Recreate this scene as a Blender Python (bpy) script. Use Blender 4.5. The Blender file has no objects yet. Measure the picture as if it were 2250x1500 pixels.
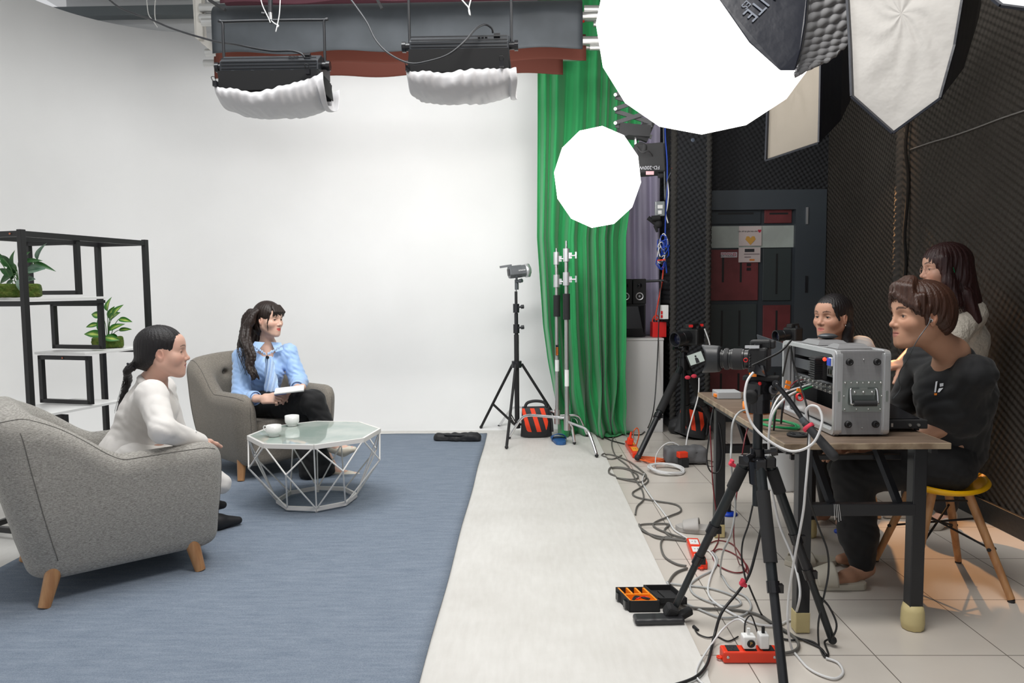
import bpy, bmesh, math, random
import numpy as np
from mathutils import Matrix, Vector, Euler

random.seed(7)
C = bpy.context.scene.collection
sc = bpy.context.scene
PI = math.pi

# ------------------------------------------------------------------ camera, world, exposure
FPX, H = 1600.0, 1.35
def _pix(px, py): return Vector(((px-1125)/FPX, (750-py)/FPX, -1.0))
_Z = -_pix(1339, 23200).normalized()
_hz = 640.0
for _ in range(30):
    if _pix(1156, _hz).dot(_Z) > 0: _hz += .4
    else: _hz -= .4
_Y = _pix(1156, _hz); _Y = (_Y-_Z*_Y.dot(_Z)).normalized()
_X = _Y.cross(_Z)
R3 = Matrix((_X, _Y, _Z))
cam_d = bpy.data.cameras.new('camera'); cam = bpy.data.objects.new('camera', cam_d); C.objects.link(cam)
cam_d.sensor_width = 36; cam_d.lens = FPX/2250*36; cam_d.clip_start = .05; cam_d.clip_end = 60
cam.matrix_world = Matrix.Translation((0, 0, H)) @ R3.to_4x4()
sc.camera = cam

wd = bpy.data.worlds.new('world'); sc.world = wd; wd.use_nodes = True
wd.node_tree.nodes['Background'].inputs[0].default_value = (.96, .97, 1, 1)
wd.node_tree.nodes['Background'].inputs[1].default_value = .55
sc.view_settings.view_transform = 'Standard'; sc.view_settings.look = 'None'
sc.view_settings.exposure = 0.28; sc.view_settings.gamma = 1.0; sc.view_settings.use_curve_mapping = False

def lamp(name, kind, loc, target, energy, color=(1, 1, 1), size=.5, size_y=None, spot=None, blend=.2):
    d = bpy.data.lights.new(name, kind); o = bpy.data.objects.new(name, d); C.objects.link(o)
    d.energy = energy; d.color = color
    if kind == 'AREA':
        d.size = size
        if size_y: d.shape = 'RECTANGLE'; d.size_y = size_y
    elif kind == 'SPOT': d.spot_size = spot; d.spot_blend = blend; d.shadow_soft_size = size
    else: d.shadow_soft_size = size
    o.location = loc
    v = Vector(target)-Vector(loc)
    o.rotation_euler = v.to_track_quat('-Z', 'Y').to_euler()
    return o
# LED panels under the two hanging fixtures, studio ceiling lamps, the warm lamp by the door
lamp('panel_light', 'AREA', (-1.52, 4.66, 2.42), (-1.6, 7.4, 1.2), 13, (1, .99, .97), .55, .25)
lamp('panel_light', 'AREA', (-.36, 4.56, 2.54), (-.8, 7.4, 2.2), 18, (1, .99, .97), .55, .25)
lamp('cyclorama_top_light', 'AREA', (-1.2, 6.2, 3.75), (-1.2, 7.3, 2.2), 8, (1, 1, 1), 2.2, .3)
lamp('studio_ceiling_light', 'AREA', (-1.6, 3.6, 4.2), (-1.7, 3.9, 0), 75, (.97, .99, 1), 2.4, 1.6)
lamp('studio_ceiling_light', 'AREA', (.5, 2.2, 4.2), (.9, 3.0, 0), 76, (1, .975, .94), 1.2, 1.0)
lamp('warm_spot_light', 'SPOT', (2.58, 6.2, 2.6), (2.24, 3.2, .0), 330, (1, .50, .20), .03, spot=math.radians(23.5), blend=.12)
lamp('warm_spot_light', 'SPOT', (2.1, 4.9, 3.1), (2.95, 6.1, .9), 26, (1, .62, .36), .05, spot=math.radians(50), blend=.4)

# ------------------------------------------------------------------ pixels to places
CAMP = Vector((0, 0, H))
def ray(px, py): return (R3 @ _pix(px, py))
def P(px, py, Y):                     # point seen at a pixel, at depth Y of the room
    r = ray(px, py); return CAMP + r*(Y/r.y)
def F(px, py, z=0.0):                 # point seen at a pixel, on the level z
    r = ray(px, py); return CAMP + r*((z-H)/r.z)

# ------------------------------------------------------------------ materials
_mc = {}
def mat(name, col=(.5, .5, .5), rough=.5, metal=0, spec=.5, bump=None, var=None, sheen=0, emit=None, alpha=1, trans=0, coat=0, sss=0, stretch=None, attr=None):
    if name in _mc: return _mc[name]
    m = bpy.data.materials.new(name); m.use_nodes = True
    nt = m.node_tree; b = nt.nodes['Principled BSDF']
    b.inputs['Base Color'].default_value = (*col, 1); b.inputs['Roughness'].default_value = rough
    b.inputs['Metallic'].default_value = metal; b.inputs['Specular IOR Level'].default_value = spec
    if sheen: b.inputs['Sheen Weight'].default_value = sheen
    if coat: b.inputs['Coat Weight'].default_value = coat
    if trans: b.inputs['Transmission Weight'].default_value = trans
    if sss:
        b.inputs['Subsurface Weight'].default_value = sss
        b.inputs['Subsurface Radius'].default_value = (1, .35, .2); b.inputs['Subsurface Scale'].default_value = .012
    if emit: b.inputs['Emission Color'].default_value = (*emit[0], 1); b.inputs['Emission Strength'].default_value = emit[1]
    if alpha < 1: b.inputs['Alpha'].default_value = alpha
    L = nt.links.new
    tc = nt.nodes.new('ShaderNodeTexCoord'); vec = tc.outputs['Object']
    if stretch:
        mp = nt.nodes.new('ShaderNodeMapping'); mp.inputs['Scale'].default_value = stretch; L(vec, mp.inputs['Vector']); vec = mp.outputs[0]
    csock = None
    if attr:
        a = nt.nodes.new('ShaderNodeAttribute'); a.attribute_name = attr; csock = a.outputs['Color']; L(csock, b.inputs['Base Color'])
    if var:                           # (scale, second colour, low, high)
        n = nt.nodes.new('ShaderNodeTexNoise'); n.inputs['Scale'].default_value = var[0]; n.inputs['Detail'].default_value = 5; L(vec, n.inputs['Vector'])
        r = nt.nodes.new('ShaderNodeMapRange'); r.inputs[1].default_value = var[2]; r.inputs[2].default_value = var[3]; L(n.outputs[0], r.inputs[0])
        x = nt.nodes.new('ShaderNodeMix'); x.data_type = 'RGBA'; x.inputs[6].default_value = (*col, 1); x.inputs[7].default_value = (*var[1], 1)
        L(r.outputs[0], x.inputs[0])
        if csock: L(csock, x.inputs[6])
        L(x.outputs[2], b.inputs['Base Color'])
    if bump:
        n = nt.nodes.new('ShaderNodeTexNoise'); n.inputs['Scale'].default_value = bump[0]; n.inputs['Detail'].default_value = 4; L(vec, n.inputs['Vector'])
        q = nt.nodes.new('ShaderNodeBump'); q.inputs['Strength'].default_value = bump[1]; q.inputs['Distance'].default_value = bump[2] if len(bump) > 2 else .004
        L(n.outputs[0], q.inputs['Height']); L(q.outputs[0], b.inputs['Normal'])
    _mc[name] = m; return m

def nodes_mat(name):
    m = bpy.data.materials.new(name); m.use_nodes = True; nt = m.node_tree
    _mc[name] = m
    return m, nt, nt.nodes['Principled BSDF'], nt.links.new
def mth(nt, op, a, b=None, c=None):
    n = nt.nodes.new('ShaderNodeMath'); n.operation = op
    for i, v in enumerate((a, b, c)):
        if v is None: continue
        if isinstance(v, (int, float)): n.inputs[i].default_value = v
        else: nt.links.new(v, n.inputs[i])
    return n.outputs[0]

BLACK = mat('black_metal', (.012, .013, .016), .42, 0, .5)
BLKM = mat('matte_black', (.014, .014, .015), .8)
BLKG = mat('gloss_black', (.01, .01, .012), .18)
RUB = mat('black_rubber', (.02, .02, .022), .7)
GREYM = mat('dark_grey_metal', (.10, .11, .12), .4, .5)
CHR = mat('chrome', (.75, .75, .76), .22, 1)
STEEL = mat('brushed_steel', (.55, .55, .54), .35, .9)
ALU = mat('aluminium', (.62, .63, .64), .38, .75)
WHT = mat('white_plastic', (.82, .82, .81), .4)
WHTM = mat('white_metal', (.78, .76, .73), .35)
RED = mat('red_plastic', (.72, .02, .02), .35)
ORG = mat('orange_plastic', (.85, .09, .01), .35)
ORR = mat('orange_red_plastic', (.80, .045, .012), .35)
ORT = mat('orange_tape', (.95, .24, .01), .5)
PINK = mat('red_velcro', (.72, .05, .09), .8)
YEL = mat('yellow_plastic', (.86, .45, .0), .38)
WOOD = mat('light_wood', (.50, .27, .12), .45, var=(9, (.36, .17, .07), .4, .65), stretch=(4, 4, .5))
WFOAM = mat('white_board', (.80, .80, .79), .35)
GRN = mat('green_cable', (.0, .24, .07), .4)
BLU = mat('blue_plastic', (.0, .05, .55), .4)

# ------------------------------------------------------------------ mesh builder
def link_mesh(name, verts, faces, material, parent=None, smooth=False, uvs=None, cols=None):
    me = bpy.data.meshes.new(name)
    me.from_pydata([tuple(v) for v in verts], [], [tuple(f) for f in faces])
    ms = material if isinstance(material, (list, tuple)) else [material]
    for m in ms: me.materials.append(m)
    if smooth is True: me.polygons.foreach_set('use_smooth', [True]*len(me.polygons))
    if cols is not None:
        ca = me.color_attributes.new('col', 'FLOAT_COLOR', 'POINT')
        ca.data.foreach_set('color', np.asarray(cols, dtype=np.float32).ravel())
    me.update()
    o = bpy.data.objects.new(name, me); C.objects.link(o)
    if parent is not None: adopt(o, parent)
    return o
def world_loc(p):
    v = Matrix.Translation(p.location)
    return (world_loc(p.parent) @ p.matrix_parent_inverse @ v) if p.parent else v
def adopt(o, parent):
    o.parent = parent; o.matrix_parent_inverse = world_loc(parent).inverted()

class MB:
    def __init__(s, T=None): s.v = []; s.f = []; s.m = []; s.sm = []; s.T = T; s.k = 0
    def add(s, vs, fs, smooth=False):
        n = len(s.v)
        for q in vs:
            q = Vector(q); s.v.append(s.T @ q if s.T else q)
        for f in fs: s.f.append([n+i for i in f]); s.m.append(s.k); s.sm.append(smooth)
        return s
    def mi(s, k): s.k = k; return s
    def box(s, c, d, rot=None, bev=0.0):
        bm = bmesh.new(); bmesh.ops.create_cube(bm, size=1)
        for v in bm.verts: v.co = Vector((v.co.x*d[0], v.co.y*d[1], v.co.z*d[2]))
        if bev: bmesh.ops.bevel(bm, geom=bm.edges[:], offset=bev, segments=2, profile=.5, affect='EDGES')
        M = Matrix.Translation(c)
        if rot is not None: M = M @ (rot.to_4x4() if isinstance(rot, (Matrix, )) else Euler(rot).to_matrix().to_4x4())
        bm.verts.index_update()
        vs = [M @ v.co for v in bm.verts]; fs = [[v.index for v in f.verts] for f in bm.faces]; bm.free()
        return s.add(vs, fs)
    def bx(s, x0, x1, y0, y1, z0, z1, bev=0.0):
        return s.box(((x0+x1)/2, (y0+y1)/2, (z0+z1)/2), (abs(x1-x0), abs(y1-y0), abs(z1-z0)), None, bev)
    def cyl(s, a, b, r, r2=None, n=16, caps=True, smooth=True):
        a = Vector(a); b = Vector(b); r2 = r if r2 is None else r2
        d = (b-a); q = d.to_track_quat('Z', 'Y').to_matrix()
        vs = []; fs = []
        for p, rr in ((a, r), (b, r2)):
            for i in range(n):
                t = 2*PI*i/n; vs.append(p+q @ Vector((rr*math.cos(t), rr*math.sin(t), 0)))
        fs = [[i, (i+1) % n, n+(i+1) % n, n+i] for i in range(n)]
        s.add(vs, fs, smooth)
        if caps: s.add([vs[i] for i in range(n)], [list(range(n))[::-1]]); s.add([vs[n+i] for i in range(n)], [list(range(n))])
        return s
    def bar(s, a, b, w, h=None, up=(0, 0, 1)):
        a = Vector(a); b = Vector(b); h = w if h is None else h
        d = (b-a).normalized(); u = Vector(up); x = d.cross(u)
        if x.length < 1e-4: x = d.cross(Vector((0, 1, 0)))
        x.normalize(); u = x.cross(d).normalized()
        vs = [p+x*(w/2*i)+u*(h/2*j) for p in (a, b) for i, j in ((-1, -1), (1, -1), (1, 1), (-1, 1))]
        return s.add(vs, [[3, 2, 1, 0], [4, 5, 6, 7], [0, 1, 5, 4], [1, 2, 6, 5], [2, 3, 7, 6], [3, 0, 4, 7]])
    def lathe(s, prof, c=(0, 0, 0), axis=(0, 0, 1), n=32, smooth=True):
        q = Vector(axis).to_track_quat('Z', 'Y').to_matrix(); c = Vector(c); vs = []; fs = []
        for (r, z) in prof:
            for i in range(n):
                t = 2*PI*i/n; vs.append(c+q @ Vector((r*math.cos(t), r*math.sin(t), z)))
        for j in range(len(prof)-1):
            for i in range(n): fs.append([j*n+i, j*n+(i+1) % n, (j+1)*n+(i+1) % n, (j+1)*n+i])
        return s.add(vs, fs, smooth)
    def hard(s, prof, c=(0, 0, 0), axis=(0, 0, 1), n=40):
        for a, b in zip(prof[:-1], prof[1:]): s.lathe([a, b], c, axis, n)
        return s
    def tube(s, pts, r, n=8, sub=5, caps=True):
        pts = [Vector(p) for p in pts]
        if sub > 1 and len(pts) > 2: pts = catmull(pts, sub)
        t0 = (pts[1]-pts[0]).normalized(); u = t0.cross(Vector((.3, .2, 1))).normalized(); vs = []; N = len(pts)
        for i, p in enumerate(pts):
            t = (pts[min(i+1, N-1)]-pts[max(i-1, 0)])
            t = t.normalized() if t.length > 1e-9 else t0
            u = (u-t*u.dot(t)); u = u.normalized() if u.length > 1e-6 else t.orthogonal().normalized()
            w = t.cross(u); rr = r(i/(N-1)) if callable(r) else r
            for k in range(n):
                a = 2*PI*k/n; vs.append(p+u*(rr*math.cos(a))+w*(rr*math.sin(a)))
        fs = [[i*n+k, i*n+(k+1) % n, (i+1)*n+(k+1) % n, (i+1)*n+k] for i in range(N-1) for k in range(n)]
        if caps: fs += [list(range(n))[::-1], [(N-1)*n+k for k in range(n)]]
        return s.add(vs, fs, True)
    def sphere(s, c, r, n=16, m=10, sc=(1, 1, 1)):
        c = Vector(c); vs = []
        for j in range(m+1):
            a = PI*j/m
            for i in range(n):
                t = 2*PI*i/n; vs.append(c+Vector((r*sc[0]*math.sin(a)*math.cos(t), r*sc[1]*math.sin(a)*math.sin(t), r*sc[2]*math.cos(a))))
        fs = [[j*n+i, (j+1)*n+i, (j+1)*n+(i+1) % n, j*n+(i+1) % n] for j in range(m) for i in range(n)]
        return s.add(vs, fs, True)
    def prism(s, poly, thick, T=None):   # polygon in xy, extruded -thick/2..thick/2 in z, T to place it
        n = len(poly); T = T or Matrix.Identity(4)
        vs = [T @ Vector((x, y, z)) for z in (-thick/2, thick/2) for x, y in poly]
        return s.add(vs, [list(range(n))[::-1], [n+i for i in range(n)]]+[[i, (i+1) % n, n+(i+1) % n, n+i] for i in range(n)])
    def grid(s, fn, nu, nv, smooth=True, closed=False):
        vs = [fn(i/nu, j/nv) for j in range(nv+1) for i in range(nu+1)]
        return s.add(vs, [[j*(nu+1)+i, j*(nu+1)+i+1, (j+1)*(nu+1)+i+1, (j+1)*(nu+1)+i] for j in range(nv) for i in range(nu)], smooth)
    def build(s, name, material, parent=None, smooth=None, solid=0, bevel=0, sub=0):
        o = link_mesh(name, s.v, s.f, material, parent)
        me = o.data
        me.polygons.foreach_set('material_index', s.m)
        me.polygons.foreach_set('use_smooth', s.sm if smooth is None else [smooth]*len(s.f))
        if solid: md = o.modifiers.new('solid', 'SOLIDIFY'); md.thickness = solid; md.offset = 0
        if bevel: md = o.modifiers.new('bev', 'BEVEL'); md.width = bevel; md.segments = 2; md.limit_method = 'ANGLE'
        if sub: md = o.modifiers.new('sub', 'SUBSURF'); md.levels = sub; md.render_levels = sub
        return o
def catmull(p, sub):
    out = []; n = len(p)
    for i in range(n-1):
        a, b, c, d = p[max(i-1, 0)], p[i], p[i+1], p[min(i+2, n-1)]
        for k in range(sub):
            t = k/sub
            out.append(.5*((2*b)+(c-a)*t+(2*a-5*b+4*c-d)*t*t+(3*b-a-3*c+d)*t**3))
    out.append(p[-1]); return out
def frame(o, x=None, y=None, z=None):    # 4x4 from an origin and axes
    ax = {}
    if z is not None and y is not None: z = Vector(z).normalized(); x = Vector(y).cross(z).normalized(); y = z.cross(x)
    elif z is not None and x is not None: z = Vector(z).normalized(); y = z.cross(Vector(x)).normalized(); x = y.cross(z)
    else: x = Vector(x).normalized(); z = x.cross(Vector(y)).normalized(); y = z.cross(x)
    return Matrix(((x[0], y[0], z[0], o[0]), (x[1], y[1], z[1], o[1]), (x[2], y[2], z[2], o[2]), (0, 0, 0, 1)))

# ------------------------------------------------------------------ tagging
def thing(name, label, cat, loc=(0, 0, 0), group=None):
    o = bpy.data.objects.new(name, None); C.objects.link(o); o.empty_display_size = .1
    o.location = loc; o['label'] = label; o['category'] = cat
    if group: o['group'] = group
    return o
def tag(o, label, cat, group=None):
    o['label'] = label; o['category'] = cat
    if group: o['group'] = group
    return o
def struct(o, label=None): 
    o['kind'] = 'structure'
    if label: o['label'] = label
    return o
def copy_tree(o, parent=None):
    c = o.copy(); C.objects.link(c)
    if parent is not None: c.parent = parent
    for ch in list(o.children): copy_tree(ch, c)
    return c
def text(name, body, size, material, T, parent=None, extrude=.0005, align='CENTER'):
    cu = bpy.data.curves.new(name, 'FONT'); cu.body = body; cu.size = size; cu.extrude = extrude
    cu.align_x = align; cu.align_y = 'CENTER'
    t = bpy.data.objects.new(name, cu); C.objects.link(t)
    dg = bpy.context.evaluated_depsgraph_get(); me = bpy.data.meshes.new_from_object(t.evaluated_get(dg))
    bpy.data.objects.remove(t); me.transform(T); me.materials.clear(); me.materials.append(material)
    o = bpy.data.objects.new(name, me); C.objects.link(o)
    if parent is not None: adopt(o, parent)
    return o

# ------------------------------------------------------------------ distance-field modelling (bodies, hair, cloth, upholstery)
class SDF:
    def __init__(s): s.p = []
    def rc(s, a, b, r1, r2=None, k=.02, sub=False):      # tapered capsule
        s.p.append(('rc', np.array(a, float), np.array(b, float), r1, r1 if r2 is None else r2, k, sub)); return s
    def chain(s, pts, rs, k=.02):
        for i in range(len(pts)-1): s.rc(pts[i], pts[i+1], rs[i], rs[i+1], k)
        return s
    def el(s, c, r, k=.02, sub=False, rot=None):          # ellipsoid
        Rm = np.eye(3) if rot is None else np.array((rot if isinstance(rot, Matrix) else Euler(rot).to_matrix()).to_3x3())
        s.p.append(('el', np.array(c, float), np.array(r, float), Rm, None, k, sub)); return s
    def bxx(s, c, r, rnd=.01, k=.02, sub=False, rot=None):
        Rm = np.eye(3) if rot is None else np.array((rot if isinstance(rot, Matrix) else Euler(rot).to_matrix()).to_3x3())
        s.p.append(('bx', np.array(c, float), np.array(r, float), Rm, rnd, k, sub)); return s
    def xf(s, T):                                         # moved copy
        T = np.array(T); Rm = T[:3, :3]; t = T[:3, 3]; sc_ = float(np.linalg.norm(Rm[:, 0])); Rn = Rm/sc_
        o = SDF()
        for p in s.p:
            if p[0] == 'rc': o.p.append(('rc', Rm@p[1]+t, Rm@p[2]+t, p[3]*sc_, p[4]*sc_, p[5]*sc_, p[6]))
            else: o.p.append((p[0], Rm@p[1]+t, p[2]*sc_, Rn@p[3], None if p[4] is None else p[4]*sc_, p[5]*sc_, p[6]))
        return o
    def join(s, o): s.p += o.p; return s
    def mesh(s, h, disp=None, clip=None, bounds=None):
        lo = np.full(3, 1e9); hi = -lo
        for p in s.p:
            if p[6]: continue
            if p[0] == 'rc':
                r = max(p[3], p[4]); lo = np.minimum(lo, np.minimum(p[1], p[2])-r); hi = np.maximum(hi, np.maximum(p[1], p[2])+r)
            else:
                e = np.abs(p[3])@(p[2]); lo = np.minimum(lo, p[1]-e); hi = np.maximum(hi, p[1]+e)
        lo -= 4*h; hi += 4*h
        if bounds is not None:
            lo = np.maximum(lo, np.array(bounds[0])); hi = np.minimum(hi, np.array(bounds[1]))
        n = np.ceil((hi-lo)/h).astype(int)+1
        D = np.full(n, .5, dtype=np.float32)
        ax = [lo[i]+h*np.arange(n[i]) for i in range(3)]
        for p in s.p:
            k = p[5]; mg = k*1.2+3*h
            if p[0] == 'rc':
                r = max(p[3], p[4]); a = np.minimum(p[1], p[2])-r-mg; b = np.maximum(p[1], p[2])+r+mg
            else:
                e = np.abs(p[3])@(p[2]); a = p[1]-e-mg; b = p[1]+e+mg
            i0 = np.clip(np.floor((a-lo)/h).astype(int), 0, n); i1 = np.clip(np.ceil((b-lo)/h).astype(int)+1, 0, n)
            if (i1 <= i0).any(): continue
            sl = tuple(slice(i0[i], i1[i]) for i in range(3))
            X = ax[0][sl[0]][:, None, None]; Y = ax[1][sl[1]][None, :, None]; Z = ax[2][sl[2]][None, None, :]
            if p[0] == 'rc':
                A, B = p[1], p[2]; ba = B-A; L2 = max(float(ba@ba), 1e-12)
                t = np.clip(((X-A[0])*ba[0]+(Y-A[1])*ba[1]+(Z-A[2])*ba[2])/L2, 0, 1)
                d = np.sqrt((X-A[0]-t*ba[0])**2+(Y-A[1]-t*ba[1])**2+(Z-A[2]-t*ba[2])**2)-(p[3]+(p[4]-p[3])*t)
            else:
                c, r, Rm = p[1], p[2], p[3]
                x = X-c[0]; y = Y-c[1]; z = Z-c[2]
                u = Rm[0, 0]*x+Rm[1, 0]*y+Rm[2, 0]*z; v = Rm[0, 1]*x+Rm[1, 1]*y+Rm[2, 1]*z; w = Rm[0, 2]*x+Rm[1, 2]*y+Rm[2, 2]*z
                if p[0] == 'el':
                    k0 = np.sqrt((u/r[0])**2+(v/r[1])**2+(w/r[2])**2); k1 = np.sqrt((u/r[0]**2)**2+(v/r[1]**2)**2+(w/r[2]**2)**2)
                    d = k0*(k0-1)/np.maximum(k1, 1e-6)
                else:
                    q = [np.abs(u)-r[0]+p[4], np.abs(v)-r[1]+p[4], np.abs(w)-r[2]+p[4]]
                    d = np.sqrt(np.maximum(q[0], 0)**2+np.maximum(q[1], 0)**2+np.maximum(q[2], 0)**2)+np.minimum(np.maximum(np.maximum(q[0], q[1]), q[2]), 0)-p[4]
            d = d.astype(np.float32); o = D[sl]
            if p[6]:
                d = -d; hh = np.maximum(k-np.abs(o-d), 0)/max(k, 1e-6); D[sl] = np.maximum(o, d)+hh*hh*k*.25
            else:
                hh = np.maximum(k-np.abs(o-d), 0)/max(k, 1e-6); D[sl] = np.minimum(o, d)-hh*hh*k*.25
        if disp is not None or clip is not None:
            G = np.meshgrid(*ax, indexing='ij', sparse=True)
            if disp is not None: D = D+disp(*G).astype(np.float32)
            if clip is not None:
                for cpl in clip:                             # keep where a.p < b
                    D = np.maximum(D, (G[0]*cpl[0]+G[1]*cpl[1]+G[2]*cpl[2]-cpl[3]).astype(np.float32))
        return surface_nets(D, lo, h)

def surface_nets(D, lo, h):
    I = D < 0
    nx, ny, nz = D.shape
    cnt = np.zeros((nx-1, ny-1, nz-1), np.int8)
    for a in (0, 1):
        for b in (0, 1):
            for c in (0, 1): cnt += I[a:nx-1+a, b:ny-1+b, c:nz-1+c]
    act = (cnt > 0) & (cnt < 8)
    ii = np.argwhere(act)
    idx = np.full(act.shape, -1, np.int64); idx[act] = np.arange(len(ii))
    acc = np.zeros((len(ii), 3)); num = np.zeros(len(ii))
    cs = [(a, b, c) for a in (0, 1) for b in (0, 1) for c in (0, 1)]
    val = {c: D[ii[:, 0]+c[0], ii[:, 1]+c[1], ii[:, 2]+c[2]] for c in cs}
    for c in cs:
        for axn in range(3):
            if c[axn]: continue
            e = list(c); e[axn] = 1; e = tuple(e)
            u, v = val[c], val[e]; m = (u < 0) != (v < 0)
            t = np.where(m, u/np.where(m, u-v, 1), 0)
            q = np.tile(np.array(c, float), (len(ii), 1)); q[:, axn] += t
            acc += q*m[:, None]; num += m
    V = lo+h*(ii+acc/num[:, None])
    Fs = []
    for axn in range(3):
        o1, o2 = (axn+1) % 3, (axn+2) % 3
        s0 = [slice(None)]*3; s1 = [slice(None)]*3; s0[axn] = slice(0, -1); s1[axn] = slice(1, None)
        m = I[tuple(s0)] != I[tuple(s1)]
        e = np.argwhere(m); ok = (e[:, o1] > 0) & (e[:, o2] > 0) & (e[:, o1] < D.shape[o1]-1) & (e[:, o2] < D.shape[o2]-1)
        e = e[ok]; ins = I[e[:, 0], e[:, 1], e[:, 2]]
        def g(d1, d2):
            q = e.copy(); q[:, o1] += d1; q[:, o2] += d2; return idx[q[:, 0], q[:, 1], q[:, 2]]
        a, b, c, d = g(-1, -1), g(0, -1), g(0, 0), g(-1, 0)
        qd = np.stack([a, b, c, d], 1); fl = ~ins; qd[fl] = qd[fl][:, ::-1]
        Fs.append(qd)
    Fq = np.concatenate(Fs)
    Fq = Fq[(Fq >= 0).all(1)]
    return V, Fq
def np_mesh(name, V, Fq, material, parent=None, col=None):
    me = bpy.data.meshes.new(name)
    me.vertices.add(len(V)); me.vertices.foreach_set('co', np.asarray(V, np.float32).ravel())
    me.loops.add(len(Fq)*4); me.loops.foreach_set('vertex_index', np.asarray(Fq, np.int32).ravel())
    me.polygons.add(len(Fq)); me.polygons.foreach_set('loop_start', np.arange(0, len(Fq)*4, 4, dtype=np.int32))
    me.polygons.foreach_set('loop_total', np.full(len(Fq), 4, np.int32))
    me.polygons.foreach_set('use_smooth', np.ones(len(Fq), bool))
    me.materials.append(material); me.update(calc_edges=True); me.validate()
    if col is not None:
        ca = me.color_attributes.new('col', 'FLOAT_COLOR', 'POINT'); ca.data.foreach_set('color', np.asarray(col, np.float32).ravel())
    o = bpy.data.objects.new(name, me); C.objects.link(o)
    if parent is not None: adopt(o, parent)
    return o
def folds(amp, f=1.0, ph=0.0):
    def fn(X, Y, Z):
        w1 = 1.6*np.sin(17*f*Z+6*f*Y+ph)+1.1*np.sin(13*f*X-8*f*Y+2*ph); w2 = 1.5*np.sin(21*f*X+11*f*Z+ph)
        a = 1-1.7*np.abs(np.sin(27*f*X+20*f*Z+14*f*Y+w1)); b = 1-1.7*np.abs(np.sin(24*f*Z-19*f*X+12*f*Y+w2+ph)); c = np.sin(58*f*Z+31*f*X+2*np.sin(24*f*Y+ph))
        return amp*(.42*a+.38*b+.16*c)*.55
    return fn
# ================================================================== THE ROOM
def foam_mat(name, ax, col=(.030, .028, .027), k=140.0, dist=.008):
    m, nt, b, L = nodes_mat(name)
    b.inputs['Roughness'].default_value = .95; b.inputs['Specular IOR Level'].default_value = .15
    tc = nt.nodes.new('ShaderNodeTexCoord'); sp = nt.nodes.new('ShaderNodeSeparateXYZ'); L(tc.outputs['Object'], sp.inputs[0])
    u = sp.outputs[ax]; v = sp.outputs[2]
    n = nt.nodes.new('ShaderNodeTexNoise'); n.inputs['Scale'].default_value = 1.3; L(tc.outputs['Object'], n.inputs['Vector'])
    w = mth(nt, 'MULTIPLY', n.outputs[0], 2.2)
    a = mth(nt, 'SINE', mth(nt, 'ADD', mth(nt, 'MULTIPLY', mth(nt, 'ADD', u, mth(nt, 'MULTIPLY', v, .62)), k), w))
    c = mth(nt, 'SINE', mth(nt, 'ADD', mth(nt, 'MULTIPLY', mth(nt, 'SUBTRACT', v, mth(nt, 'MULTIPLY', u, .62)), k), w))
    h = mth(nt, 'ADD', mth(nt, 'MULTIPLY', a, .5), mth(nt, 'MULTIPLY', c, .5))
    bp = nt.nodes.new('ShaderNodeBump'); bp.inputs['Strength'].default_value = 1; bp.inputs['Distance'].default_value = dist
    L(h, bp.inputs['Height']); L(bp.outputs[0], b.inputs['Normal'])
    mx = nt.nodes.new('ShaderNodeMix'); mx.data_type = 'RGBA'; mx.inputs[6].default_value = (*[q*.8 for q in col], 1); mx.inputs[7].default_value = (*[q*1.25 for q in col], 1)
    n2 = nt.nodes.new('ShaderNodeTexNoise'); n2.inputs['Scale'].default_value = 2.5; L(tc.outputs['Object'], n2.inputs['Vector']); L(n2.outputs[0], mx.inputs[0])
    L(mx.outputs[2], b.inputs['Base Color']); return m
FOX = foam_mat('foam_side_wall', 1, (.052, .046, .040)); FOY = foam_mat('foam_back_wall', 0, (.030, .031, .034))

# tiled floor
m, nt, b, L = nodes_mat('floor_tiles')
tc = nt.nodes.new('ShaderNodeTexCoord'); sp = nt.nodes.new('ShaderNodeSeparateXYZ'); L(tc.outputs['Object'], sp.inputs[0])
T = .478
def line(sock, off):
    f = mth(nt, 'FRACT', mth(nt, 'DIVIDE', mth(nt, 'SUBTRACT', sock, off-20*T), T))
    return mth(nt, 'LESS_THAN', mth(nt, 'MINIMUM', f, mth(nt, 'SUBTRACT', 1.0, f)), .0042)
gr = mth(nt, 'MAXIMUM', line(sp.outputs[0], 1.268), line(sp.outputs[1], 3.085))
mx = nt.nodes.new('ShaderNodeMix'); mx.data_type = 'RGBA'; L(gr, mx.inputs[0])
nz = nt.nodes.new('ShaderNodeTexNoise'); nz.inputs['Scale'].default_value = 3; nz.inputs['Detail'].default_value = 8; L(tc.outputs['Object'], nz.inputs['Vector'])
m2 = nt.nodes.new('ShaderNodeMix'); m2.data_type = 'RGBA'; m2.inputs[6].default_value = (.56, .515, .46, 1); m2.inputs[7].default_value = (.66, .615, .56, 1); L(nz.outputs[0], m2.inputs[0])
L(m2.outputs[2], mx.inputs[6]); mx.inputs[7].default_value = (.16, .14, .12, 1); L(mx.outputs[2], b.inputs['Base Color'])
b.inputs['Roughness'].default_value = .24; b.inputs['Specular IOR Level'].default_value = .4
TILE = m
struct(MB().bx(-5, 4, -1.5, 8.0, -.06, 0).build('floor', TILE))

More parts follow.
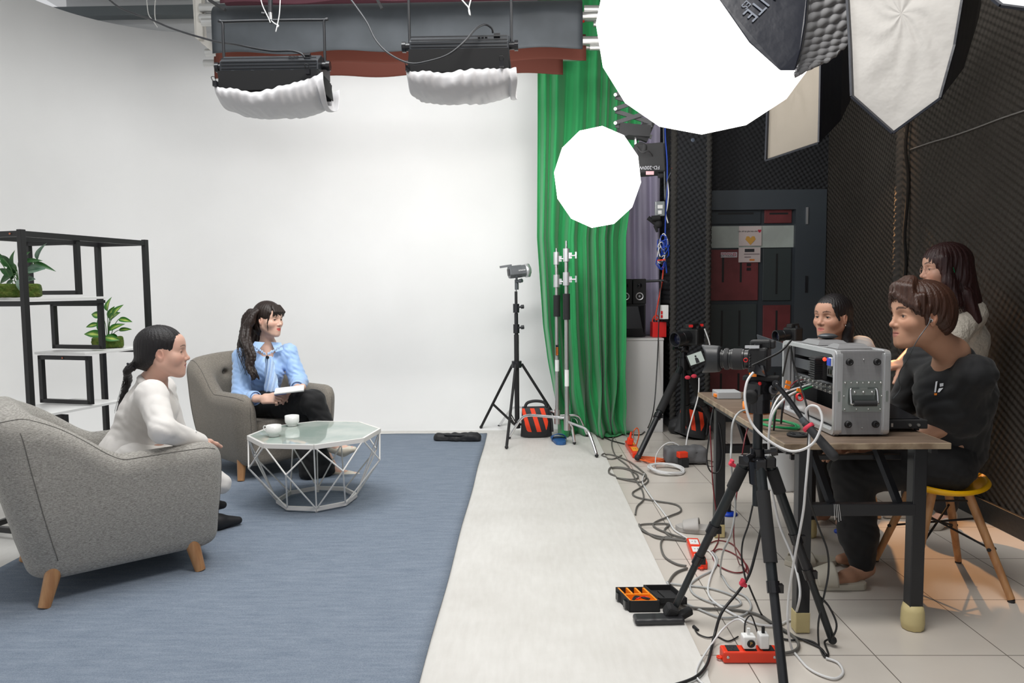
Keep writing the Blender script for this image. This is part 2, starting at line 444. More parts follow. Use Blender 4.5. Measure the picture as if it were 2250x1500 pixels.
# white cyclorama: painted floor sheet, cove and curved wall
CYCM = mat('white_cyclorama', (.84, .84, .835), .55, spec=.25, var=(1.2, (.80, .80, .795), .35, .7))
m, nt, b, L = nodes_mat('scuffed_white_floor')
tc = nt.nodes.new('ShaderNodeTexCoord')
n1 = nt.nodes.new('ShaderNodeTexNoise'); n1.inputs['Scale'].default_value = 2.2; n1.inputs['Detail'].default_value = 9; n1.inputs['Roughness'].default_value = .65; L(tc.outputs['Object'], n1.inputs['Vector'])
mp = nt.nodes.new('ShaderNodeMapping'); mp.inputs['Scale'].default_value = (14, 2.5, 1); L(tc.outputs['Object'], mp.inputs['Vector'])
n2 = nt.nodes.new('ShaderNodeTexNoise'); n2.inputs['Scale'].default_value = 3; n2.inputs['Detail'].default_value = 6; L(mp.outputs[0], n2.inputs['Vector'])
r1 = nt.nodes.new('ShaderNodeMapRange'); r1.inputs[1].default_value = .35; r1.inputs[2].default_value = .75; L(mth(nt, 'ADD', mth(nt, 'MULTIPLY', n1.outputs[0], .65), mth(nt, 'MULTIPLY', n2.outputs[0], .35)), r1.inputs[0])
x = nt.nodes.new('ShaderNodeMix'); x.data_type = 'RGBA'; x.inputs[6].default_value = (.72, .705, .675, 1); x.inputs[7].default_value = (.58, .56, .525, 1); L(r1.outputs[0], x.inputs[0]); L(x.outputs[2], b.inputs['Base Color'])
b.inputs['Roughness'].default_value = .5
SCUF = m
_yc = F(1551, 1474, .012).y
struct(MB().prism([(-4.3, 1.9), (.59, 1.9), (.618, _yc-.03), (.626, _yc), (.626, 7.0), (-4.3, 7.0)], .0115, Matrix.Translation((0, 0, .00625))).build('floor_white_sheet', SCUF))
def cyc():
    mb = MB()
    WY, WX, RR, CR, ZT = 7.42, -4.35, 1.15, .55, 3.94
    path = []
    for i in range(8): path.append(((.72-(i/8)*(.72-(WX+RR))), WY, (0, 1)))
    for i in range(25):
        a = PI/2*(i/24); path.append((WX+RR-RR*math.sin(a), WY-RR+RR*math.cos(a), (-math.sin(a), math.cos(a))))
    for i in range(1, 9): path.append((WX, WY-RR-(i/8)*(WY-RR+1.0), (-1, 0)))
    prof = [(CR-CR*math.sin(a), CR-CR*math.cos(a)) for a in [PI/2*k/12 for k in range(13)]]
    prof = [(o, z+.012) for o, z in prof]+[(0, 1.5), (0, 2.7), (0, ZT)]
    n = len(prof); vs = []
    for (x, y, nn) in path:
        for (o, z) in prof: vs.append((x-nn[0]*o, y-nn[1]*o, z))
    fs = [[i*n+j, i*n+j+1, (i+1)*n+j+1, (i+1)*n+j] for i in range(len(path)-1) for j in range(n-1)]
    mb.add(vs, fs, True)
    o = mb.build('wall_back', CYCM); md = o.modifiers.new('s', 'SOLIDIFY'); md.thickness = .03; md.offset = -1
    return o
struct(cyc())
# blue-grey needle-felt carpet
m, nt, b, L = nodes_mat('needle_felt')
tc = nt.nodes.new('ShaderNodeTexCoord')
n1 = nt.nodes.new('ShaderNodeTexNoise'); n1.inputs['Scale'].default_value = 260; n1.inputs['Detail'].default_value = 3; L(tc.outputs['Object'], n1.inputs['Vector'])
mp = nt.nodes.new('ShaderNodeMapping'); mp.inputs['Scale'].default_value = (1.5, 9, 1); L(tc.outputs['Object'], mp.inputs['Vector'])
n2 = nt.nodes.new('ShaderNodeTexNoise'); n2.inputs['Scale'].default_value = 4; n2.inputs['Detail'].default_value = 9; n2.inputs['Roughness'].default_value = .7; L(mp.outputs[0], n2.inputs['Vector'])
s_ = mth(nt, 'ADD', mth(nt, 'MULTIPLY', n1.outputs[0], .6), mth(nt, 'MULTIPLY', n2.outputs[0], .6))
r1 = nt.nodes.new('ShaderNodeMapRange'); r1.inputs[1].default_value = .35; r1.inputs[2].default_value = .85; L(s_, r1.inputs[0])
x = nt.nodes.new('ShaderNodeMix'); x.data_type = 'RGBA'; x.inputs[6].default_value = (.130, .165, .220, 1); x.inputs[7].default_value = (.285, .33, .395, 1); L(r1.outputs[0], x.inputs[0]); L(x.outputs[2], b.inputs['Base Color'])
bp = nt.nodes.new('ShaderNodeBump'); bp.inputs['Strength'].default_value = .5; bp.inputs['Distance'].default_value = .003; L(n1.outputs[0], bp.inputs['Height']); L(bp.outputs[0], b.inputs['Normal'])
b.inputs['Roughness'].default_value = .95; b.inputs['Specular IOR Level'].default_value = .1
FELT = m
mb = MB()
def cf(u, v):
    x = -2.575+u*2.202; y = 1.2+v*5.49
    z = .0175+.003*math.sin(x*7+y*3)*max(0, v-.6)*2+(.006 if (u > .99 or u < .01) else 0)*math.sin(y*5)**2*.5
    return (x+(.003*math.sin(y*4.3) if u > .99 else 0), y+.014*math.sin(x*9)*(v > .95), z)
mb.grid(cf, 40, 60)
o = mb.build('carpet', FELT, solid=.007)
tag(o, 'large blue-grey felt carpet laid under the chairs and glass table', 'carpet')

# ceiling and its rails
CEI = mat('ceiling_panel', (.70, .70, .69), .6)
struct(MB().bx(-5, 4, -1.5, 8.0, 4.42, 4.5).build('ceiling', CEI))
mb = MB()
mb.bx(-4.6, 1.0, 7.46, 7.54, 0, 4.42)
struct(mb.build('wall_back_upper', mat('upper_wall', (.55, .56, .56), .7)))
for k, (y, z, mm) in enumerate(((6.9, 4.30, GREYM), (7.3, 4.10, mat('beam', (.10, .115, .12), .6)))):
    t = tag(MB().box((-2.6, y, z), (4.2, .12, .09)).build('ceiling_beam', mm), ['grey steel beam under the ceiling at the top left', 'dark beam running above the white curved wall top'][k], 'beam')

# dark foam walls
struct(MB().bx(2.635, 2.80, -1.5, 5.28, 0, 4.42).build('wall_right', FOX))
struct(MB().bx(2.95, 3.05, 5.2, 7.6, 0, 4.42).build('wall_right_recess', FOX))
struct(MB().bx(2.74, 3.0, 5.18, 5.28, 0, 4.42).build('wall_right_return', FOY))
DY = 7.27
PX0 = P(1477, 700, 6.83).x; PX1 = P(1557, 700, 6.83).x
struct(MB().bx(.72, 3.05, DY+.10, DY+.2, 0, 4.42).build('wall_door_side', FOY))
struct(MB().bx(PX0, PX1, 6.83, 7.38, 0.10, 4.42).build('wall_pillar', FOY))
struct(MB().bx(PX0+.005, PX1-.005, 6.835, 7.38, 0, .10).build('trim_1', mat('pillar_plinth', (.22, .23, .25), .4)))
zt = P(1650, 418, DY).z
struct(MB().bx(1.745, 2.95, DY-.02, DY+.10, zt, 4.42).build('wall_over_door', FOY))
# rounded foam edge rolls where sheets turn the corner
def roll(x, y, z0, z1, r, name):
    mb = MB(); nz = int((z1-z0)/.012)
    def f(u, v):
        z = z0+v*(z1-z0); a = 2*PI*u; rr = r+.009*math.sin(z*140+a*2)*math.sin(a*5+z*9)
        return (x+rr*math.cos(a), y+rr*math.sin(a), z)
    mb.grid(f, 30, nz); return struct(mb.build(name, mat('foam_edge', (.036, .034, .031), .95)))
roll(2.67, 5.25, 0, 4.4, .055, 'trim_2'); roll(PX0+.015, 6.85, .1, 4.4, .03, 'trim_3'); roll(PX1-.01, 6.85, .1, 4.4, .03, 'trim_4')
# seam between the foam sheets on the right wall, with the pale glue edge, and the baseboard
mb = MB(); mb.tube([(2.627, .3+i*.24, 2.275+.004*math.sin(i*1.7)-.012*(5.2-(.3+i*.24))) for i in range(21)], .0045, 6, 3)
struct(mb.build('trim_5', mat('glue_edge', (.20, .19, .18), .7)))
mb = MB(); mb.tube([(2.612+.012*math.sin(k*2.1), 5.10+.012*math.sin(k*1.3), .1+k*.2) for k in range(21)], .011, 8, 4)
struct(mb.build('trim_6', mat('foam_gap', (.004, .004, .004), 1)))
struct(MB().bx(2.61, 2.635, -1.5, 5.2, 0, .12, .004).build('baseboard_right', mat('black_skirting', (.016, .017, .018), .5, bump=(60, .4))))
struct(MB().bx(2.925, 2.95, 5.3, 7.2, 0, .12, .004).build('baseboard_recess', _mc['black_skirting']))

# door with coloured panels
DG = mat('door_blue_grey', (.028, .036, .044), .5); DF = mat('door_frame_grey', (.045, .055, .066), .5); DR = mat('door_red', (.155, .032, .036), .5, var=(6, (.12, .026, .028), .4, .6))
DN = mat('door_green_grey', (.035, .045, .047), .5); SL = mat('door_slot', (.008, .009, .010), .6); GLS = mat('frosted_strip', (.40, .45, .42), .35, var=(4, (.33, .36, .34), .4, .6))
def rect(px0, py0, px1, py1, Y):
    a = P(px0, (py0+py1)/2, Y); b_ = P(px1, (py0+py1)/2, Y); c = P((px0+px1)/2, py0, Y); d = P((px0+px1)/2, py1, Y)
    return a.x, b_.x, d.z, c.z
def rbox(mb, px0, py0, px1, py1, Y, t, bev=0):
    x0, x1, z0, z1 = rect(px0, py0, px1, py1, Y); mb.bx(x0, x1, Y, Y+t, z0, z1, bev); return mb
door = struct(thing('door_1', 'dark door with red and grey panels and a pale glass strip', 'door', (2.3, DY, 0))); del door['category']
x0, x1, z0, z1 = rect(1556, 418, 1775, 900, DY)
rbox(MB(), 1556, 440, 1745, 445, DY, .02)
fr = MB(); fr.bx(x0, 2.94, DY-.03, DY+.09, z1-.19, z1); fr.bx(rect(1743, 418, 1775, 900, DY)[0], 2.94, DY-.03, DY+.09, 0, z1-.19); fr.build('door_frame', DF, door)
lf = MB(); lf.bx(x0, rect(1743, 418, 1775, 900, DY)[0], DY+.03, DY+.09, 0, z1-.19); lf.build('door_leaf', DG, door)
for (a, b_, c, d, mm) in ((1557, 446, 1672, 492, DG), (1680, 448, 1740, 490, DR), (1557, 548, 1666, 660, DR), (1676, 545, 1738, 660, DN), (1555, 668, 1662, 800, DN), (1676, 670, 1736, 800, DR), (1553, 806, 1660, 905, DR), (1672, 806, 1733, 905, DG)):
    pn = rbox(MB(), a, b, c, d, DY+.012, .02, .004) if False else rbox(MB(), a, b_, c, d, DY+.012, .02, .004)
    po = pn.build('door_panel', mm, door)
    w = c-a
    if d-b_ < 60: sl = rbox(MB(), a+w*.18, (b_+d)/2-2, c-w*.14, (b_+d)/2+2, DY+.009, .006)
    elif w > 80: sl = rbox(MB(), a+w*.27, b_+14, a+w*.31, d-40, DY+.009, .006); rbox(sl, a+w*.63, b_+14, a+w*.67, d-40, DY+.009, .006)
    else: sl = rbox(MB(), a+w*.46, b_+12, a+w*.53, d-14, DY+.009, .006)
    sl.build('slot', SL, po)
rbox(MB(), 1558, 496, 1744, 544, DY+.015, .01).build('glass_strip', GLS, door)
rbox(MB(), 1772, 455, 1776, 492, DY-.045, .02).build('hinge', ALU, door)
rbox(MB(), 1770, 606, 1774, 642, DY-.045, .02).build('hinge', BLACK, door)
kh = MB(); rbox(kh, 1641, 578, 1650, 584, DY+.004, .01); rbox(kh, 1641, 588, 1650, 594, DY+.004, .01); kh.build('lock', BLACK, door)
STK = mat('pale_sticker', (.52, .45, .44), .5); STW = mat('white_sticker', (.50, .47, .50), .5); INK = mat('ink_black', (.02, .02, .025), .6); INR = mat('ink_red', (.45, .02, .05), .6); INO = mat('ink_orange', (.60, .18, .02), .6)
def facing(x, y, z): return frame((x, y, z), x=(1, 0, 0), z=(0, -1, 0))
def wtext(body, px, py, hpx, Y, mm, par, name='lettering', align='CENTER'):
    p = P(px, py, Y); return text(name, body, hpx/1600*Y*1.35, mm, facing(p.x, Y, p.z), par, .0006, align)
st = rbox(MB(), 1623.5, 496.5, 1673.5, 540, DY-.0, .006, .001).build('sticker', STK, door); st['label'] = 'rounded pink-white sticker with a heart'
wtext('Lần tới lại ghé bạn nhé', 1643, 508, 3.3, DY-.002, INK, st); wtext('♥', 1669, 508, 5, DY-.002, INR, st)
ht = MB(); hp = P(1649, 528, DY-.003)
ht.prism([(0, -.045), (.05, .01), (.038, .04), (.015, .04), (0, .022), (-.015, .04), (-.038, .04), (-.05, .01)], .003, facing(hp.x, DY-.003, hp.z)); ht.build('heart', mat('ink_gold', (.55, .30, .06), .6), st)
st = rbox(MB(), 1623, 543.5, 1671, 576, DY-.0, .006, .001).build('sticker', STK, door); st['label'] = 'pale sticker with a black box and lines of print'
rbox(MB(), 1636.5, 546.5, 1657.5, 553.5, DY-.003, .003).build('print', INK, st)
wtext('FACEBOOK', 1647, 550, 3, DY-.005, INR, st) if False else None
for k, (a, c, mm) in enumerate(((1635, 1669, INK), (1636, 1650, INK))): rbox(MB(), a, 557+k*6.5, c, 559+k*6.5, DY-.003, .003).build('print', mat('ink_grey', (.20, .16, .17), .6), st)
rbox(MB(), 1647, 569, 1658, 572.5, DY-.003, .003).build('print', INO, st)
st = rbox(MB(), 1584, 554, 1620, 565.5, DY-.0, .006, .001).build('sticker', STW, door); st['label'] = 'small white no smoking sticker'
wtext('KHÔNG', 1597, 557.8, 4.6, DY-.002, INR, st); wtext('HÚT THUỐC', 1597, 562.3, 4, DY-.002, INK, st)
rg = MB(); q = P(1614, 559, DY-.003)
rg.lathe([(.012, -.001), (.016, -.001), (.016, .001), (.012, .001), (.012, -.001)], (q.x, DY-.003, q.z), (0, -1, 0), 24); rg.bar((q.x-.010, DY-.003, q.z+.010), (q.x+.010, DY-.003, q.z-.010), .003); rg.build('symbol', INR, st)

# ------------------------------------------------------------------ white counter, curtains and what stands there
CT = mat('white_laminate', (.62, .61, .60), .35)
t = thing('counter_cabinet', 'plain white laminate counter box between green curtain and foam pillar', 'cabinet', (1.1, 7.1, 0))
MB().bx(.893, 1.275, 6.79, 7.30, 0, .865, .002).build('body', CT, t); MB().bx(.89, 1.278, 6.783, 7.305, .866, .885, .002).build('top_panel', CT, t)
LAV = mat('lavender_cloth', (.47, .43, .58), .7, sheen=.2, bump=(14, .3, .01))
def lf(u, v):
    z = .89+v*3.2; x = .915+u*.40
    return (x, 7.24+.025*math.sin(u*17+1)+.012*math.sin(u*31+v*5), z)
o = MB().grid(lf, 60, 30).build('lavender_curtain', LAV, solid=.004)
tag(o, 'pale lavender curtain hanging behind the loudspeakers on the counter', 'curtain')
GCM = mat('green_chroma_cloth', (.012, .29, .080), .75, sheen=.25, bump=(160, .15, .001), var=(2, (.010, .25, .068), .4, .7))
def gf(u, v):      # v 0 at the top
    pts = [(0, 1186, 1418), (.3, 1184, 1405), (.55, 1181, 1372), (.75, 1193, 1372), (.9, 1212, 1370), (.97, 1228, 1366), (1, 1230, 1372)]
    for i in range(len(pts)-1):
        if v <= pts[i+1][0]: break
    a, c = pts[i], pts[i+1]; f = (v-a[0])/(c[0]-a[0]); l = a[1]+(c[1]-a[1])*f; r = a[2]+(c[2]-a[2])*f
    px = l+(r-l)*u; Y = 6.70
    X = P(px, 650, Y).x; z = 3.98*(1-v)+.02
    am = .035+.03*v
    y = Y+am*math.sin(u*46+2.2*math.sin(u*9)+1.2*v)+.03*math.sin(u*21+v*4)*(.4+v)+.02*math.sin(u*90+v*9)*v
    if v > .8: y += .07*math.sin(u*13+v*22)*(v-.8)*3; X += .03*math.sin(u*30+v*30)*(v-.8)*4
    return (X, y-.10*v, z)
o = MB().grid(gf, 260, 110).build('green_curtain', GCM, solid=.003)
tag(o, 'tall green chroma key curtain hanging to the floor in folds', 'curtain')
# the tail of green cloth lying on the tiles
mb = MB()
def tf(u, v):
    px = 1228+u*185*(1-.15*v); py = 935+v*18+6*math.sin(u*11)+u*6
    p = F(px, py); h = .012+.05*(1-v)*(1-u)*(1+math.sin(u*23+v*7))*.5+.012*(1+math.sin(u*41+v*9))*(1-u)
    return (p.x, p.y+.0, h)
o = mb.grid(tf, 70, 14).build('curtain_hem', GCM, solid=.003); tag(o, 'crumpled green cloth tail spread on the floor below the green curtain', 'cloth')

# loudspeakers on the counter
def speaker(x, label):
    t = thing('bookshelf_speaker', label, 'speaker', (x, 7.0, 1.19), 'pair of small monitor speakers')
    MB().bx(x-.062, x+.062, 6.95, 7.12, 1.201, 1.44, .008).build('cabinet', BLKM, t)
    w = MB(); w.lathe([(.046, 0), (.044, .006), (.036, .004)], (x, 6.95, 1.275), (0, -1, 0)); w.build('surround', RUB, t)
    w = MB(); w.lathe([(.036, .004), (.016, -.006), (.014, -.002), (0, .006)], (x, 6.95, 1.275), (0, -1, 0)); w.build('cone', mat('silver_cone', (.62, .62, .64), .3, .4), t)
    w = MB(); w.lathe([(.024, 0), (.022, .004), (.012, .001), (.010, .006), (0, .008)], (x, 6.95, 1.375), (0, -1, 0)); w.build('tweeter', BLKG, t)
speaker(.945, 'small black monitor speaker half behind the green curtain edge'); speaker(1.077, 'small black monitor speaker with silver cone beside lavender curtain')
t = thing('subwoofer', 'black angular subwoofer under the two monitor speakers on the counter', 'speaker', (1.0, 7.05, .89))
MB().bx(.86, 1.135, 6.95, 7.2, .892, 1.20, .006).build('cabinet', BLKM, t)
mb = MB(); mb.add([(.875, 6.948, .9), (1.125, 6.948, .9), (1.10, 6.915, .97), (1.06, 6.93, 1.18), (.93, 6.93, 1.18), (.90, 6.915, .97)], [[0, 1, 2, 5], [5, 2, 3, 4]]); mb.add([(.875, 6.95, .9), (.90, 6.915, .97), (.93, 6.93, 1.18), (.88, 6.95, 1.19)], [[0, 1, 2, 3]]); mb.add([(1.125, 6.95, .9), (1.12, 6.95, 1.19), (1.06, 6.93, 1.18), (1.10, 6.915, .97)], [[0, 1, 2, 3]]); mb.build('front_panel', BLKG, t)
# red box with orange leads
t = thing('red_box', 'bright red metal box at the right end of the counter', 'box', (1.25, 6.98, .885))
MB().bx(1.195, 1.325, 6.91, 7.05, .887, 1.03, .003).build('case', RED, t)
mb = MB()
for k in range(4): mb.cyl((1.215+k*.026, 6.96, 1.03), (1.215+k*.026, 6.96, 1.055), .008)
mb.build('terminal', BLACK, t)
o = MB().tube([P(1453, 745, 6.95)+Vector((-.02, 0, .2)), P(1440, 700, 6.95), P(1447, 660, 6.98), P(1456, 610, 7.0), P(1459, 560, 7.05)], .007).build('orange_cable', ORR); tag(o, 'orange cable rising from the red box along the foam pillar', 'cable')
o = MB().tube([P(1436, 714, 6.97), P(1434, 702, 6.97), P(1442, 692, 6.96), P(1450, 703, 6.97), P(1444, 712, 6.97)], .006).build('orange_cable', ORR); tag(o, 'short orange cable loop on top of the red box', 'cable')
t = thing('power_adapter', 'white wall socket box hanging on foam pillar above red box', 'socket', P(1460, 685, 6.9))
rbox(MB(), 1450, 670, 1469, 701, 6.83, .05, .004).build('body', WHT, t); sw = MB(); rbox(sw, 1452, 683, 1456, 690, 6.824, .01); rbox(sw, 1452, 692, 1456, 698, 6.824, .01); sw.build('switch', RED, t)
mb = MB(); mb.cyl(P(1415, 618, 6.97), P(1460, 616, 6.9), .012); mb.cyl(P(1460, 616, 6.9), P(1466, 620, 6.9), .016)
tag(mb.build('metal_bar', BLACK), 'short black metal bar above the speakers pointing to the pillar', 'bar')
# dome camera, antenna stick and the cable runs on the pillar
t = thing('dome_camera', 'round white dome camera on the foam pillar under the big lit softbox', 'camera', P(1521, 309, 6.9))
q = P(1521, 309, 6.9)
MB().lathe([(0, 0), (.060, 0), (.062, .02), (.058, .055), (.046, .058), (.042, .04), (0, .04)], q, (-.25, -1, -.2)).build('housing', WHT, t)
MB().lathe([(.036, .04), (.03, .062), (.016, .074), (0, .078)], q, (-.25, -1, -.2)).build('lens_dome', mat('smoke_dome', (.10, .12, .16), .1), t)
t = thing('antenna', 'thin white slanted stick with wire beside the dome camera', 'antenna', P(1488, 350, 6.85))
mb = MB(); mb.cyl(P(1501, 297, 6.85), P(1493, 325, 6.85), .006, .010); mb.cyl(P(1493, 325, 6.85), P(1483, 352, 6.85), .012, .016); mb.cyl(P(1483, 352, 6.85), P(1480, 366, 6.85), .012, .004); mb.build('stick', WHT, t)
mb = MB(); mb.cyl(P(1480, 366, 6.85), P(1477, 374, 6.85), .012); mb.build('joint', ORR, t)
mb = MB(); mb.tube([P(1477, 374, 6.85), P(1466, 398, 6.87), P(1462, 440, 6.87)], .004); mb.build('wire', GREYM, t)
for (pts, r, mm, lb) in (
    ([(1461, 250), (1462, 300), (1466, 360), (1465, 430), (1462, 490), (1462, 560), (1465, 600)], .007, mat('blue_cable', (.01, .06, .45), .4), 'blue cable hanging down the side of the foam pillar'),
    ([(1457, 250), (1459, 320), (1460, 380), (1461, 440)], .008, GREYM, 'dark grey cable hanging beside the blue cable'),
    ([(1466, 395), (1469, 425), (1466, 455), (1463, 470), (1468, 490)], .006, WHT, 'short white cable taped to the pillar')):
    tag(MB().tube([P(a, c, 6.88) for a, c in pts], r).build('hanging_cable', mm), lb, 'cable')
t = thing('junction_box', 'clear plastic junction box with wires on pillar edge', 'box', P(1449, 458, 6.9))
rbox(MB(), 1440, 442, 1461, 474, 6.84, .05, .006).build('cover', mat('clear_plastic', (.35, .38, .38), .15, alpha=.6), t); mb = MB(); rbox(mb, 1445, 450, 1456, 458, 6.835, .01); rbox(mb, 1446, 462, 1454, 470, 6.835, .01); mb.build('terminals', WHT, t)
t = thing('clamp_head', 'black adjustable clamp sticking out left of the junction box', 'clamp', P(1440, 490, 6.85))
mb = MB(); mb.cyl(P(1424, 478, 6.85), P(1445, 495, 6.85), .02); mb.cyl(P(1432, 480, 6.82), P(1450, 478, 6.82), .025); mb.sphere(P(1446, 492, 6.85), .04); mb.cyl(P(1440, 495, 6.85), P(1444, 510, 6.85), .02, .01); mb.build('body', BLKM, t)
t = thing('cable_bundle', 'tangle of white and blue cables tied on the pillar side', 'cable', P(1458, 560, 6.86))
rnd = random.Random(3)
for k in range(12):
    cx = 1455+rnd.uniform(-6, 8); y0 = 520+rnd.uniform(0, 60); pts = []
    for j in range(9):
        a = j/8*2*PI+rnd.uniform(0, .3); pts.append(P(cx+8*math.cos(a)+rnd.uniform(-2, 2), y0+20*math.sin(a)+rnd.uniform(-3, 3)+j*2, 6.85+rnd.uniform(-.03, .03)))
    MB().tube(pts, .005, 6, 4).build('loop', [WHT, _mc['blue_cable'], _mc['blue_cable'], GREYM][k % 4], t)
MB().bar(P(1444, 572, 6.8), P(1462, 570, 6.8), .012).build('tie', ORR, t)
# ================================================================== LEFT SIDE: shelf, plants, armchairs, glass table
SB = mat('shelf_black', (.012, .012, .013), .45)
a = F(46, 508, 1.68); b_ = F(318, 530, 1.68); a.z = b_.z = 0
e1 = (b_-a); LSH = e1.length; e1.normalize(); e2 = Vector((-e1.y, e1.x, 0)); WSH = .375
shelf = thing('open_shelf', 'tall black metal frame shelf with white boards by the white wall', 'shelf', a)
def SP(f, w, z): return a+e1*(f*LSH)+e2*(w*WSH)+Vector((0, 0, z))
tk = .030
for f, w in ((0, 0), (1, 0), (0, 1), (1, 1)):
    MB().bar(SP(f, w, 0.013), SP(f, w, 1.69), tk, tk, up=e1).build('post', SB, shelf, bevel=.002)
for z in (1.668, .06):
    for (p, q) in (((0, 0), (1, 0)), ((1, 0), (1, 1)), ((1, 1), (0, 1)), ((0, 1), (0, 0))):
        MB().bar(SP(*p, z), SP(*q, z), tk*.8, tk).build('rail', SB, shelf)
MB().bar(SP(0, 0, 1.30), SP(0, 1, 1.30), .022, .028).build('rail', SB, shelf)
for f, z0, z1 in ((.41, 1.345, 1.655), (.58, 1.018, 1.30), (.46, .70, .985), (.25, .38, .67), (1.0, .98, 1.0)):
    m_ = MB()
    if f < 1:
        m_.bar(SP(f, .03, z0), SP(f, .03, z1), .028, .026, up=e1); m_.bar(SP(f, .97, z0), SP(f, .97, z1), .028, .026, up=e1)
        m_.bar(SP(f, .0, z0+.012), SP(f, 1, z0+.012), .026, .024); m_.bar(SP(f, .0, z1-.012), SP(f, 1, z1-.012), .026, .024)
        m_.build('inner_frame', SB, shelf, bevel=.0015)
    else: m_.bar(SP(f, 0, z0), SP(f, 1, z0), .022, .022).build('rail', SB, shelf)
MB().bar(SP(0, 0, 1.30), SP(.60, 0, 1.302), .02, .018).build('rail', SB, shelf)
for f0, f1, z in ((0, .62, 1.325), (.42, 1.0, 1.0), (0, .72, .686), (0.2, 1.0, .36)):
    m_ = MB(); c = SP((f0+f1)/2, .5, z); m_.box(c, ((f1-f0)*LSH, WSH*1.0, .014), Matrix((( e1.x, e2.x, 0), (e1.y, e2.y, 0), (0, 0, 1))), .001); m_.build('board', WFOAM, shelf)
m_ = MB(); q = SP(0.0, .15, 1.668)-e1*.016; m_.cyl(q, q-e1*.003, .005); m_.build('screw', mat('copper_cap', (.55, .18, .10), .4, .5), shelf)
q = SP(.46, .5, .973)-e1*.014; MB().cyl(q, q-e1*.003, .005).build('screw', _mc['copper_cap'], shelf)

MOSS = mat('moss', (.055, .105, .010), 1, var=(40, (.10, .13, .02), .4, .62), bump=(90, 1, .012))
LEAF = mat('leaf', (1, 1, 1), .42, attr='col')
def leaf(mb_v, mb_f, cols, base, d, n, L, W, kind, rnd):
    d = Vector(d).normalized(); n = Vector(n); w = d.cross(n).normalized(); n = w.cross(d).normalized(); o = len(mb_v)
    NU, NV = 8, 8; droop = rnd.uniform(.1, .45)
    for j in range(NV+1):
        v = j/NV; hw = W*.5*(math.sin(PI*v**.75))**.85*(1-.15*v)
        for i in range(NU+1):
            u = i/NU*2-1
            p = base+d*(L*v)+w*(u*hw)+n*(abs(u)*hw*.35-droop*L*v*v)
            mb_v.append(p); e = abs(u); vein = (abs(math.sin((v*7+e*2.2)*PI)) < .35) or e < .14
            if kind == 0: c = (.02, .085, .018) if not vein else (.035, .12, .03)
            elif kind == 1: c = (.13, .21, .15) if not vein else (.05, .12, .07)
            else:
                k = max(0, 1-e*1.6)*max(0, math.sin(PI*min(1, v*1.05))); k = k*(1.25 if vein else .6)
                c = (.015+.40*k, .14+.40*k, .01+.10*k)
            cols.append((*c, 1))
    for j in range(NV):
        for i in range(NU): q = o+j*(NU+1)+i; mb_f.append([q, q+1, q+NU+2, q+NU+1])
def plant(c, label, leaves, half, seed, name='potted_plant'):
    rnd = random.Random(seed); t = thing(name, label, 'plant', c)
    s = SDF().bxx((c.x, c.y, c.z+.036), half, .014, rot=(0, 0, .5)); rr = folds(.006, 3.1)
    V, Q = s.mesh(.005, rr); np_mesh('moss_block', V, Q, MOSS, t)
    v, f, cl = [], [], []; st = MB()
    for (dx, dz, tx, tz, L, W, kd) in leaves:       # leaf base offset (camera right, up), tip direction, size
        dy = rnd.uniform(-.05, .05); base = c+Vector((dx, dy, .07+dz))
        st.tube([c+Vector((dx*.2, dy*.3, .06)), c+Vector((dx*.55, dy*.8, .07+dz*.62)), base], .0022, 5, 4)
        leaf(v, f, cl, base, (tx, rnd.uniform(-.35, .1), tz), (-tz*.6, -1, .3+.4*rnd.random()), L, W, kd, rnd)
    st.build('stem', mat('stem_green', (.05, .13, .03), .5), t)
    me = link_mesh('leaves', v, f, LEAF, t, True, cols=cl)
    return t
plant(SP(.08, .30, 1.334), 'artificial plant with dark round leaves in moss on the upper shelf board', [
    (-.07, .10, -.6, .5, .10, .055, 0), (-.05, .06, -.8, -.4, .11, .05, 0), (-.09, .14, -.7, .2, .09, .05, 0), (-.02, .10, -.2, 1, .08, .05, 0), (-.06, .12, -.1, -.9, .10, .05, 0), (-.10, .16, .1, -.8, .10, .045, 1),
    (.02, .11, .3, .7, .08, .05, 0), (.03, .03, .2, -.5, .09, .05, 1), (.04, .07, .8, .2, .10, .06, 1), (.01, .06, .6, .3, .09, .05, 0), (.09, .13, .1, .9, .10, .055, 1), (.05, .12, .9, -.2, .13, .03, 0), (.03, .12, .8, .2, .09, .03, 0), (-.03, .02, -.6, -.2, .08, .03, 0), (0, .07, -.1, .6, .10, .05, 0), (-.05, .05, -.7, .4, .08, .04, 0), (.02, .02, .5, .1, .08, .045, 1)], (.098, .065, .036), 2)
plant(SP(.80, .42, 1.008), 'artificial plant with yellow-green variegated leaves in moss on lower shelf board', [
    (.0, .16, -.05, 1, .09, .055, 2), (-.04, .13, -1, .2, .09, .05, 2), (-.01, .11, .2, .5, .09, .06, 2), (.02, .11, .4, .3, .09, .055, 2), (.07, .13, .5, .9, .09, .055, 2), (.06, .11, .9, -.1, .10, .04, 2), (-.06, .08, -.8, -.1, .08, .035, 2),
    (-.02, .01, -1, .3, .11, .06, 2), (.01, .01, .1, -.1, .09, .07, 2), (.03, .04, .6, .5, .09, .05, 2), (.05, .04, .9, .1, .09, .03, 2), (0, .03, -.3, .7, .09, .055, 2), (.01, .0, .8, -.1, .09, .05, 2)], (.088, .055, .034), 5)

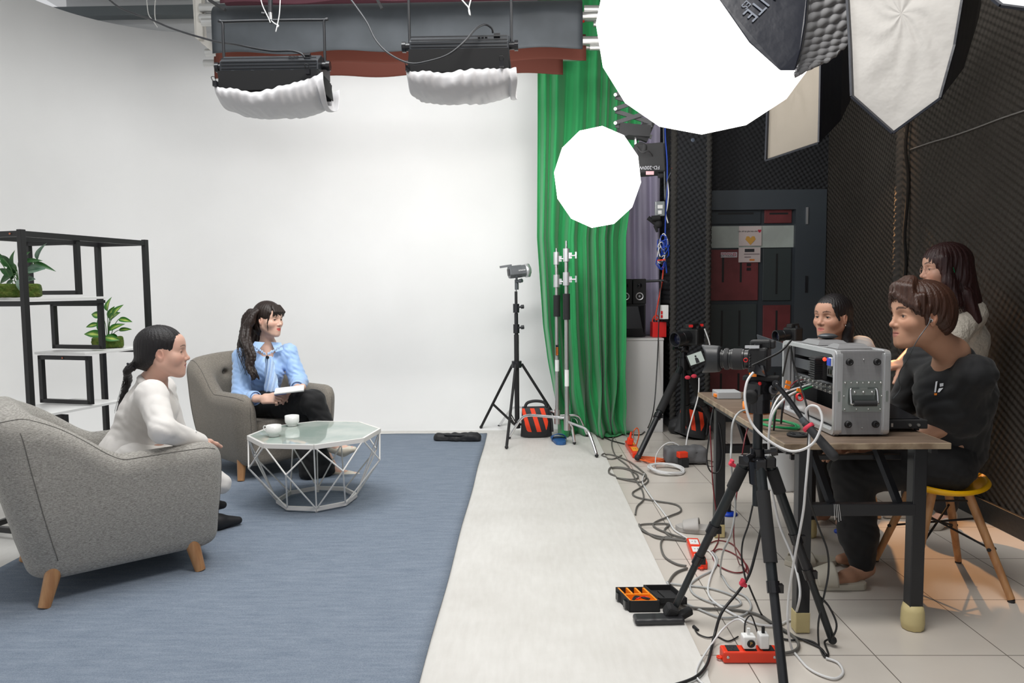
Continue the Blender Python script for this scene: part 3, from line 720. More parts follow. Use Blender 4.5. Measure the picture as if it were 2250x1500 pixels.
# ---- armchairs
def fabric(name, c1, c2):
    m, nt, b, L = nodes_mat(name)
    tc = nt.nodes.new('ShaderNodeTexCoord'); hs = []
    for sc3 in ((95, 95, 700), (700, 700, 95)):
        mp = nt.nodes.new('ShaderNodeMapping'); mp.inputs['Scale'].default_value = sc3; L(tc.outputs['Object'], mp.inputs['Vector'])
        n = nt.nodes.new('ShaderNodeTexNoise'); n.inputs['Scale'].default_value = 1; n.inputs['Detail'].default_value = 3; L(mp.outputs[0], n.inputs['Vector']); hs.append(n.outputs[0])
    s = mth(nt, 'ADD', mth(nt, 'MULTIPLY', hs[0], .7), mth(nt, 'MULTIPLY', hs[1], .3))
    r = nt.nodes.new('ShaderNodeMapRange'); r.inputs[1].default_value = .38; r.inputs[2].default_value = .62; L(s, r.inputs[0])
    x = nt.nodes.new('ShaderNodeMix'); x.data_type = 'RGBA'; x.inputs[6].default_value = (*c1, 1); x.inputs[7].default_value = (*c2, 1); L(r.outputs[0], x.inputs[0]); L(x.outputs[2], b.inputs['Base Color'])
    bp = nt.nodes.new('ShaderNodeBump'); bp.inputs['Strength'].default_value = .5; bp.inputs['Distance'].default_value = .002; L(s, bp.inputs['Height']); L(bp.outputs[0], b.inputs['Normal'])
    b.inputs['Roughness'].default_value = .95; b.inputs['Specular IOR Level'].default_value = .1; b.inputs['Sheen Weight'].default_value = .15
    return m
FAB1 = fabric('grey_melange_fabric', (.20, .19, .172), (.46, .44, .405)); FAB2 = fabric('taupe_fabric', (.17, .152, .128), (.30, .272, .235))
def sstep(t): t = np.clip(t, 0, 1); return t*t*(3-2*t)
def smax(a, b, k): h = np.maximum(k-np.abs(a-b), 0)/k; return np.maximum(a, b)+h*h*k*.25
def smin(a, b, k): return -smax(-a, -b, k)
def armchair(loc, ang, label, fab, group, hw=.35, hd=.375):
    t = thing('armchair', label, 'armchair', loc, group); t.rotation_euler = (0, 0, 0)
    T = Matrix.Translation(loc) @ Matrix.Rotation(ang-PI/2, 4, 'Z')     # local +y = facing
    h = .009; lo = np.array((-.54, -.64, .06)); n = np.array((121, 130, 96))
    X = lo[0]+h*np.arange(n[0])[:, None, None]; Y0 = lo[1]+h*np.arange(n[1])[None, :, None]; Z = lo[2]+h*np.arange(n[2])[None, None, :]
    rake = .17*(Z-.15)*np.clip(-(Y0+.05)/.3, 0, 1); Y = Y0+rake
    wz = hw-.035*np.clip((.45-Z)/.3, 0, 1)**2+.0*Z+.012*np.clip((Z-.15)/.4, 0, 1)
    def rr(x, y, hx, hy, r): qx = np.abs(x)-hx+r; qy = np.abs(y)-hy+r; return np.sqrt(np.maximum(qx, 0)**2+np.maximum(qy, 0)**2)+np.minimum(np.maximum(qx, qy), 0)-r
    plan = rr(X, Y-.0, wz, hd+.02*np.clip((Z-.2)/.3, 0, 1), .13)
    zt = .625+.005*sstep((Y+.1)/.45)+.25*sstep((-Y-.02)/.27)-.05*(X/hw)**2*sstep((-Y-.1)/.2)
    outer = smax(plan, (Z-zt)*.85, .09); outer = smax(outer, (.112-Z)+.0*X, .06)
    inner = rr(X, Y-.35-0*X, hw-.135+.02*sstep((Z-.35)/.3), .60, .13); inner = smax(inner, .30-Z, .03)
    inner = smax(inner, -(Y+hd-.16), .10)
    D = smax(outer, -inner, .075)
    for bx_, bz_ in ((-.15, .72), (0, .74), (.15, .72), (-.08, .58), (.08, .58)):
        d = np.sqrt((X-bx_)**2+(Y+hd-.153)**2*.7+(Z-bz_)**2)-.012; D = smax(D, -d, .06)
    V, Q = surface_nets(D.astype(np.float32), lo, h)
    Tn = np.array(T); Vw = V@Tn[:3, :3].T+Tn[:3, 3]
    np_mesh('shell', Vw, Q, fab, t)
    from mathutils.bvhtree import BVHTree
    bv = BVHTree.FromPolygons([Vector(v) for v in V], [list(map(int, q)) for q in Q])
    def snap(p, off=.0008):
        hit = bv.find_nearest(Vector(p)); return hit[0]+hit[1]*off
    pm = mat('piping_'+fab.name, (.13, .122, .112), .9)
    for s in (-1, 1):
        e = MB(T); pts = []
        for k in range(26):
            y = .38-k/25*.76; z = .625+.005*float(sstep((y+.1)/.45))+.25*float(sstep((-y-.02)/.27))
            pts.append(snap((s*(hw-.025), y-.17*(z-.15)*min(1, max(0, -(y+.05)/.3)), z-.035+.0)))
        e.tube(pts, .0017, 6, 2); e.build('seam', pm, t)
        e = MB(T); e.tube([snap((s*(hw+.05), -.30-.17*(z-.15), z)) for z in [.19+.04*i for i in range(16)]], .0017, 6, 2); e.build('seam', pm, t)
        e = MB(T); e.tube([snap((s*(hw-.04), .5, z)) for z in [.2+.03*i for i in range(13)]], .0016, 6, 2); e.build('seam', pm, t)
    cu = SDF().bxx((0, .075, .355), (hw-.128, .29, .065), .045)
    V, Q = cu.mesh(.009, folds(.006, .5)); Vw = V@Tn[:3, :3].T+Tn[:3, 3]; np_mesh('seat_cushion', Vw, Q, fab, t)
    for bx_, bz_ in ((-.15, .72), (0, .74), (.15, .72), (-.08, .58), (.08, .58)):
        p = snap((bx_, -.26-.17*(bz_-.15), bz_)); e = MB(T); e.sphere(p, .010, 12, 8); e.build('button', fab, t)
    for sx, sy in ((-1, -1), (1, -1), (-1, 1), (1, 1)):
        e = MB(T); e.cyl((sx*.355, sy*.318-.035, .012+.0), (sx*.325, sy*.275-.025, .18), .024, .035, 20); e.build('leg', WOOD, t)
    return t
GRP = None
armchair(Vector((-2.02, 3.465, .010)), math.atan2(.65, .76), 'light grey armchair in the front, seen from behind, with the woman in white', FAB1, GRP, .395, .40)
armchair(Vector((-2.0, 5.47, .010)), math.atan2(-.66, .75), 'brown-grey armchair at the back holding the woman in blue blouse', FAB2, GRP, .395, .395)

# ---- glass coffee table
TC = Vector((-1.335, 4.51, 0)); t = thing('coffee_table', 'octagonal glass coffee table on white wire frame', 'table', (TC.x, TC.y, .018))
def ring(R, z, off, s=8): return [TC+Vector((R*math.cos(off+2*PI*i/8), R*math.sin(off+2*PI*i/8), z)) for i in range(8)]
O0 = PI/8-.13; top = ring(.400, .455, O0); midr = ring(.418, .30, O0+PI/8); bot = ring(.243, .045, O0)
e = MB()
for i in range(8):
    p, q = top[i], top[(i+1) % 8]; e.bar(p, q, .016, .026)
e.build('rim', WHTM, t)
MARB = mat('marbled_glass', (.48, .53, .49), .04, coat=.0, var=(3.5, (.34, .42, .38), .42, .62), spec=.5)
e = MB(); e.prism([(p.x-TC.x, p.y-TC.y) for p in ring(.392, 0, O0)], .008, Matrix.Translation((TC.x, TC.y, .463))); e.build('glass_top', MARB, t)
for i in range(8):
    e = MB()
    e.cyl(top[i], midr[i], .0048, n=8); e.cyl(top[(i+1) % 8], midr[i], .0048, n=8)
    e.cyl(midr[i], bot[i], .0048, n=8); e.cyl(midr[i], bot[(i+1) % 8], .0048, n=8); e.build('wire', WHTM, t)
for i in (0, 2, 4, 6): e = MB(); e.cyl(top[i], bot[i], .0045, n=8); e.build('wire', WHTM, t)
e = MB()
for i in range(8): e.bar(bot[i], bot[(i+1) % 8], .014, .024)
e.build('base_ring', WHTM, t)
for i in (0, 2, 4, 6): e = MB(); p = bot[i]*.94+TC*.06; e.cyl((p.x, p.y, .0215), (p.x, p.y, .040), .009); e.build('foot', WHTM, t)
CER = mat('white_ceramic', (.82, .82, .80), .15)
def cup(p, label, ha):
    t = thing('tea_cup', label, 'cup', p, 'white cups on the glass table')
    e = MB(); e.lathe([(0, .001), (.030, .001), (.031, .006), (.032, .014), (.042, .022), (.0455, .030), (.0460, .036), (.0460, .070), (.0435, .070), (.042, .036), (.028, .014), (0, .012)], p, (0, 0, 1), 40); e.build('bowl', CER, t)
    if ha is not None:
        d = Vector((math.cos(ha), math.sin(ha), 0)); e = MB(); e.tube([p+d*.044+Vector((0, 0, .062)), p+d*.066+Vector((0, 0, .062)), p+d*.071+Vector((0, 0, .048)), p+d*.060+Vector((0, 0, .032)), p+d*.043+Vector((0, 0, .034))], .0035, 8, 5); e.build('handle', CER, t)
    return t
q = F(602, 958, .469); cup(Vector((q.x, q.y, .4675)), 'white cup with visible handle near left edge of the glass table', 2.9)
q = F(642, 935, .469); cup(Vector((q.x, q.y, .4675)), 'white cup in the middle of glass table, no handle visible', 1.75)

# ================================================================== MIDDLE: bag, lamp stand, chrome stands, sandbags, slippers
BAGM = mat('black_nylon', (.014, .014, .016), .6, bump=(50, .3, .004))
t = thing('tripod_bag', 'flat black nylon pouch lying at the back corner of the carpet', 'bag', F(1000, 966, .024))
q0 = F(948, 965, .03); q1 = F(1056, 966, .03)
s = SDF().rc(q0+Vector((.07, 0, .01)), (q0+q1)/2, .050, .055, .03).rc((q0+q1)/2, q1+Vector((-.05, 0, .012)), .055, .052, .03).el((q1.x-.1, q1.y, .06), (.10, .05, .04), .02)
V, Q = s.mesh(.008, folds(.014, 1.2), clip=[(0, 0, -1, -.0265)]); np_mesh('body', V, Q, BAGM, t)
MB().tube([q0+Vector((.12, -.05, .05)), q0+Vector((.25, -.075, .05)), q0+Vector((.40, -.05, .05))], .006).build('strap', BLACK, t)

def knob(mb, p, d, r=.012, L=.03):
    p = Vector(p); d = Vector(d).normalized(); mb.cyl(p, p+d*L*.5, r*.5); mb.cyl(p+d*L*.5, p+d*L, r, r, 8); return mb
t = thing('lamp_stand', 'black tripod light stand carrying a small grey video lamp', 'light stand', (-.085, 6.71, .012))
feet = [F(1057, 938, .03), F(1113, 982, .03), F(1240, 946, .03)]
c = Vector(((feet[0].x+feet[1].x+feet[2].x)/3, (feet[0].y+feet[1].y+feet[2].y)/3, 0))
top_z = P(1133, 800, c.y).z
e = MB(); e.cyl((c.x, c.y, .10), (c.x, c.y, P(1133, 735, c.y).z), .022); e.build('pole', BLKM, t)
e = MB(); e.cyl((c.x, c.y, P(1133, 735, c.y).z), (c.x, c.y, P(1135, 688, c.y).z), .0175); e.build('pole', BLACK, t)
e = MB(); e.cyl((c.x, c.y, P(1133, 688, c.y).z), (c.x, c.y, P(1135, 640, c.y).z), .013); e.build('pole', BLKM, t)
e = MB(); e.cyl((c.x, c.y, P(1133, 641, c.y).z), (c.x, c.y, P(1135, 628, c.y).z), .008); e.build('spigot', CHR, t)
for yy in (722, 677): e = MB(); z = P(1133, yy, c.y).z; e.cyl((c.x, c.y, z-.04), (c.x, c.y, z+.04), .028); knob(e, (c.x+.02, c.y-.01, z+.01), (1, -.2, .1), .018, .05); e.build('collar', BLACK, t)
e = MB(); e.cyl((c.x, c.y, top_z-.03), (c.x, c.y, top_z+.03), .045); e.build('hub', BLACK, t)
e = MB(); e.cyl((c.x, c.y, .09), (c.x, c.y, .14), .03); e.build('lower_hub', BLACK, t)
for f in feet:
    dd = (Vector((f.x, f.y, 0))-Vector((c.x, c.y, 0))).normalized(); h0 = Vector((c.x, c.y, top_z))+dd*.05
    e = MB(); e.cyl(h0, f, .0125); lg = e.build('leg', BLKM, t)
    e = MB(); e.sphere(f, .016, 10, 8); e.build('rubber_foot', RUB, lg)
    mid = h0*.38+f*.62
    for o_ in (-.009, .009): e = MB(); sdv = Vector((-dd.y, dd.x, 0))*o_; e.bar(mid+sdv, Vector((c.x, c.y, .115))+dd*.03+sdv, .004, .012); e.build('brace', BLKM, t)
t = thing('video_lamp', 'small grey cylinder video light mounted on top of the black stand', 'lamp', Vector((c.x, c.y, P(1135, 615, c.y).z)))
GL = mat('lamp_grey', (.16, .17, .18), .45, .3); cz = P(1135, 597, c.y)
A = Vector((cz.x+.03, cz.y-.0, cz.z+.005)); ax = Vector((.93, .30, .10)).normalized()
Tm = frame(A, z=ax, x=(ax.y, -ax.x, 0))
e = MB(Tm); oct_ = [(.058*math.cos(PI/8+k*PI/4), .058*math.sin(PI/8+k*PI/4)) for k in range(8)]; e.prism(oct_, .15, Matrix.Translation((0, 0, -.03))); e.build('body', GL, t, bevel=.004)
for k in range(9): e = MB(Tm); e.prism([(x*1.05, y*1.05) for x, y in oct_], .006, Matrix.Translation((0, 0, -.09+k*.012))); e.build('fin', GL, t)
e = MB(Tm); e.lathe([(.055, .045), (.062, .05), (.062, .085), (.055, .085), (.05, .06)], (0, 0, 0)); e.build('bayonet_ring', ALU, t)
e = MB(Tm); e.lathe([(.05, .075), (.035, .10), (0, .108)], (0, 0, 0)); e.build('glass', mat('led_dome', (.75, .78, .8), .1), t)
wt = text('lettering', 'amaran', .022, WHT, frame(A+ax*(-.0)+Vector((.02, -.062, .01)), x=(ax.x, ax.y, ax.z), z=(.30, -.95, .1)), t)
e = MB(); q = A-ax*.08; e.bar(q+Vector((0, 0, .06)), q+Vector((-.10, -.03, .045)), .03, .02); e.build('handle', GL, t)
e = MB(); e.bar((cz.x, cz.y-.06, cz.z-.04), (cz.x, cz.y-.0, cz.z-.11), .02, .012); e.bar((cz.x, cz.y+.06, cz.z-.04), (cz.x, cz.y, cz.z-.11), .02, .012); e.cyl((cz.x, cz.y, cz.z-.16), (cz.x, cz.y, cz.z-.07), .018); knob(e, (cz.x, cz.y-.02, cz.z-.09), (.8, -.5, .2), .018, .06); e.build('yoke', GREYM, t)
e = MB(Tm); e.prism([(-.03, -.03), (.03, -.03), (.03, .03), (-.03, .03)], .006, Matrix.Translation((0, 0, -.107))); e.build('rear_panel', BLACK, t)

def c_stand(cx, Y, topz, feet, label, tape, gripz, top_px):
    t = thing('chrome_stand', label, 'light stand', (cx, Y, .012), 'pair of chrome light stands')
    e = MB(); e.cyl((cx, Y, .18), (cx, Y, gripz[0]), .0185); lp = e.build('lower_pole', STEEL, t)
    e = MB(); e.cyl((cx, Y, gripz[0]), (cx, Y, gripz[1]), .030); e.build('foam_grip', BLKM, t)
    z1 = gripz[1]
    e = MB(); e.cyl((cx, Y, z1), (cx, Y, topz-.17), .016); e.build('middle_pole', STEEL, t)
    e = MB(); e.cyl((cx, Y, topz-.17), (cx, Y, topz-.10), .018); e.cyl((cx, Y, topz-.10), (cx, Y, topz-.05), .008, .010); e.cyl((cx, Y, topz-.055), (cx, Y, topz), .0085); e.build('stud', CHR, t)
    for dz, w in ((.12, .030), (.32, .028)):
        z = z1+dz; e = MB(); e.cyl((cx, Y, z-.05), (cx, Y, z+.06), w); e.box((cx+.03, Y-.01, z), (.03, .02, .05)); e.build('clamp_collar', ALU, t)
        e = MB(); e.cyl((cx+.03, Y-.02, z), (cx+.075, Y-.03, z), .007); e.bar((cx+.078, Y-.03, z-.025), (cx+.078, Y-.03, z+.03), .014, .01); e.build('wing_knob', CHR, t)
    e = MB(); e.cyl((cx, Y, .14), (cx, Y, .27), .028); e.build('base_hub', STEEL, t)
    for k, f in enumerate(feet):
        d = Vector((f.x-cx, f.y-Y, 0)); D = d.length; d.normalize(); z0 = .245-.03*k
        pts = [Vector((cx, Y, z0))+d*.02, Vector((cx, Y, z0))+d*(D*.35), Vector((cx, Y, z0-.005))+d*(D*.66), Vector((cx, Y, z0-.05))+d*(D*.80), Vector((f.x, f.y, .03))]
        e = MB(); e.tube(pts, .0125, 12, 6); lg = e.build('leg', CHR, t)
        e = MB(); e.sphere((f.x, f.y, .028), .0155, 10, 8); e.build('foot_cap', RUB, lg)
    if tape:
        e = MB(); e.cyl((cx, Y, tape[0]), (cx, Y, tape[1]), .0195); e.build('paper_label', WHT, t)
    return t
Y1 = 6.20; x1 = P(1245, 700, Y1).x; z = lambda py, Y: P(1240, py, Y).z
c_stand(x1, Y1, z(529, Y1), [F(1119, 960, .03), F(1311, 1000, .03), F(1262, 972, .03)], 'taller chrome stand in front of the green curtain with wing knobs', (z(848, Y1), z(812, Y1)), (z(702, Y1), z(645, Y1)), 0)
Y2 = 6.50; x2 = P(1223.5, 700, Y2).x
c_stand(x2, Y2, z(545, Y2), [F(1097, 935, .03), F(1290, 955, .03), F(1280, 950, .03)], 'shorter chrome stand just left of taller one beside the curtain edge', (z(815, Y2), z(790, Y2)), (z(695, Y2), z(648, Y2)), 0)
e = MB(); e.bar((x2, Y2-.022, z(780, Y2)), (x2, Y2-.022, z(757, Y2)), .028, .006, up=(0, 1, 0))
tl = e.build('tape_label', BLKM, bpy.data.objects['chrome_stand.001'])
e = MB()
for k in range(6): e.bar((x2, Y2-.026, z(779-k*3, Y2)), (x2, Y2-.026, z(777.6-k*3, Y2)), .018, .002, up=(0, 1, 0))
e.build('print', ORT, tl)

SBO = mat('neon_orange_cloth', (.85, .055, .012), .7)
def sandbag(T, label, scale=1.0):
    t = thing('sandbag', label, 'sandbag', T.translation)
    e = MB(T)
    for s in (-1, 1):
        def fn(u, v, s=s):
            x = (u-.5)*.25*(1+.14*(1-v)); z = .012+v*.27-.02*math.sin(PI*u)*(1-v); b_ = .052*(math.sin(PI*v)**.5*.7+.3*(1-v))*(math.sin(PI*max(0.001, min(.999, u)))**.35)
            return (x, s*b_, z)
        e.grid(fn, 20, 20)
    e.build('body', BAGM, t)
    for k in range(3):
        e = MB(T)
        def fs(u, v, k=k):
            zz = .03+v*.235; x = -.115+k*.088+(.24-zz)*.28+u*.040-.022; x = max(-.125, min(.125, x)); uu = x/.25+.5; vv = (zz-.012)/.27
            b_ = .052*(math.sin(PI*vv)**.5*.7+.3*(1-vv))*(math.sin(PI*max(0.001, min(.999, uu)))**.35)
            return (x, -b_-.003, zz)
        e.grid(fs, 4, 16); e.build('stripe', SBO, t)
    e = MB(T); e.tube([(-.10, 0, .27), (-.075, 0, .315), (0, 0, .33), (.075, 0, .315), (.10, 0, .27)], .014); e.build('handle', BAGM, t)
    e = MB(T); e.tube([(.125, 0, .25), (.14, -.01, .15), (.145, -.015, .05)], .012); e.build('webbing', BAGM, t)
    return t
q = F(1178, 952, .015); sandbag(Matrix.Translation((q.x, 6.52, .012)) @ Matrix.Rotation(.08, 4, 'Z') @ Matrix.Rotation(-.12, 4, 'X'), 'black sandbag with orange stripes standing among the light stand legs')
def slide(T, label, mm, name='slipper', top=None, L=.25, sh=.052):
    t = thing(name, label, 'slipper', T.translation)
    def out(s):   # sole half width along the foot
        return .030+.018*math.sin(PI*min(1, s*1.05))**.6+.010*math.exp(-((s-.72)/.16)**2)-.03*max(0, s-.93)/.07-.02*max(0, .06-s)/.06
    e = MB(T)
    prof = [((s/24)*L, out(s/24)*L/.25) for s in range(25)]
    poly = [(w, y) for y, w in prof]+[(-w, y) for y, w in prof[::-1]]
    e.prism(poly, .026, Matrix.Translation((0, 0, .014))); e.build('sole', mm, t, bevel=.006)
    e = MB(T)
    def st(u, v):
        y = L*(.50+.32*v+.03*math.sin(PI*u)); w = (out(.66)+.004)*L/.25; a = PI*(u)
        return (w*math.cos(a), y, .02+sh*(1-.45*v)*math.sin(a)**.75)
    e.grid(st, 20, 10); e.build('strap', mm, t, solid=.006)
    return t
BS = mat('blue_slipper', (.02, .10, .28), .5)
q = F(1236, 975, .02); slide(Matrix.Translation((q.x-.01, q.y-.02, .0125)) @ Matrix.Rotation(.1, 4, 'Z'), 'blue rubber slide slipper on the white floor near the chrome stand', BS, L=.27)
# ================================================================== CEILING: backdrop rolls, lamps, softboxes
DGC = mat('dark_grey_cloth', (.032, .038, .044), .6, var=(5, (.045, .052, .060), .4, .7)); BRN = mat('rust_brown_cloth', (.115, .026, .014), .8); MAR = mat('maroon_cloth', (.05, .008, .016), .8)
def hang(name, px0, px1, py0, py1, Y, mm, label, r):
    x0, x1, z0, z1 = rect(px0, py0, px1, py1, Y); t = thing(name, label, 'backdrop', ((x0+x1)/2, Y, z1))
    e = MB()
    def f(u, v):
        x = x0+u*(x1-x0); zc = z1-r
        if v < .5: a = PI*(1-v/.5)*1.0-PI/2; return (x, Y-r*math.cos(a)*1.0, zc+r*math.sin(PI/2*(1-v/.5)*1.0) if False else zc+r*math.cos(PI*v))  if False else (x, Y-r*math.sin(PI*v), zc+r*math.cos(PI*v))
        w = (v-.5)/.5; return (x, Y-r+.012*math.sin(u*9)*w, zc+(z0-zc)*w+.012*math.sin(u*23)*w*w)
    e.grid(f, 60, 20); e.build('hanging_cloth', mm, t, solid=.006)
    e = MB(); e.cyl((x0+.02, Y, z1-r), (x1-.02, Y, z1-r), r*.92, n=24); e.build('rolled_cloth', mm, t)
    e = MB(); e.cyl((x0-.12, Y, z1-r), (x1+.16, Y, z1-r), .03, n=16); e.build('tube', STEEL, t); return t
hang('backdrop_roll', 478, 1278, 10, 121, 5.85, DGC, 'long dark grey backdrop roll hanging across the top of the set', .11)
hang('backdrop_roll', 484, 1286, 84, 144, 6.12, BRN, 'brown backdrop roll just behind the dark grey one, longest to the right', .09)
hang('backdrop_roll', 479, 1236, 112, 173, 6.40, BRN, 'lowest rust brown backdrop roll touching the white wall glow', .08)
hang('backdrop_roll', 490, 1300, -30, 7, 5.6, MAR, 'dark maroon backdrop roll at the very top edge', .06)
t = thing('chrome_rails', 'bare chrome tubes sticking out at the right end of the backdrop rolls', 'tube', P(1310, 60, 6.0))
for (a, b_, y, r) in ((1283, 1328, 22, .035), (1284, 1332, 38, .035), (1304, 1330, 53, .022), (1280, 1326, 90, .036), (1296, 1334, 105, .022)):
    MB().cyl(P(a, y, 6.0), P(b_, y, 6.0), r).build('tube', STEEL, t)
MB().cyl(P(1276, 39, 6.0), P(1284, 39, 6.0), .037).build('red_cap', RED, t)
rbox(MB(), 1331, 80, 1352, 130, 6.05, .01).build('bracket', mat('bracket_pale', (.50, .49, .47), .5), t)
BRK = mat('bracket_cream', (.52, .50, .46), .5)
t = thing('wall_bracket', 'cream metal bracket carrying the backdrop rolls at their left end', 'bracket', P(440, 40, 6.2))
e = MB(); q = [P(a, c, 6.1) for a, c in ((424, -20), (448, -20), (452, 80), (488, 120), (484, 128), (430, 84))]
e.prism([(p.x, p.z) for p in q], .03, Matrix(((1, 0, 0, 0), (0, 0, -1, 6.1), (0, 1, 0, 0), (0, 0, 0, 1)))); e.build('plate', BRK, t)
e = MB(); e.bar(P(436, -20, 6.06), P(440, 86, 6.06), .05, .02, up=(0, 1, 0)); e.build('flange', BRK, t)
for y in (18, 40): MB().cyl(P(440, y, 6.05), P(476, y, 6.05), .035).build('tube_end', STEEL, t)
e = MB(); e.bar(P(460, 0, 5.4), P(495, 22, 5.4), .03, .02); tag(e.build('black_strut', BLKM), 'short black strut slanting beside the cream bracket at the top', 'strut')
e = MB(); e.bar(P(824, -10, 5.4), P(840, 20, 5.4), .035, .02); tag(e.build('black_strut', BLKM), 'short black strut end above the dark grey roll, right of the middle', 'strut')

CLO = mat('white_diffuser_cloth', (.60, .59, .60), .75, sheen=.2, bump=(9, .35, .01))
def panel_lamp(label, Y, px0, px1, pyA, pyB, pyC, edge, pyD, yoke, group='studio panel lamps'):
    x0, x1, z1, z0_ = 0, 0, 0, 0
    x0, x1, zB, zA = rect(px0, pyA, px1, pyB, Y); zC = P((px0+px1)/2, pyC, Y).z; zD = P((px0+px1)/2, pyD-4, Y-.02).z; dp = .26
    t = thing('panel_lamp', label, 'lamp', ((x0+x1)/2, Y+dp/2, zA), group)
    e = MB(); e.prism([(0, zB), (dp, zB), (dp, zA+.02), (.07, zA+.02), (0, zA-.028)], x1-x0, Matrix(((0, 0, 1, (x0+x1)/2), (1, 0, 0, Y), (0, 1, 0, 0), (0, 0, 0, 1)))); hs = e.build('housing', mat('lamp_housing', (.030, .034, .040), .35, .2), t, bevel=.004)
    e = MB()
    for k in range(4): e.bx(x0+.01, x1-.01, Y-.004, Y+.0, zB+.012+k*.018, zB+.018+k*.018)
    e.build('ridges', BLACK, hs)
    for k in range(3): e = MB(); e.box((x0+(x1-x0)*(.70+.035*k), Y+.032, zA-.003), (.014, .02, .012), (.7, 0, 0)); e.build('switch', BLKG, hs)
    e = MB(); e.box((x0+(x1-x0)*.88, Y+.03, zA+.0), (.035, .03, .03), (.7, 0, 0)); e.build('power_socket', BLKG, hs)
    e = MB(); e.box(((x0+x1)/2, Y-.02, (zB+zC)/2-.006), (x1-x0, .006, zB-zC), (.22, 0, 0)); e.build('barn_door', BLKM, t)
    e = MB(); e.box(((x0+x1)/2, Y+dp+.02, (zB+zC)/2-.006), (x1-x0, .006, zB-zC), (-.22, 0, 0)); e.build('barn_door', BLKM, t)
    for sx in (x0-.004, x1+.004): e = MB(); e.box((sx, Y+dp/2, (zB+zC)/2-.004), (.006, dp+.02, (zB-zC)), (0, .12 if sx < x1-.1 else -.12, 0)); e.build('barn_door', BLKM, t)
    for s_ in (0, 1):
        e = MB(); xs = x0 if s_ == 0 else x1; dx = -.03 if s_ == 0 else .03
        e.cyl((xs, Y+dp/2-.06, (zA+zB)/2), (xs+dx, Y+dp/2-.06, (zA+zB)/2), .022, n=10); e.cyl((xs+dx, Y+dp/2-.06, (zA+zB)/2), (xs+dx*1.7, Y+dp/2-.06, (zA+zB)/2), .03, n=6); e.build('tilt_knob', BLKG, t)
    e = MB(); zy = P((px0+px1)/2, yoke, Y+.1).z; e.tube([(x0-.012, Y+.1, (zA+zB)/2), (x0-.012, Y+.1, zy-.02), (x0+.01, Y+.1, zy), (x1-.01, Y+.1, zy), (x1+.012, Y+.1, zy-.02), (x1+.012, Y+.1, (zA+zB)/2)], .0085, 8, 6); e.build('yoke', BLACK, t)
    for k in range(4): e = MB(); e.bx(x0+(x1-x0)*(.12+.2*k), x0+(x1-x0)*(.15+.2*k), Y-.006, Y, zB-.006, zB+.002); e.build('hinge', GREYM, t)
    # gathered white cloth clipped round the barn doors
    e = MB()
    def f(u, v):
        i = min(int(u*(len(edge)-1)), len(edge)-2); w = u*(len(edge)-1)-i; top = edge[i]*(1-w)+edge[i+1]*w
        zt_ = P((px0+px1)/2, top, Y-.055).z; x = x0-.01+u*(x1-x0+.05); a = PI*v
        sag = (math.sin(PI*min(1, u*1.06)))**.45 if u < .94 else .62
        yy = Y-.055+(dp+.11)*(1-math.cos(a))/2; zz = zt_+(zD-zt_)*math.sin(a)**.6*(.55+.45*sag)
        wr = .004*math.sin(u*33+v*9+2*math.sin(u*11))+.003*math.sin(u*83-v*11+3*math.sin(u*7))+.006*math.sin(u*13+v*12)
        return (x+wr*.6, yy-wr*(1-v)*1.2, zz+wr*.5)
    e.grid(f, 110, 26); e.build('diffuser_cloth', CLO, t, solid=.002)
    for u_ in (.0, .93):
        e = MB(); i = min(int(u_*(len(edge)-1)), len(edge)-2); p = Vector((x0+u_*(x1-x0), Y-.065, P((px0+px1)/2, edge[i]+(edge[i+1]-edge[i])*(u_*(len(edge)-1)-i), Y).z)); e.box(p, (.022, .03, .03)); e.tube([p+Vector((-.008, -.01, .01)), p+Vector((-.01, -.03, .03)), p+Vector((.01, -.03, .03)), p+Vector((.008, -.01, .01))], .002, 6); e.build('binder_clip', BLKG, t)
    return t
pl1 = panel_lamp('left hanging panel lamp, its white cloth clipped up at the right', 4.25, 482, 699, 122, 155, 196, [190, 194, 198, 199, 197, 190, 182, 172, 160], 247, 46)
pl2 = panel_lamp('right hanging panel lamp with white cloth bulging evenly below', 4.15, 899, 1118, 78, 108, 156, [157, 157, 158, 156, 155, 154, 152, 150, 150], 214, -30)
t = thing('ceiling_pole', 'black drop pole holding the left panel lamp with white ties', 'pole', P(594, 0, 4.35))
MB().cyl(P(594, -60, 4.35), P(594, 28, 4.35), .013).build('pole', BLACK, t); MB().cyl(P(594, 28, 4.35), P(595, 44, 4.35), .012).build('spigot', CHR, t); e = MB(); e.cyl(P(595, 44, 4.35), P(595, 54, 4.35), .006); knob(e, P(590, 33, 4.35), (-1, 0, .2), .012, .04); e.build('knob', BLACK, t)
for pts in ([(572, -5), (578, 15), (590, 40), (594, 50)], [(616, -5), (614, 30), (610, 52), (606, 70)], [(596, 45), (604, 52), (612, 56), (609, 60)]): MB().tube([P(a, c, 4.33) for a, c in pts], .003, 6).build('string', WHT, t)
o = MB().tube([P(a, c, 4.2) for a, c in ((1010, -6), (1022, 8), (1030, 18), (1033, 34), (1030, 20), (1036, -6))], .004, 6).build('string_tie', WHT); tag(o, 'white string knot hanging above the right panel lamp', 'string')
o = MB().tube([P(a, c, y) for a, c, y in ((236, -4, 5.2), (262, 16, 5.1), (300, 32, 5.0), (330, 42, 4.9), (366, 58, 4.8), (400, 70, 4.7), (440, 82, 4.6), (478, 92, 4.5), (520, 98, 4.4), (560, 106, 4.35), (600, 112, 4.3), (640, 112, 4.25), (662, 118, 4.22), (670, 128, 4.22))], .0065).build('power_cable', BLACK); tag(o, 'black power cable running from top left corner to left panel lamp', 'cable')
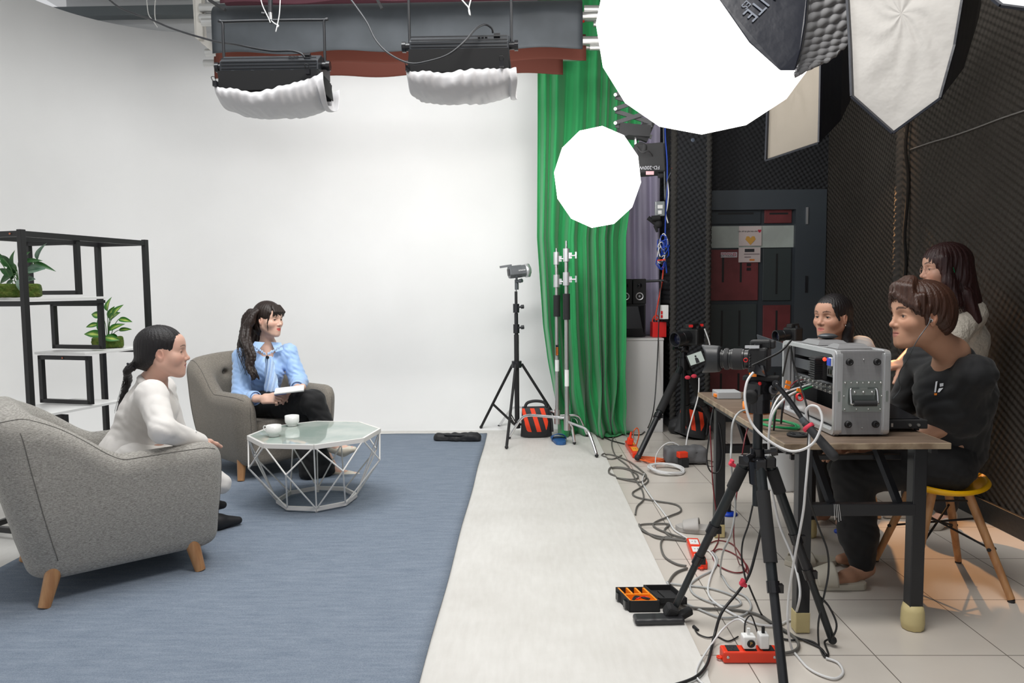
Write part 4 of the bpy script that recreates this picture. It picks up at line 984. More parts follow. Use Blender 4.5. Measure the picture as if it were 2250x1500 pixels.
o = MB().tube([P(a, c, y) for a, c, y in ((768, -5, 4.4), (790, 25, 4.35), (808, 52, 4.3), (826, 88, 4.2), (855, 118, 4.12), (900, 139, 4.0), (940, 135, 3.98), (985, 120, 3.98), (1020, 92, 4.0), (1045, 64, 4.05), (1065, 54, 4.1), (1080, 62, 4.12), (1083, 72, 4.14))], .0055).build('power_cable', BLACK); tag(o, 'black power cable looping across front of right panel lamp', 'cable')
for (pts, lb) in (([(322, -5), (326, 30), (336, 45), (346, 60)], 'left one of two thin strings under the ceiling at top left'), ([(342, -5), (340, 20), (342, 44), (352, 52)], 'right one of two thin strings under the ceiling at top left')):
    o = MB().tube([P(a, c, 6.2) for a, c in pts], .004, 6).build('thin_string', mat('string_grey', (.5, .5, .48), .7)); tag(o, lb, 'string')

# scissor arm, its lamp and the lit lantern
YS = 5.35
t = thing('scissor_arm', 'black folding scissor arm hanging from ceiling rail above lit round lantern', 'arm', P(1395, 200, YS))
for k in range(6):
    y = 120+k*31
    for s_, yo in ((1, -.05), (-1, .05), (1, .07), (-1, -.07)):
        a, c = (P(1352, y, YS+yo), P(1432, y+26, YS+yo)) if s_ > 0 else (P(1352, y+26, YS+yo), P(1432, y, YS+yo))
        e = MB(); e.bar(a, c, .012, .028); e.build('bar', BLACK, t)
    e = MB(); e.cyl(P(1352, y+26, YS-.1), P(1352, y+26, YS+.1), .012); e.build('pin', STEEL, t)
e = MB(); c = P(1392, 290, YS); e.box(c, (.22, .16, .08), (0, .1, 0)); e.box(c+Vector((.08, -.03, .0)), (.08, .05, .14), (0, .4, 0)); e.build('carriage', BLKM, t)
e = MB(); e.cyl(P(1397, 300, YS), P(1397, 318, YS), .012); e.build('spigot', CHR, t)
t = thing('lantern_light', 'smaller round lit white lantern in front of the green curtain', 'lamp', P(1312, 390, 5.0))
WEM = mat('lit_diffuser', (.9, .9, .9), .6, emit=((1, .985, .96), 3.2))
WEM2 = mat('lit_lantern', (.9, .9, .9), .6, emit=((1, .985, .96), 4.0))
def lantern(t, c, R, axis, mm, n=12, squash=.72, rot=.13, sx=1.0, front=.8, back=.6):
    prof = []
    for k in range(15):
        a = -PI/2+PI*k/14; prof.append((max(.001, R*math.cos(a)**.8 if math.cos(a) > 1e-6 else .001), R*math.sin(a)*(front if a > 0 else back)))
    e = MB(); e.lathe(prof, c, axis, n, smooth=False)
    bm_T = Matrix.Translation(c) @ Matrix.Diagonal((sx, 1, 1, 1)) @ Matrix.Rotation(rot, 4, 'Y') @ Matrix.Translation(-Vector(c)); e.v = [bm_T @ v for v in e.v]
    e.build('diffuser', mm, t, smooth=True)
cL = P(1312, 390, 5.0); lantern(t, cL, 108/1600*5.0, (-.15, -1, -.12), WEM2, 12, sx=.87)
e = MB(); e.lathe([(.05, 0), (.08, .05), (.06, .10), (.0, .10)], cL+Vector((.10, .20, -.02)), (.3, 1, .1)); e.build('mount_ring', BLKM, t)
t = thing('studio_lamp', 'black studio lamp with label hanging from scissor arm behind the lantern', 'lamp', P(1428, 355, 5.3))
c = P(1424, 352, 5.3); e = MB(); e.box(c, (.20, .22, .20), (0, -.06, 0), .01); e.build('body', BLKM, t)
p = P(1428, 380, 5.17); e = MB(); e.box(p, (.055, .004, .024)); e.build('label', mat('pink_label', (.55, .30, .32), .6), t)
text('lettering', 'FD-200W', .035, mat('ink_pale', (.35, .35, .38), .6), frame(P(1427, 368, 5.175), x=(-1, 0, 0), z=(0, -1, 0)), t)
e = MB(); e.tube([P(1413, 335, 5.2), P(1416, 322, 5.2), P(1407, 318, 5.25), P(1398, 322, 5.3)], .02, 8); e.build('yoke', BLKM, t)
e = MB(); e.tube([P(1398, 320, 5.2), P(1410, 334, 5.15), P(1425, 332, 5.15), P(1434, 345, 5.2)], .006, 6); e.build('wire', BLKM, t)
e = MB(); e.cyl(P(1446, 385, 5.25), P(1456, 384, 5.25), .02); e.build('knob', BLKM, t)
# big lit softbox
t = thing('round_softbox', 'largest lit round white softbox at the top of the picture', 'lamp', P(1556, 38, 4.1))
cB = P(1556, 38, 4.1); lantern(t, cB, 240/1600*4.1, (-.25, -1, -.15), WEM, 16, front=.35, back=.5, rot=.05)
# softboxes drawn from their rims
SHB = mat('softbox_black', (.008, .010, .018), .38, bump=(6, .3, .02)); DIF = mat('unlit_diffuser', (.40, .385, .365), .65, bump=(5, .6, .03), sheen=.2)
def softbox(name, label, rim, apex, mm, r2=.18, lip=.02, fold=0, grp=None):
    c = Vector((0, 0, 0))
    for p in rim: c += p/len(rim)
    t = thing(name, label, 'softbox', c, grp); n = len(rim); apex = Vector(apex)
    ax = (c-apex).normalized()
    e = MB(); back = [apex+(p-c)*r2 for p in rim]
    vs = rim+[(p*.5+q*.5)+(p-c)*.10 for p, q in zip(rim, back)]+back
    e.add(vs, [[i, (i+1) % n, n+(i+1) % n, n+i] for i in range(n)]+[[n+i, n+(i+1) % n, 2*n+(i+1) % n, 2*n+i] for i in range(n)]+[[2*n+i for i in range(n)]]); e.build('shell', SHB, t, solid=.004)
    e = MB(); K = 10; vs = []; fs = []
    for k in range(K+1):
        for i in range(n*6):
            j = i//6; w = (i % 6)/6; p = rim[j]*(1-w)+rim[(j+1) % n]*w; r = k/K
            q = c+(p-c)*r*.985; vs.append(q-ax*(.012+.012*math.sin(i*.9+k*1.1)*r*(1-r)*2))
    N = n*6
    for k in range(K):
        for i in range(N): fs.append([k*N+i, k*N+(i+1) % N, (k+1)*N+(i+1) % N, (k+1)*N+i])
    e.add(vs, fs, True); e.build('diffuser', mm, t)
    e = MB()
    for i in range(n):
        p, q = rim[i], rim[(i+1) % n]; e.bar(p, q, .010, lip, up=ax)
    e.build('rim', SHB, t)
    e = MB(); e.cyl(apex, (apex.x, apex.y, 4.42), .016); e.build('ceiling_tube', BLACK, t); return t
rim = [P(*a) for a in ((1862, -10, 3.5), (1868, 100, 3.45), (1872, 212, 3.4), (1962, 292, 3.3), (2066, 216, 3.2), (2098, 100, 3.2), (2118, -20, 3.2), (2120, -160, 3.3), (1990, -260, 3.4), (1866, -160, 3.5))]
softbox('octagon_softbox', 'large unlit cream softbox pointing down at the top right', rim, P(2120, 20, 4.0), DIF, .30)
rim = [P(*a) for a in ((1692, 100, 4.75), (1683, 352, 4.75), (1800, 313, 4.35), (1806, 40, 4.35))]
t = softbox('strip_softbox', 'narrow unlit cream softbox hanging right of the big lit softbox', rim, P(1850, 150, 4.9), mat('unlit_strip_diffuser', (.25, .22, .18), .65, bump=(4, .5, .03)), .5)
rim = [P(*a) for a in ((2150, -60, 3.0), (2175, -8, 3.0), (2200, 12, 2.95), (2260, 20, 2.9), (2330, 0, 2.9), (2350, -80, 2.9), (2250, -150, 3.0))]
softbox('corner_softbox', 'softbox of which only the lower rim shows in the top right corner', rim, P(2300, -150, 3.4), mat('pale_diffuser', (.75, .76, .8), .6), .3)
# black softbox shell in front of the big round one
rim = [P(*a) for a in ((1500, -130, 3.75), (1579, -2, 3.65), (1646, 94, 3.6), (1714, 155, 3.6), (1700, 60, 4.0), (1600, -90, 4.1))]
t = thing('black_softbox', 'black fabric softbox side with grey lettering in front of the lit one', 'softbox', P(1690, 60, 3.7))
e = MB(); pts = [(1500, -130, 3.70), (1579, -2, 3.60), (1646, 94, 3.55), (1714, 155, 3.5), (1747, 155, 3.5), (1760, 110, 3.52), (1770, 50, 3.55), (1778, -40, 3.6), (1780, -160, 3.7)]
fr_ = [P(*a) for a in pts]; bk_ = [P(a+10, c-20, y+.55) for a, c, y in pts]; n = len(fr_)
e.add(fr_+bk_, [list(range(n))[::-1], [n+i for i in range(n)]]+[[i, (i+1) % n, n+(i+1) % n, n+i] for i in range(n)]); e.build('shell', SHB, t, bevel=.006)
up_ = (P(1700, 60, 3.55)-P(1690, 50, 3.55)); 
Nn = (fr_[3]-fr_[1]).cross(fr_[7]-fr_[1]).normalized()
if Nn.y > 0: Nn = -Nn
def on(px, py):
    r = ray(px, py); tt = (fr_[2]-CAMP).dot(Nn)/r.dot(Nn); return CAMP+r*(tt*.995)
gl = mat('grey_print', (.16, .18, .22), .6)
dx = (on(1640, 42)-on(1672, 10)).normalized()
text('lettering', 'LITE', .095, gl, frame(on(1668, 12), x=dx, z=Nn), t); text('lettering', 'ES', .045, gl, frame(on(1639, 10), x=dx, z=Nn), t)
# acoustic foam hanging between the softboxes
t = MB()
def gf2(u, v):
    a = (1774+22*0, 0); L_ = [(1812, -120), (1778, -10), (1768, 70), (1757, 130), (1746, 168)]; Rr = [(2050, -120), (1972, -8), (1880, 78), (1830, 128), (1772, 152)]
    i = min(int(v*4), 3); w = v*4-i; l = (L_[i][0]*(1-w)+L_[i+1][0]*w, L_[i][1]*(1-w)+L_[i+1][1]*w); r = (Rr[i][0]*(1-w)+Rr[i+1][0]*w, Rr[i][1]*(1-w)+Rr[i+1][1]*w)
    Y = 3.75+.10*math.sin(v*2)+.25*(1-v)*u; p = P(l[0]*(1-u)+r[0]*u, l[1]*(1-u)+r[1]*u, Y)
    W = (1-v*.86); b_ = .5*math.sin(u*60*W+v*10)*1.0+.5*math.sin(v*95+u*26*W)
    return p+Vector((-.4, -1, -.5)).normalized()*(.013*b_)
o = MB().grid(gf2, 150, 130).build('foam_sheet', mat('grey_foam', (.36, .36, .37), .95), solid=.02); tag(o, 'curved grey egg-crate foam sheet between black softbox and cream softbox', 'foam')
# ================================================================== PEOPLE
SKIN = mat('skin', (.6, .4, .3), .48, spec=.35, attr='col', sss=.10)
EYEM = mat('eye', (1, 1, 1), .12, attr='col')
def hair_mat(name, c1, c2, rough=.42):
    m, nt, b, L = nodes_mat(name)
    tc = nt.nodes.new('ShaderNodeTexCoord'); mp = nt.nodes.new('ShaderNodeMapping'); mp.inputs['Scale'].default_value = (260, 260, 14); L(tc.outputs['Object'], mp.inputs['Vector'])
    n = nt.nodes.new('ShaderNodeTexNoise'); n.inputs['Scale'].default_value = 1; n.inputs['Detail'].default_value = 3; L(mp.outputs[0], n.inputs['Vector'])
    x = nt.nodes.new('ShaderNodeMix'); x.data_type = 'RGBA'; x.inputs[6].default_value = (*c1, 1); x.inputs[7].default_value = (*c2, 1); L(n.outputs[0], x.inputs[0]); L(x.outputs[2], b.inputs['Base Color'])
    bp = nt.nodes.new('ShaderNodeBump'); bp.inputs['Strength'].default_value = .6; bp.inputs['Distance'].default_value = .004; L(n.outputs[0], bp.inputs['Height']); L(bp.outputs[0], b.inputs['Normal'])
    b.inputs['Roughness'].default_value = rough; b.inputs['Specular IOR Level'].default_value = .38; return m
def head_sdf(fem=True, full=0.0, jaw=0.0, mouth=0.0):
    s = SDF(); f = 1.0 if fem else 0.0
    s.el((0, -.014, .030), (.074, .094, .086), 0)
    s.el((0, .010, .000), (.068, .082, .078), .02)
    s.el((0, .026, -.040), (.050+full, .060, .066), .025)
    for x in (-1, 1):
        s.rc((x*(.048+full), -.004, -.048), (x*.024, .052, -.092), .017+full*.6, .015, .03)
        s.el((x*(.043+full*.5), .052, -.026), (.024, .024, .022+full*.3), .03)
        s.rc((x*.045, .062, .022), (x*.014, .078, .019), .010, .010, .02)
    s.rc((-.008, .071, -.098), (.008, .071, -.098), .0155+jaw, None, .025)
    s.el((0, .066, -.066), (.032, .024, .026), .02)
    s.el((0, .058, .050), (.052, .034, .034), .03)
    for x in (-1, 1): s.el((x*.032, .094, .003), (.017, .018, .0125), .018, True)
    for x in (-1, 1): s.el((x*.0315, .0710, .001), (.0155, .0130, .0125), .006)          # closed lids
    s.rc((0, .080, .014), (0, .099, -.026), .0065, .0085, .012)
    s.el((0, .1015, -.030), (.0098, .0095, .0088), .008)
    for x in (-1, 1): s.el((x*.0125, .090, -.034), (.0075, .010, .0072), .006); s.el((x*.006, .0965, -.0405), (.0032, .005, .003), .003, True)
    s.rc((0, .090, -.041), (0, .088, -.050), .004, .004, .008)
    # lips
    s.rc((-.019, .080, -.0595), (-.004, .0895, -.0560), .0032, .0048, .004); s.rc((.019, .080, -.0595), (.004, .0895, -.0560), .0032, .0048, .004)
    s.rc((-.012, .0845, -.0680), (.012, .0845, -.0680), .0058, None, .004)
    s.rc((-.020, .0850, -.0620), (.020, .0850, -.0620), .0012, None, .002, True) if False else None
    s.rc((-.018, .0875, -.0618), (0, .0945, -.0615), .0014, None, .002, True); s.rc((.018, .0875, -.0618), (0, .0945, -.0615), .0014, None, .002, True)
    # eye openings
    for x in (-1, 1): s.el((x*.0318, .0885, .0005), (.0138, .0125, .0056), .002, True)
    # ears
    for x in (-1, 1):
        s.el((x*.0745, -.006, -.004), (.0075, .0175, .0300), .006, rot=Euler((.18, 0, -x*.30)))
        s.el((x*.0820, -.002, .000), (.006, .0095, .0165), .004, True, rot=Euler((.18, 0, -x*.30)))
        s.el((x*.0765, -.002, -.027), (.005, .007, .008), .005)
    return s
def head_col(L, skin, lip, brow, blush=.3, fem=True, browt=0.0):
    x, y, z = L[:, 0], L[:, 1], L[:, 2]; ax = np.abs(x); c = np.tile(np.array(skin, float), (len(L), 1))
    def mixc(m, col): 
        m = np.clip(m, 0, 1)[:, None]; return c*(1-m)+np.array(col)*m
    g = lambda d2, s: np.exp(-d2/(s*s))
    warm = np.array(skin)*np.array((1.0, .72, .68))
    c = mixc(blush*g((ax-.042)**2+(z+.030)**2*1.4+(y-.07)**2*.5, .024), warm)
    c = mixc(.35*g((ax)**2+(z+.032)**2+(y-.10)**2, .014), warm)
    c = mixc(.5*g((ax-.080)**2+(y+.005)**2*.5+(z+.002)**2*.4, .016), warm)
    lipm = ((ax < .021) & (y > .076) & (z < -.0525+.10*np.maximum(0, .004-ax)*(-1)-.0-(ax/.021)**2*.0045) & (z > -.0745+(ax/.021)**2*.012)).astype(float)
    c = mixc(lipm*.85, lip)
    c = mixc(((ax < .019) & (y > .080) & (np.abs(z+.0618) < .0010)).astype(float)*.7, (.16, .03, .03))
    bz = .0265+.006*np.sin(np.clip((ax-.012)/.036, 0, 1)*2.6)-.10*np.maximum(0, ax-.040)
    c = mixc(((ax > .013) & (ax < .050) & (np.abs(z-bz) < .0030-.0016*np.clip((ax-.03)/.02, 0, 1)+browt) & (y > .045)).astype(float)*.85, brow)
    d = np.sqrt(((ax-.0318)/.0140)**2+((z-.0012)/.0062)**2); c = mixc(((d < 1.08) & (y > .065) & (z > .0015)).astype(float)*(.85 if fem else .6), (.03, .02, .018))
    c = mixc(((d < 1.15) & (y > .065)).astype(float)*.3, np.array(skin)*.45)
    c = mixc(((ax < .009) & (y > .088) & (z < -.0385) & (z > -.0435)).astype(float)*.6, np.array(skin)*.3)
    return c
def hand_sdf(T, curl=.5, spread=.0, side=1, thumb=.4, curls=None):
    s = SDF(); s.rc((0, -.05, 0), (0, .012, 0), .024, .023, 0); s.bxx((0, .045, 0), (.038, .047, .0135), .012, .018)
    Ls = (.070, .078, .072, .056)
    for i, (x, L) in enumerate(zip((.029, .010, -.010, -.028), Ls)):
        c = curls[i] if curls else curl*(1+.12*i); p = Vector((side*x, .088-(.004 if i in (0, 3) else 0)-(.006 if i == 3 else 0), 0)); a = c*.55; dx = side*x*spread*4
        r = .0088 if i < 3 else .0078
        for f, q in ((.44, 1.0), (.31, .93), (.25, .84)):
            n = p+Vector((dx*f*.5, math.cos(a)*L*f, -math.sin(a)*L*f)); s.rc(p, n, r*(1.05 if f > .4 else q), r*q*.94, .005); p = n; a += c
    p = Vector((side*.026, .018, -.006)); a = thumb
    for L, r in ((.040, .0125), (.032, .0102), (.025, .0090)):
        n = p+Vector((side*math.sin(.75-.35*a)*L, math.cos(.75-.35*a)*L, -math.sin(a)*L)); s.rc(p, n, r, r*.9, .009); p = n; a += .18
    return s.xf(T)
def limb(s, a, b, r1, r2, k=.03): s.rc(a, b, r1, r2, k)
class Person:
    def __init__(s, label, J, f, up, S=1.08, skin=(.60, .36, .26), lip=(.50, .14, .13), brow=(.05, .03, .025), fem=True, full=0.0, blush=.35, name='person', browt=0, root=None):
        s.S = S; s.J = J = {k: Vector(v) for k, v in J.items()}
        s.T = frame(J['head'], z=up, y=f); s.TS = s.T @ Matrix.Scale(S, 4)
        s.t = thing(name, label, 'person', root or (J['pel'].x, J['pel'].y, 0))
        hs = head_sdf(fem, full).xf(s.TS)
        nb = J['neck']; nr = (.045 if fem else .051)*S; hb = s.TS @ Vector((0, -.018, -.055))
        hs.rc(hb, nb, nr, nr*1.05, .03); hs.rc(nb, nb+(J['chest']-nb)*.2, nr*1.05, nr*1.3, .03)
        V, Q = hs.mesh(.0026*S); Ti = np.array(s.TS.inverted()); Lc = V@Ti[:3, :3].T+Ti[:3, 3]
        c = head_col(Lc, skin, lip, brow, blush, fem, browt)
        parts = [(V, Q, c)]
        b = SDF(); R = S
        b.rc(nb, J['chest'], .06*R, .10*R, .04).rc(J['chest'], J['pel'], .105*R, .11*R, .04)
        for q in 'LR':
            b.rc(J['chest']*.4+J['sh'+q]*.6, J['sh'+q], .055*R, .05*R, .03)
            if 'el'+q in J:
                b.rc(J['sh'+q], J['el'+q], .044*R, .036*R, .02).rc(J['el'+q], J['wr'+q], .037*R, .024*R, .02)
            b.rc(J['hip'+q], J['kn'+q], .07*R, .05*R, .03).rc(J['kn'+q], J['an'+q], .05*R, .033*R, .03)
            fd = (J['toe'+q]-J['an'+q]); b.rc(J['an'+q]+Vector((0, 0, -.02))-fd*.18, J['an'+q]+fd*.45+Vector((0, 0, -.025)), .033*R, .033*R, .03).rc(J['an'+q]+fd*.45+Vector((0, 0, -.025)), J['toe'+q], .033*R, .020*R, .02)
        V, Q = b.mesh(.0085); parts.append((V, Q, np.tile(np.array(skin, float)*.95, (len(V), 1))))
        for q in 'LR':
            if 'hd'+q in J:          # hd = (finger direction, dorsal direction, curl, thumb[, curls])
                pass
        s.parts = parts; s.skin = skin
    def hand(s, q, fd, dorsal, curl=.5, thumb=.4, spread=0.02, curls=None):
        T = frame(s.J['wr'+q], y=fd, z=dorsal) @ Matrix.Scale(s.S*.97, 4)
        side = -1 if q == 'R' else 1
        side = -side if False else side
        h = hand_sdf(T, curl, spread, side, thumb, curls); V, Q = h.mesh(.0034)
        c = np.tile(np.array(s.skin, float), (len(V), 1)); Ti = np.array(T.inverted()); L = V@Ti[:3, :3].T+Ti[:3, 3]
        c = c*(1-.12*np.exp(-((L[:, 1]-.09)/.01)**2))[:, None]; s.parts.append((V, Q, c)); return s
    def finish(s):
        n = 0; Vs, Qs, Cs = [], [], []
        for V, Q, c in s.parts: Vs.append(V); Qs.append(Q+n); Cs.append(c); n += len(V)
        c = np.concatenate(Cs); c = np.concatenate([c, np.ones((len(c), 1))], 1)
        s.body = np_mesh('body', np.concatenate(Vs), np.concatenate(Qs), SKIN, s.t, c)
        for x in (-1, 1):
            e = MB(s.TS); e.sphere((x*.0315, .0688, .001), .0128, 28, 20)
            cols = []
            for v in e.v:
                l = s.TS.inverted() @ v; d = math.hypot(l.x-x*.0315-s.gaze[0]*.003, l.z-.001-s.gaze[1]*.002)
                cc = (.01, .008, .008) if d < .0030 else ((.022, .012, .008) if d < .0066 and l.y > .07 else (.50, .46, .44)); cols.append((*cc, 1))
            link_mesh('eye', e.v, e.f, EYEM, s.body, True, cols=cols)
        return s
    gaze = (0, 0)
    def sdf_part(s, name, sd, h, m, disp=None, clip=None, label=None, parent=None):
        V, Q = sd.mesh(h, disp, clip); o = np_mesh(name, V, Q, m, parent or s.t)
        if label: o['label'] = label
        return o
    def strands(s, name, m, chains, r=.0022, parent=None):
        e = MB()
        for ch in chains: e.tube(ch, lambda t: r*(1-.75*t)+.0003, 5, 4)
        return e.build(name, m, parent or s.t)
    def shoe(s, q, m, grow=.007, low=True, label=None):
        J, R = s.J, s.S; fd = J['toe'+q]-J['an'+q]; a = J['an'+q]+Vector((0, 0, -.02)); m1 = J['an'+q]+fd*.45+Vector((0, 0, -.025)); tp = J['toe'+q]+fd*.10
        w = SDF().rc(a-fd*.18, m1, .033*R+grow, .033*R+grow, .02).rc(m1, tp, .033*R+grow, .016*R+grow*.6, .02)
        if low: w.rc(a+Vector((0, 0, .045)), m1+Vector((0, 0, .045)), .040*R, .034*R, .01, True)
        return s.sdf_part('shoe', w, .0045, m, label=label)
    def L(s, *p): return s.TS @ Vector(p)
def streak(T, f=1.0, amp=.0016, swirl=0):
    Ti = np.array(T.inverted())
    def fn(X, Y, Z):
        x = Ti[0, 0]*X+Ti[0, 1]*Y+Ti[0, 2]*Z+Ti[0, 3]; y = Ti[1, 0]*X+Ti[1, 1]*Y+Ti[1, 2]*Z+Ti[1, 3]; z = Ti[2, 0]*X+Ti[2, 1]*Y+Ti[2, 2]*Z+Ti[2, 3]
        a = np.arctan2(x, y-.02-swirl)
        return amp*(.8*np.sin(a*27*f+2.0*np.sin(z*16))+.7*np.sin(a*53*f+1.6*np.sin(z*21+1)))
    return fn
HBL = hair_mat('black_hair', (.006, .005, .006), (.020, .017, .018)); HDB = hair_mat('dark_brown_hair', (.007, .0045, .004), (.030, .017, .013))
HBR = hair_mat('brown_hair', (.020, .008, .005), (.075, .032, .020), .38); HMA = hair_mat('maroon_brown_hair', (.016, .006, .007), (.055, .020, .018), .36)

# ---------- woman in the white suit
Y0 = 3.58
J = dict(head=P(358, 775, Y0), neck=P(338, 836, 3.60), chest=P(322, 905, 3.60), pel=P(292, 1010, 3.58),
    shR=P(333, 868, 3.42), elR=P(358, 945, 3.28), wrR=P(428, 966, 3.50), shL=P(352, 855, 3.78), elL=P(385, 950, 3.86), wrL=P(420, 990, 3.75),
    hipR=P(292, 1015, 3.48), hipL=P(300, 1005, 3.66), knR=(-1.82, 3.70, .48), knL=(-1.90, 3.84, .48), anR=(-1.80, 3.93, .115), anL=(-1.86, 3.98, .20), toeR=(-1.67, 4.04, .055), toeL=(-1.76, 4.06, .14))
p = Person('woman in a white suit seated in the front armchair, black ponytail, side view', J, (.93, .34, -.03), (-.02, 0, 1), 1.10, (.66, .40, .31), (.46, .15, .14), (.10, .065, .055), True, .008, .55)
p.hand('R', (.0, .55, -.85), (.5, -.6, .5), .6, .3).finish()
h = SDF().el((0, -.014, .038), (.082, .104, .090), 0).el((0, -.060, -.02), (.066, .055, .060), .03).rc((0, -.085, -.035), (0, -.125, -.050), .030, .016, .02)
h.el((0, .090, -.020), (.068, .074, .072), .012, True).el((0, .02, -.075), (.10, .085, .05), .012, True)
for x in (-1, 1): h.el((x*.085, .012, -.010), (.02, .030, .036), .01, True); 
p.sdf_part('hair', h.xf(p.TS), .004, HBL, streak(p.TS, 1.2, .0011, -.06))
pt = [p.L(0, -.122, -.05), p.L(0, -.150, -.075), P(283, 835, 3.62), P(270, 870, 3.62), P(262, 905, 3.62), P(259, 922, 3.62)]
pc = catmull(pt, 3); q = SDF(); q.chain(pc, [.019-.0007*i if i < 10 else .019-.0007*i-.0008*(i-10) for i in range(len(pc))], .01)
p.sdf_part('ponytail', q, .004, HBL, lambda X, Y, Z: .0008*np.sin(X*520+Z*250))
e = MB(); c = p.L(0, -.124, -.052)
for k in range(3): e.lathe([(.017, -.004), (.022, 0), (.017, .004)], c+Vector((-.004*k, 0, -.004*k)), (-.8, 0, -.6), 14)
for k in range(7): e.sphere(c+Vector((.02*math.cos(k*.9)-.004, .02*math.sin(k*.9), .012*math.sin(k*2))), .006, 8, 6)
e.build('hair_tie', mat('hair_tie', (.01, .015, .03), .3), p.t)
rnd = random.Random(4)
p.strands('loose_hair', HBL, [[p.L(.03*rnd.uniform(-1, 1), -.10, -.02), p.L(.02*rnd.uniform(-1, 1), -.14-.02*rnd.random(), -.07), P(276+rnd.uniform(-10, 4), 850, 3.62), P(262+rnd.uniform(-12, 10), 912+rnd.uniform(-12, 8), 3.62)] for _ in range(26)], .0012)
WS = mat('white_suit', (.76, .73, .70), .75, sheen=.2, bump=(7, .25, .01))
w = SDF(); J = p.J; R = 1.1
w.rc(J['neck']+Vector((-.03, 0, -.010)), J['chest'], .055, .115, .05).rc(J['chest'], J['pel']+Vector((0, 0, .05)), .120, .130, .05).el(J['chest']+Vector((.045, 0, .02)), (.09, .14, .11), .05)
w.rc(J['chest']*.5+J['shR']*.5, J['shR'], .080, .070, .04).rc(J['chest']*.5+J['shL']*.5, J['shL'], .080, .070, .04)
w.rc(J['shR'], J['elR'], .070, .056, .025).rc(J['elR'], J['wrR']+Vector((.02, .0, -.01)), .060, .042, .02)
w.rc(J['shL'], J['elL'], .072, .058, .025).rc(J['elL'], J['wrL'], .056, .040, .02)
w.rc(J['pel']+Vector((-.02, -.04, .02)), J['pel']+Vector((-.03, -.04, -.05)), .13, .14, .04)
w.el(J['neck']+Vector((.06, 0, .035)), (.045, .05, .06), .02, True)
p.sdf_part('blazer', w, .0065, WS, folds(.0055, 1.7, 1.0), label='white blazer with long sleeves')
e = MB(); nk = J['neck']
e.tube([nk+Vector((-.055, -.02, .022)), nk+Vector((-.03, -.062, .006)), nk+Vector((.03, -.075, -.05)), nk+Vector((.075, -.065, -.12)), nk+Vector((.105, -.05, -.20))], lambda t: .013+.010*math.sin(PI*t), 8, 6); e.build('collar', WS, p.t)
e = MB(); e.sphere(P(430, 948, 3.44), .006, 8, 6); e.build('cuff_button', WHT, p.t)
w = SDF(); w.rc(J['hipR'], J['knR'], .10, .08, .04).rc(J['hipL'], J['knL'], .10, .08, .04).rc(J['knR'], J['anR']+Vector((0, 0, .08)), .078, .070, .02).rc(J['knL'], P(484, 1062, 4.0), .075, .060, .02)
p.sdf_part('trousers', w, .009, WS, folds(.008, 1.6, 2.0))
SHO = mat('black_suede', (.012, .012, .014), .6)
p.shoe('R', SHO, .007, False, 'pointed black shoe'); p.shoe('L', SHO, .007, False)

# ---------- woman in the blue blouse
J = dict(head=P(590, 702, 5.34), neck=P(588, 756, 5.38), chest=P(583, 815, 5.38), pel=P(572, 884, 5.46),
    shR=P(531, 783, 5.28), elR=P(530, 872, 5.14), wrR=P(577, 876, 4.98), shL=P(634, 773, 5.44), elL=P(656, 838, 5.40), wrL=P(652, 858, 5.16),
    hipR=P(556, 890, 5.38), hipL=P(592, 888, 5.52), knR=P(688, 882, 5.08), knL=P(668, 912, 5.20), anR=P(738, 978, 5.10), anL=P(732, 1030, 5.24), toeR=P(774, 986, 5.10), toeL=P(782, 1043, 5.22))
p = Person('woman in a pale blue blouse and long wavy dark hair seated in the back armchair', J, (.94, -.36, .02), (.04, .02, 1), 1.08, (.70, .45, .35), (.62, .07, .07), (.06, .035, .03), True, 0, .4)
p.hand('R', (.95, -.2, .12), (-.1, -.75, .6), .8, .5).hand('L', (-.35, -.75, -.1), (.3, -.6, .6), .7, .4).finish()
h = SDF().el((0, -.012, .038), (.084, .106, .092), 0).el((0, -.05, -.03), (.076, .060, .09), .03)
h.el((0, .092, -.052), (.058, .070, .082), .006, True).el((0, .03, -.10), (.055, .09, .06), .012, True)
for x in (-1, 1): h.el((x*.085, .014, -.012), (.016, .026, .030), .008, True)
for k in range(13):
    x = -.052+k*.0087; h.rc((x*.75, .062, .095), (x, .096-.22*abs(x)*abs(x)*20*.3, .055), .008, .006, .006).rc((x, .096-abs(x)*.14, .055), (x*1.08, .096-abs(x)*.28, .024+.004*math.sin(k*2)), .006, .0022, .005)
for x in (-1, 1): h.rc((x*.060, .060, .05), (x*.068, .050, -.02), .008, .005, .008).rc((x*.068, .05, -.02), (x*.060, .048, -.075), .005, .002, .006)
p.sdf_part('hair', h.xf(p.TS), .0035, HDB, streak(p.TS, 1.0, .0012))
lk = SDF(); rnd = random.Random(8)
R0 = [(566, 682, 5.31), (554, 694, 5.28), (548, 708, 5.26), (541, 720, 5.25), (536, 742, 5.2), (541, 762, 5.15), (551, 783, 5.12), (549, 803, 5.10), (555, 820, 5.08), (558, 832, 5.08)]
for k in range(20):
    o = rnd.uniform(-9, 13); yy = rnd.uniform(-.05, .09); ph = rnd.uniform(0, 6); n_ = len(R0)-rnd.choice((0, 0, 1, 2))
    pts = [P(a+o*min(1, i*.4)*(1-.25*i/9)+3.0*min(1, i*.3)*math.sin(i*1.5+ph), c+rnd.uniform(-3, 3), y+yy) for i, (a, c, y) in enumerate(R0[:n_])]
    pts = catmull(pts, 3); lk.chain(pts, [.0135*(1-.75*(i/len(pts))**2) for i in range(len(pts))], .010)
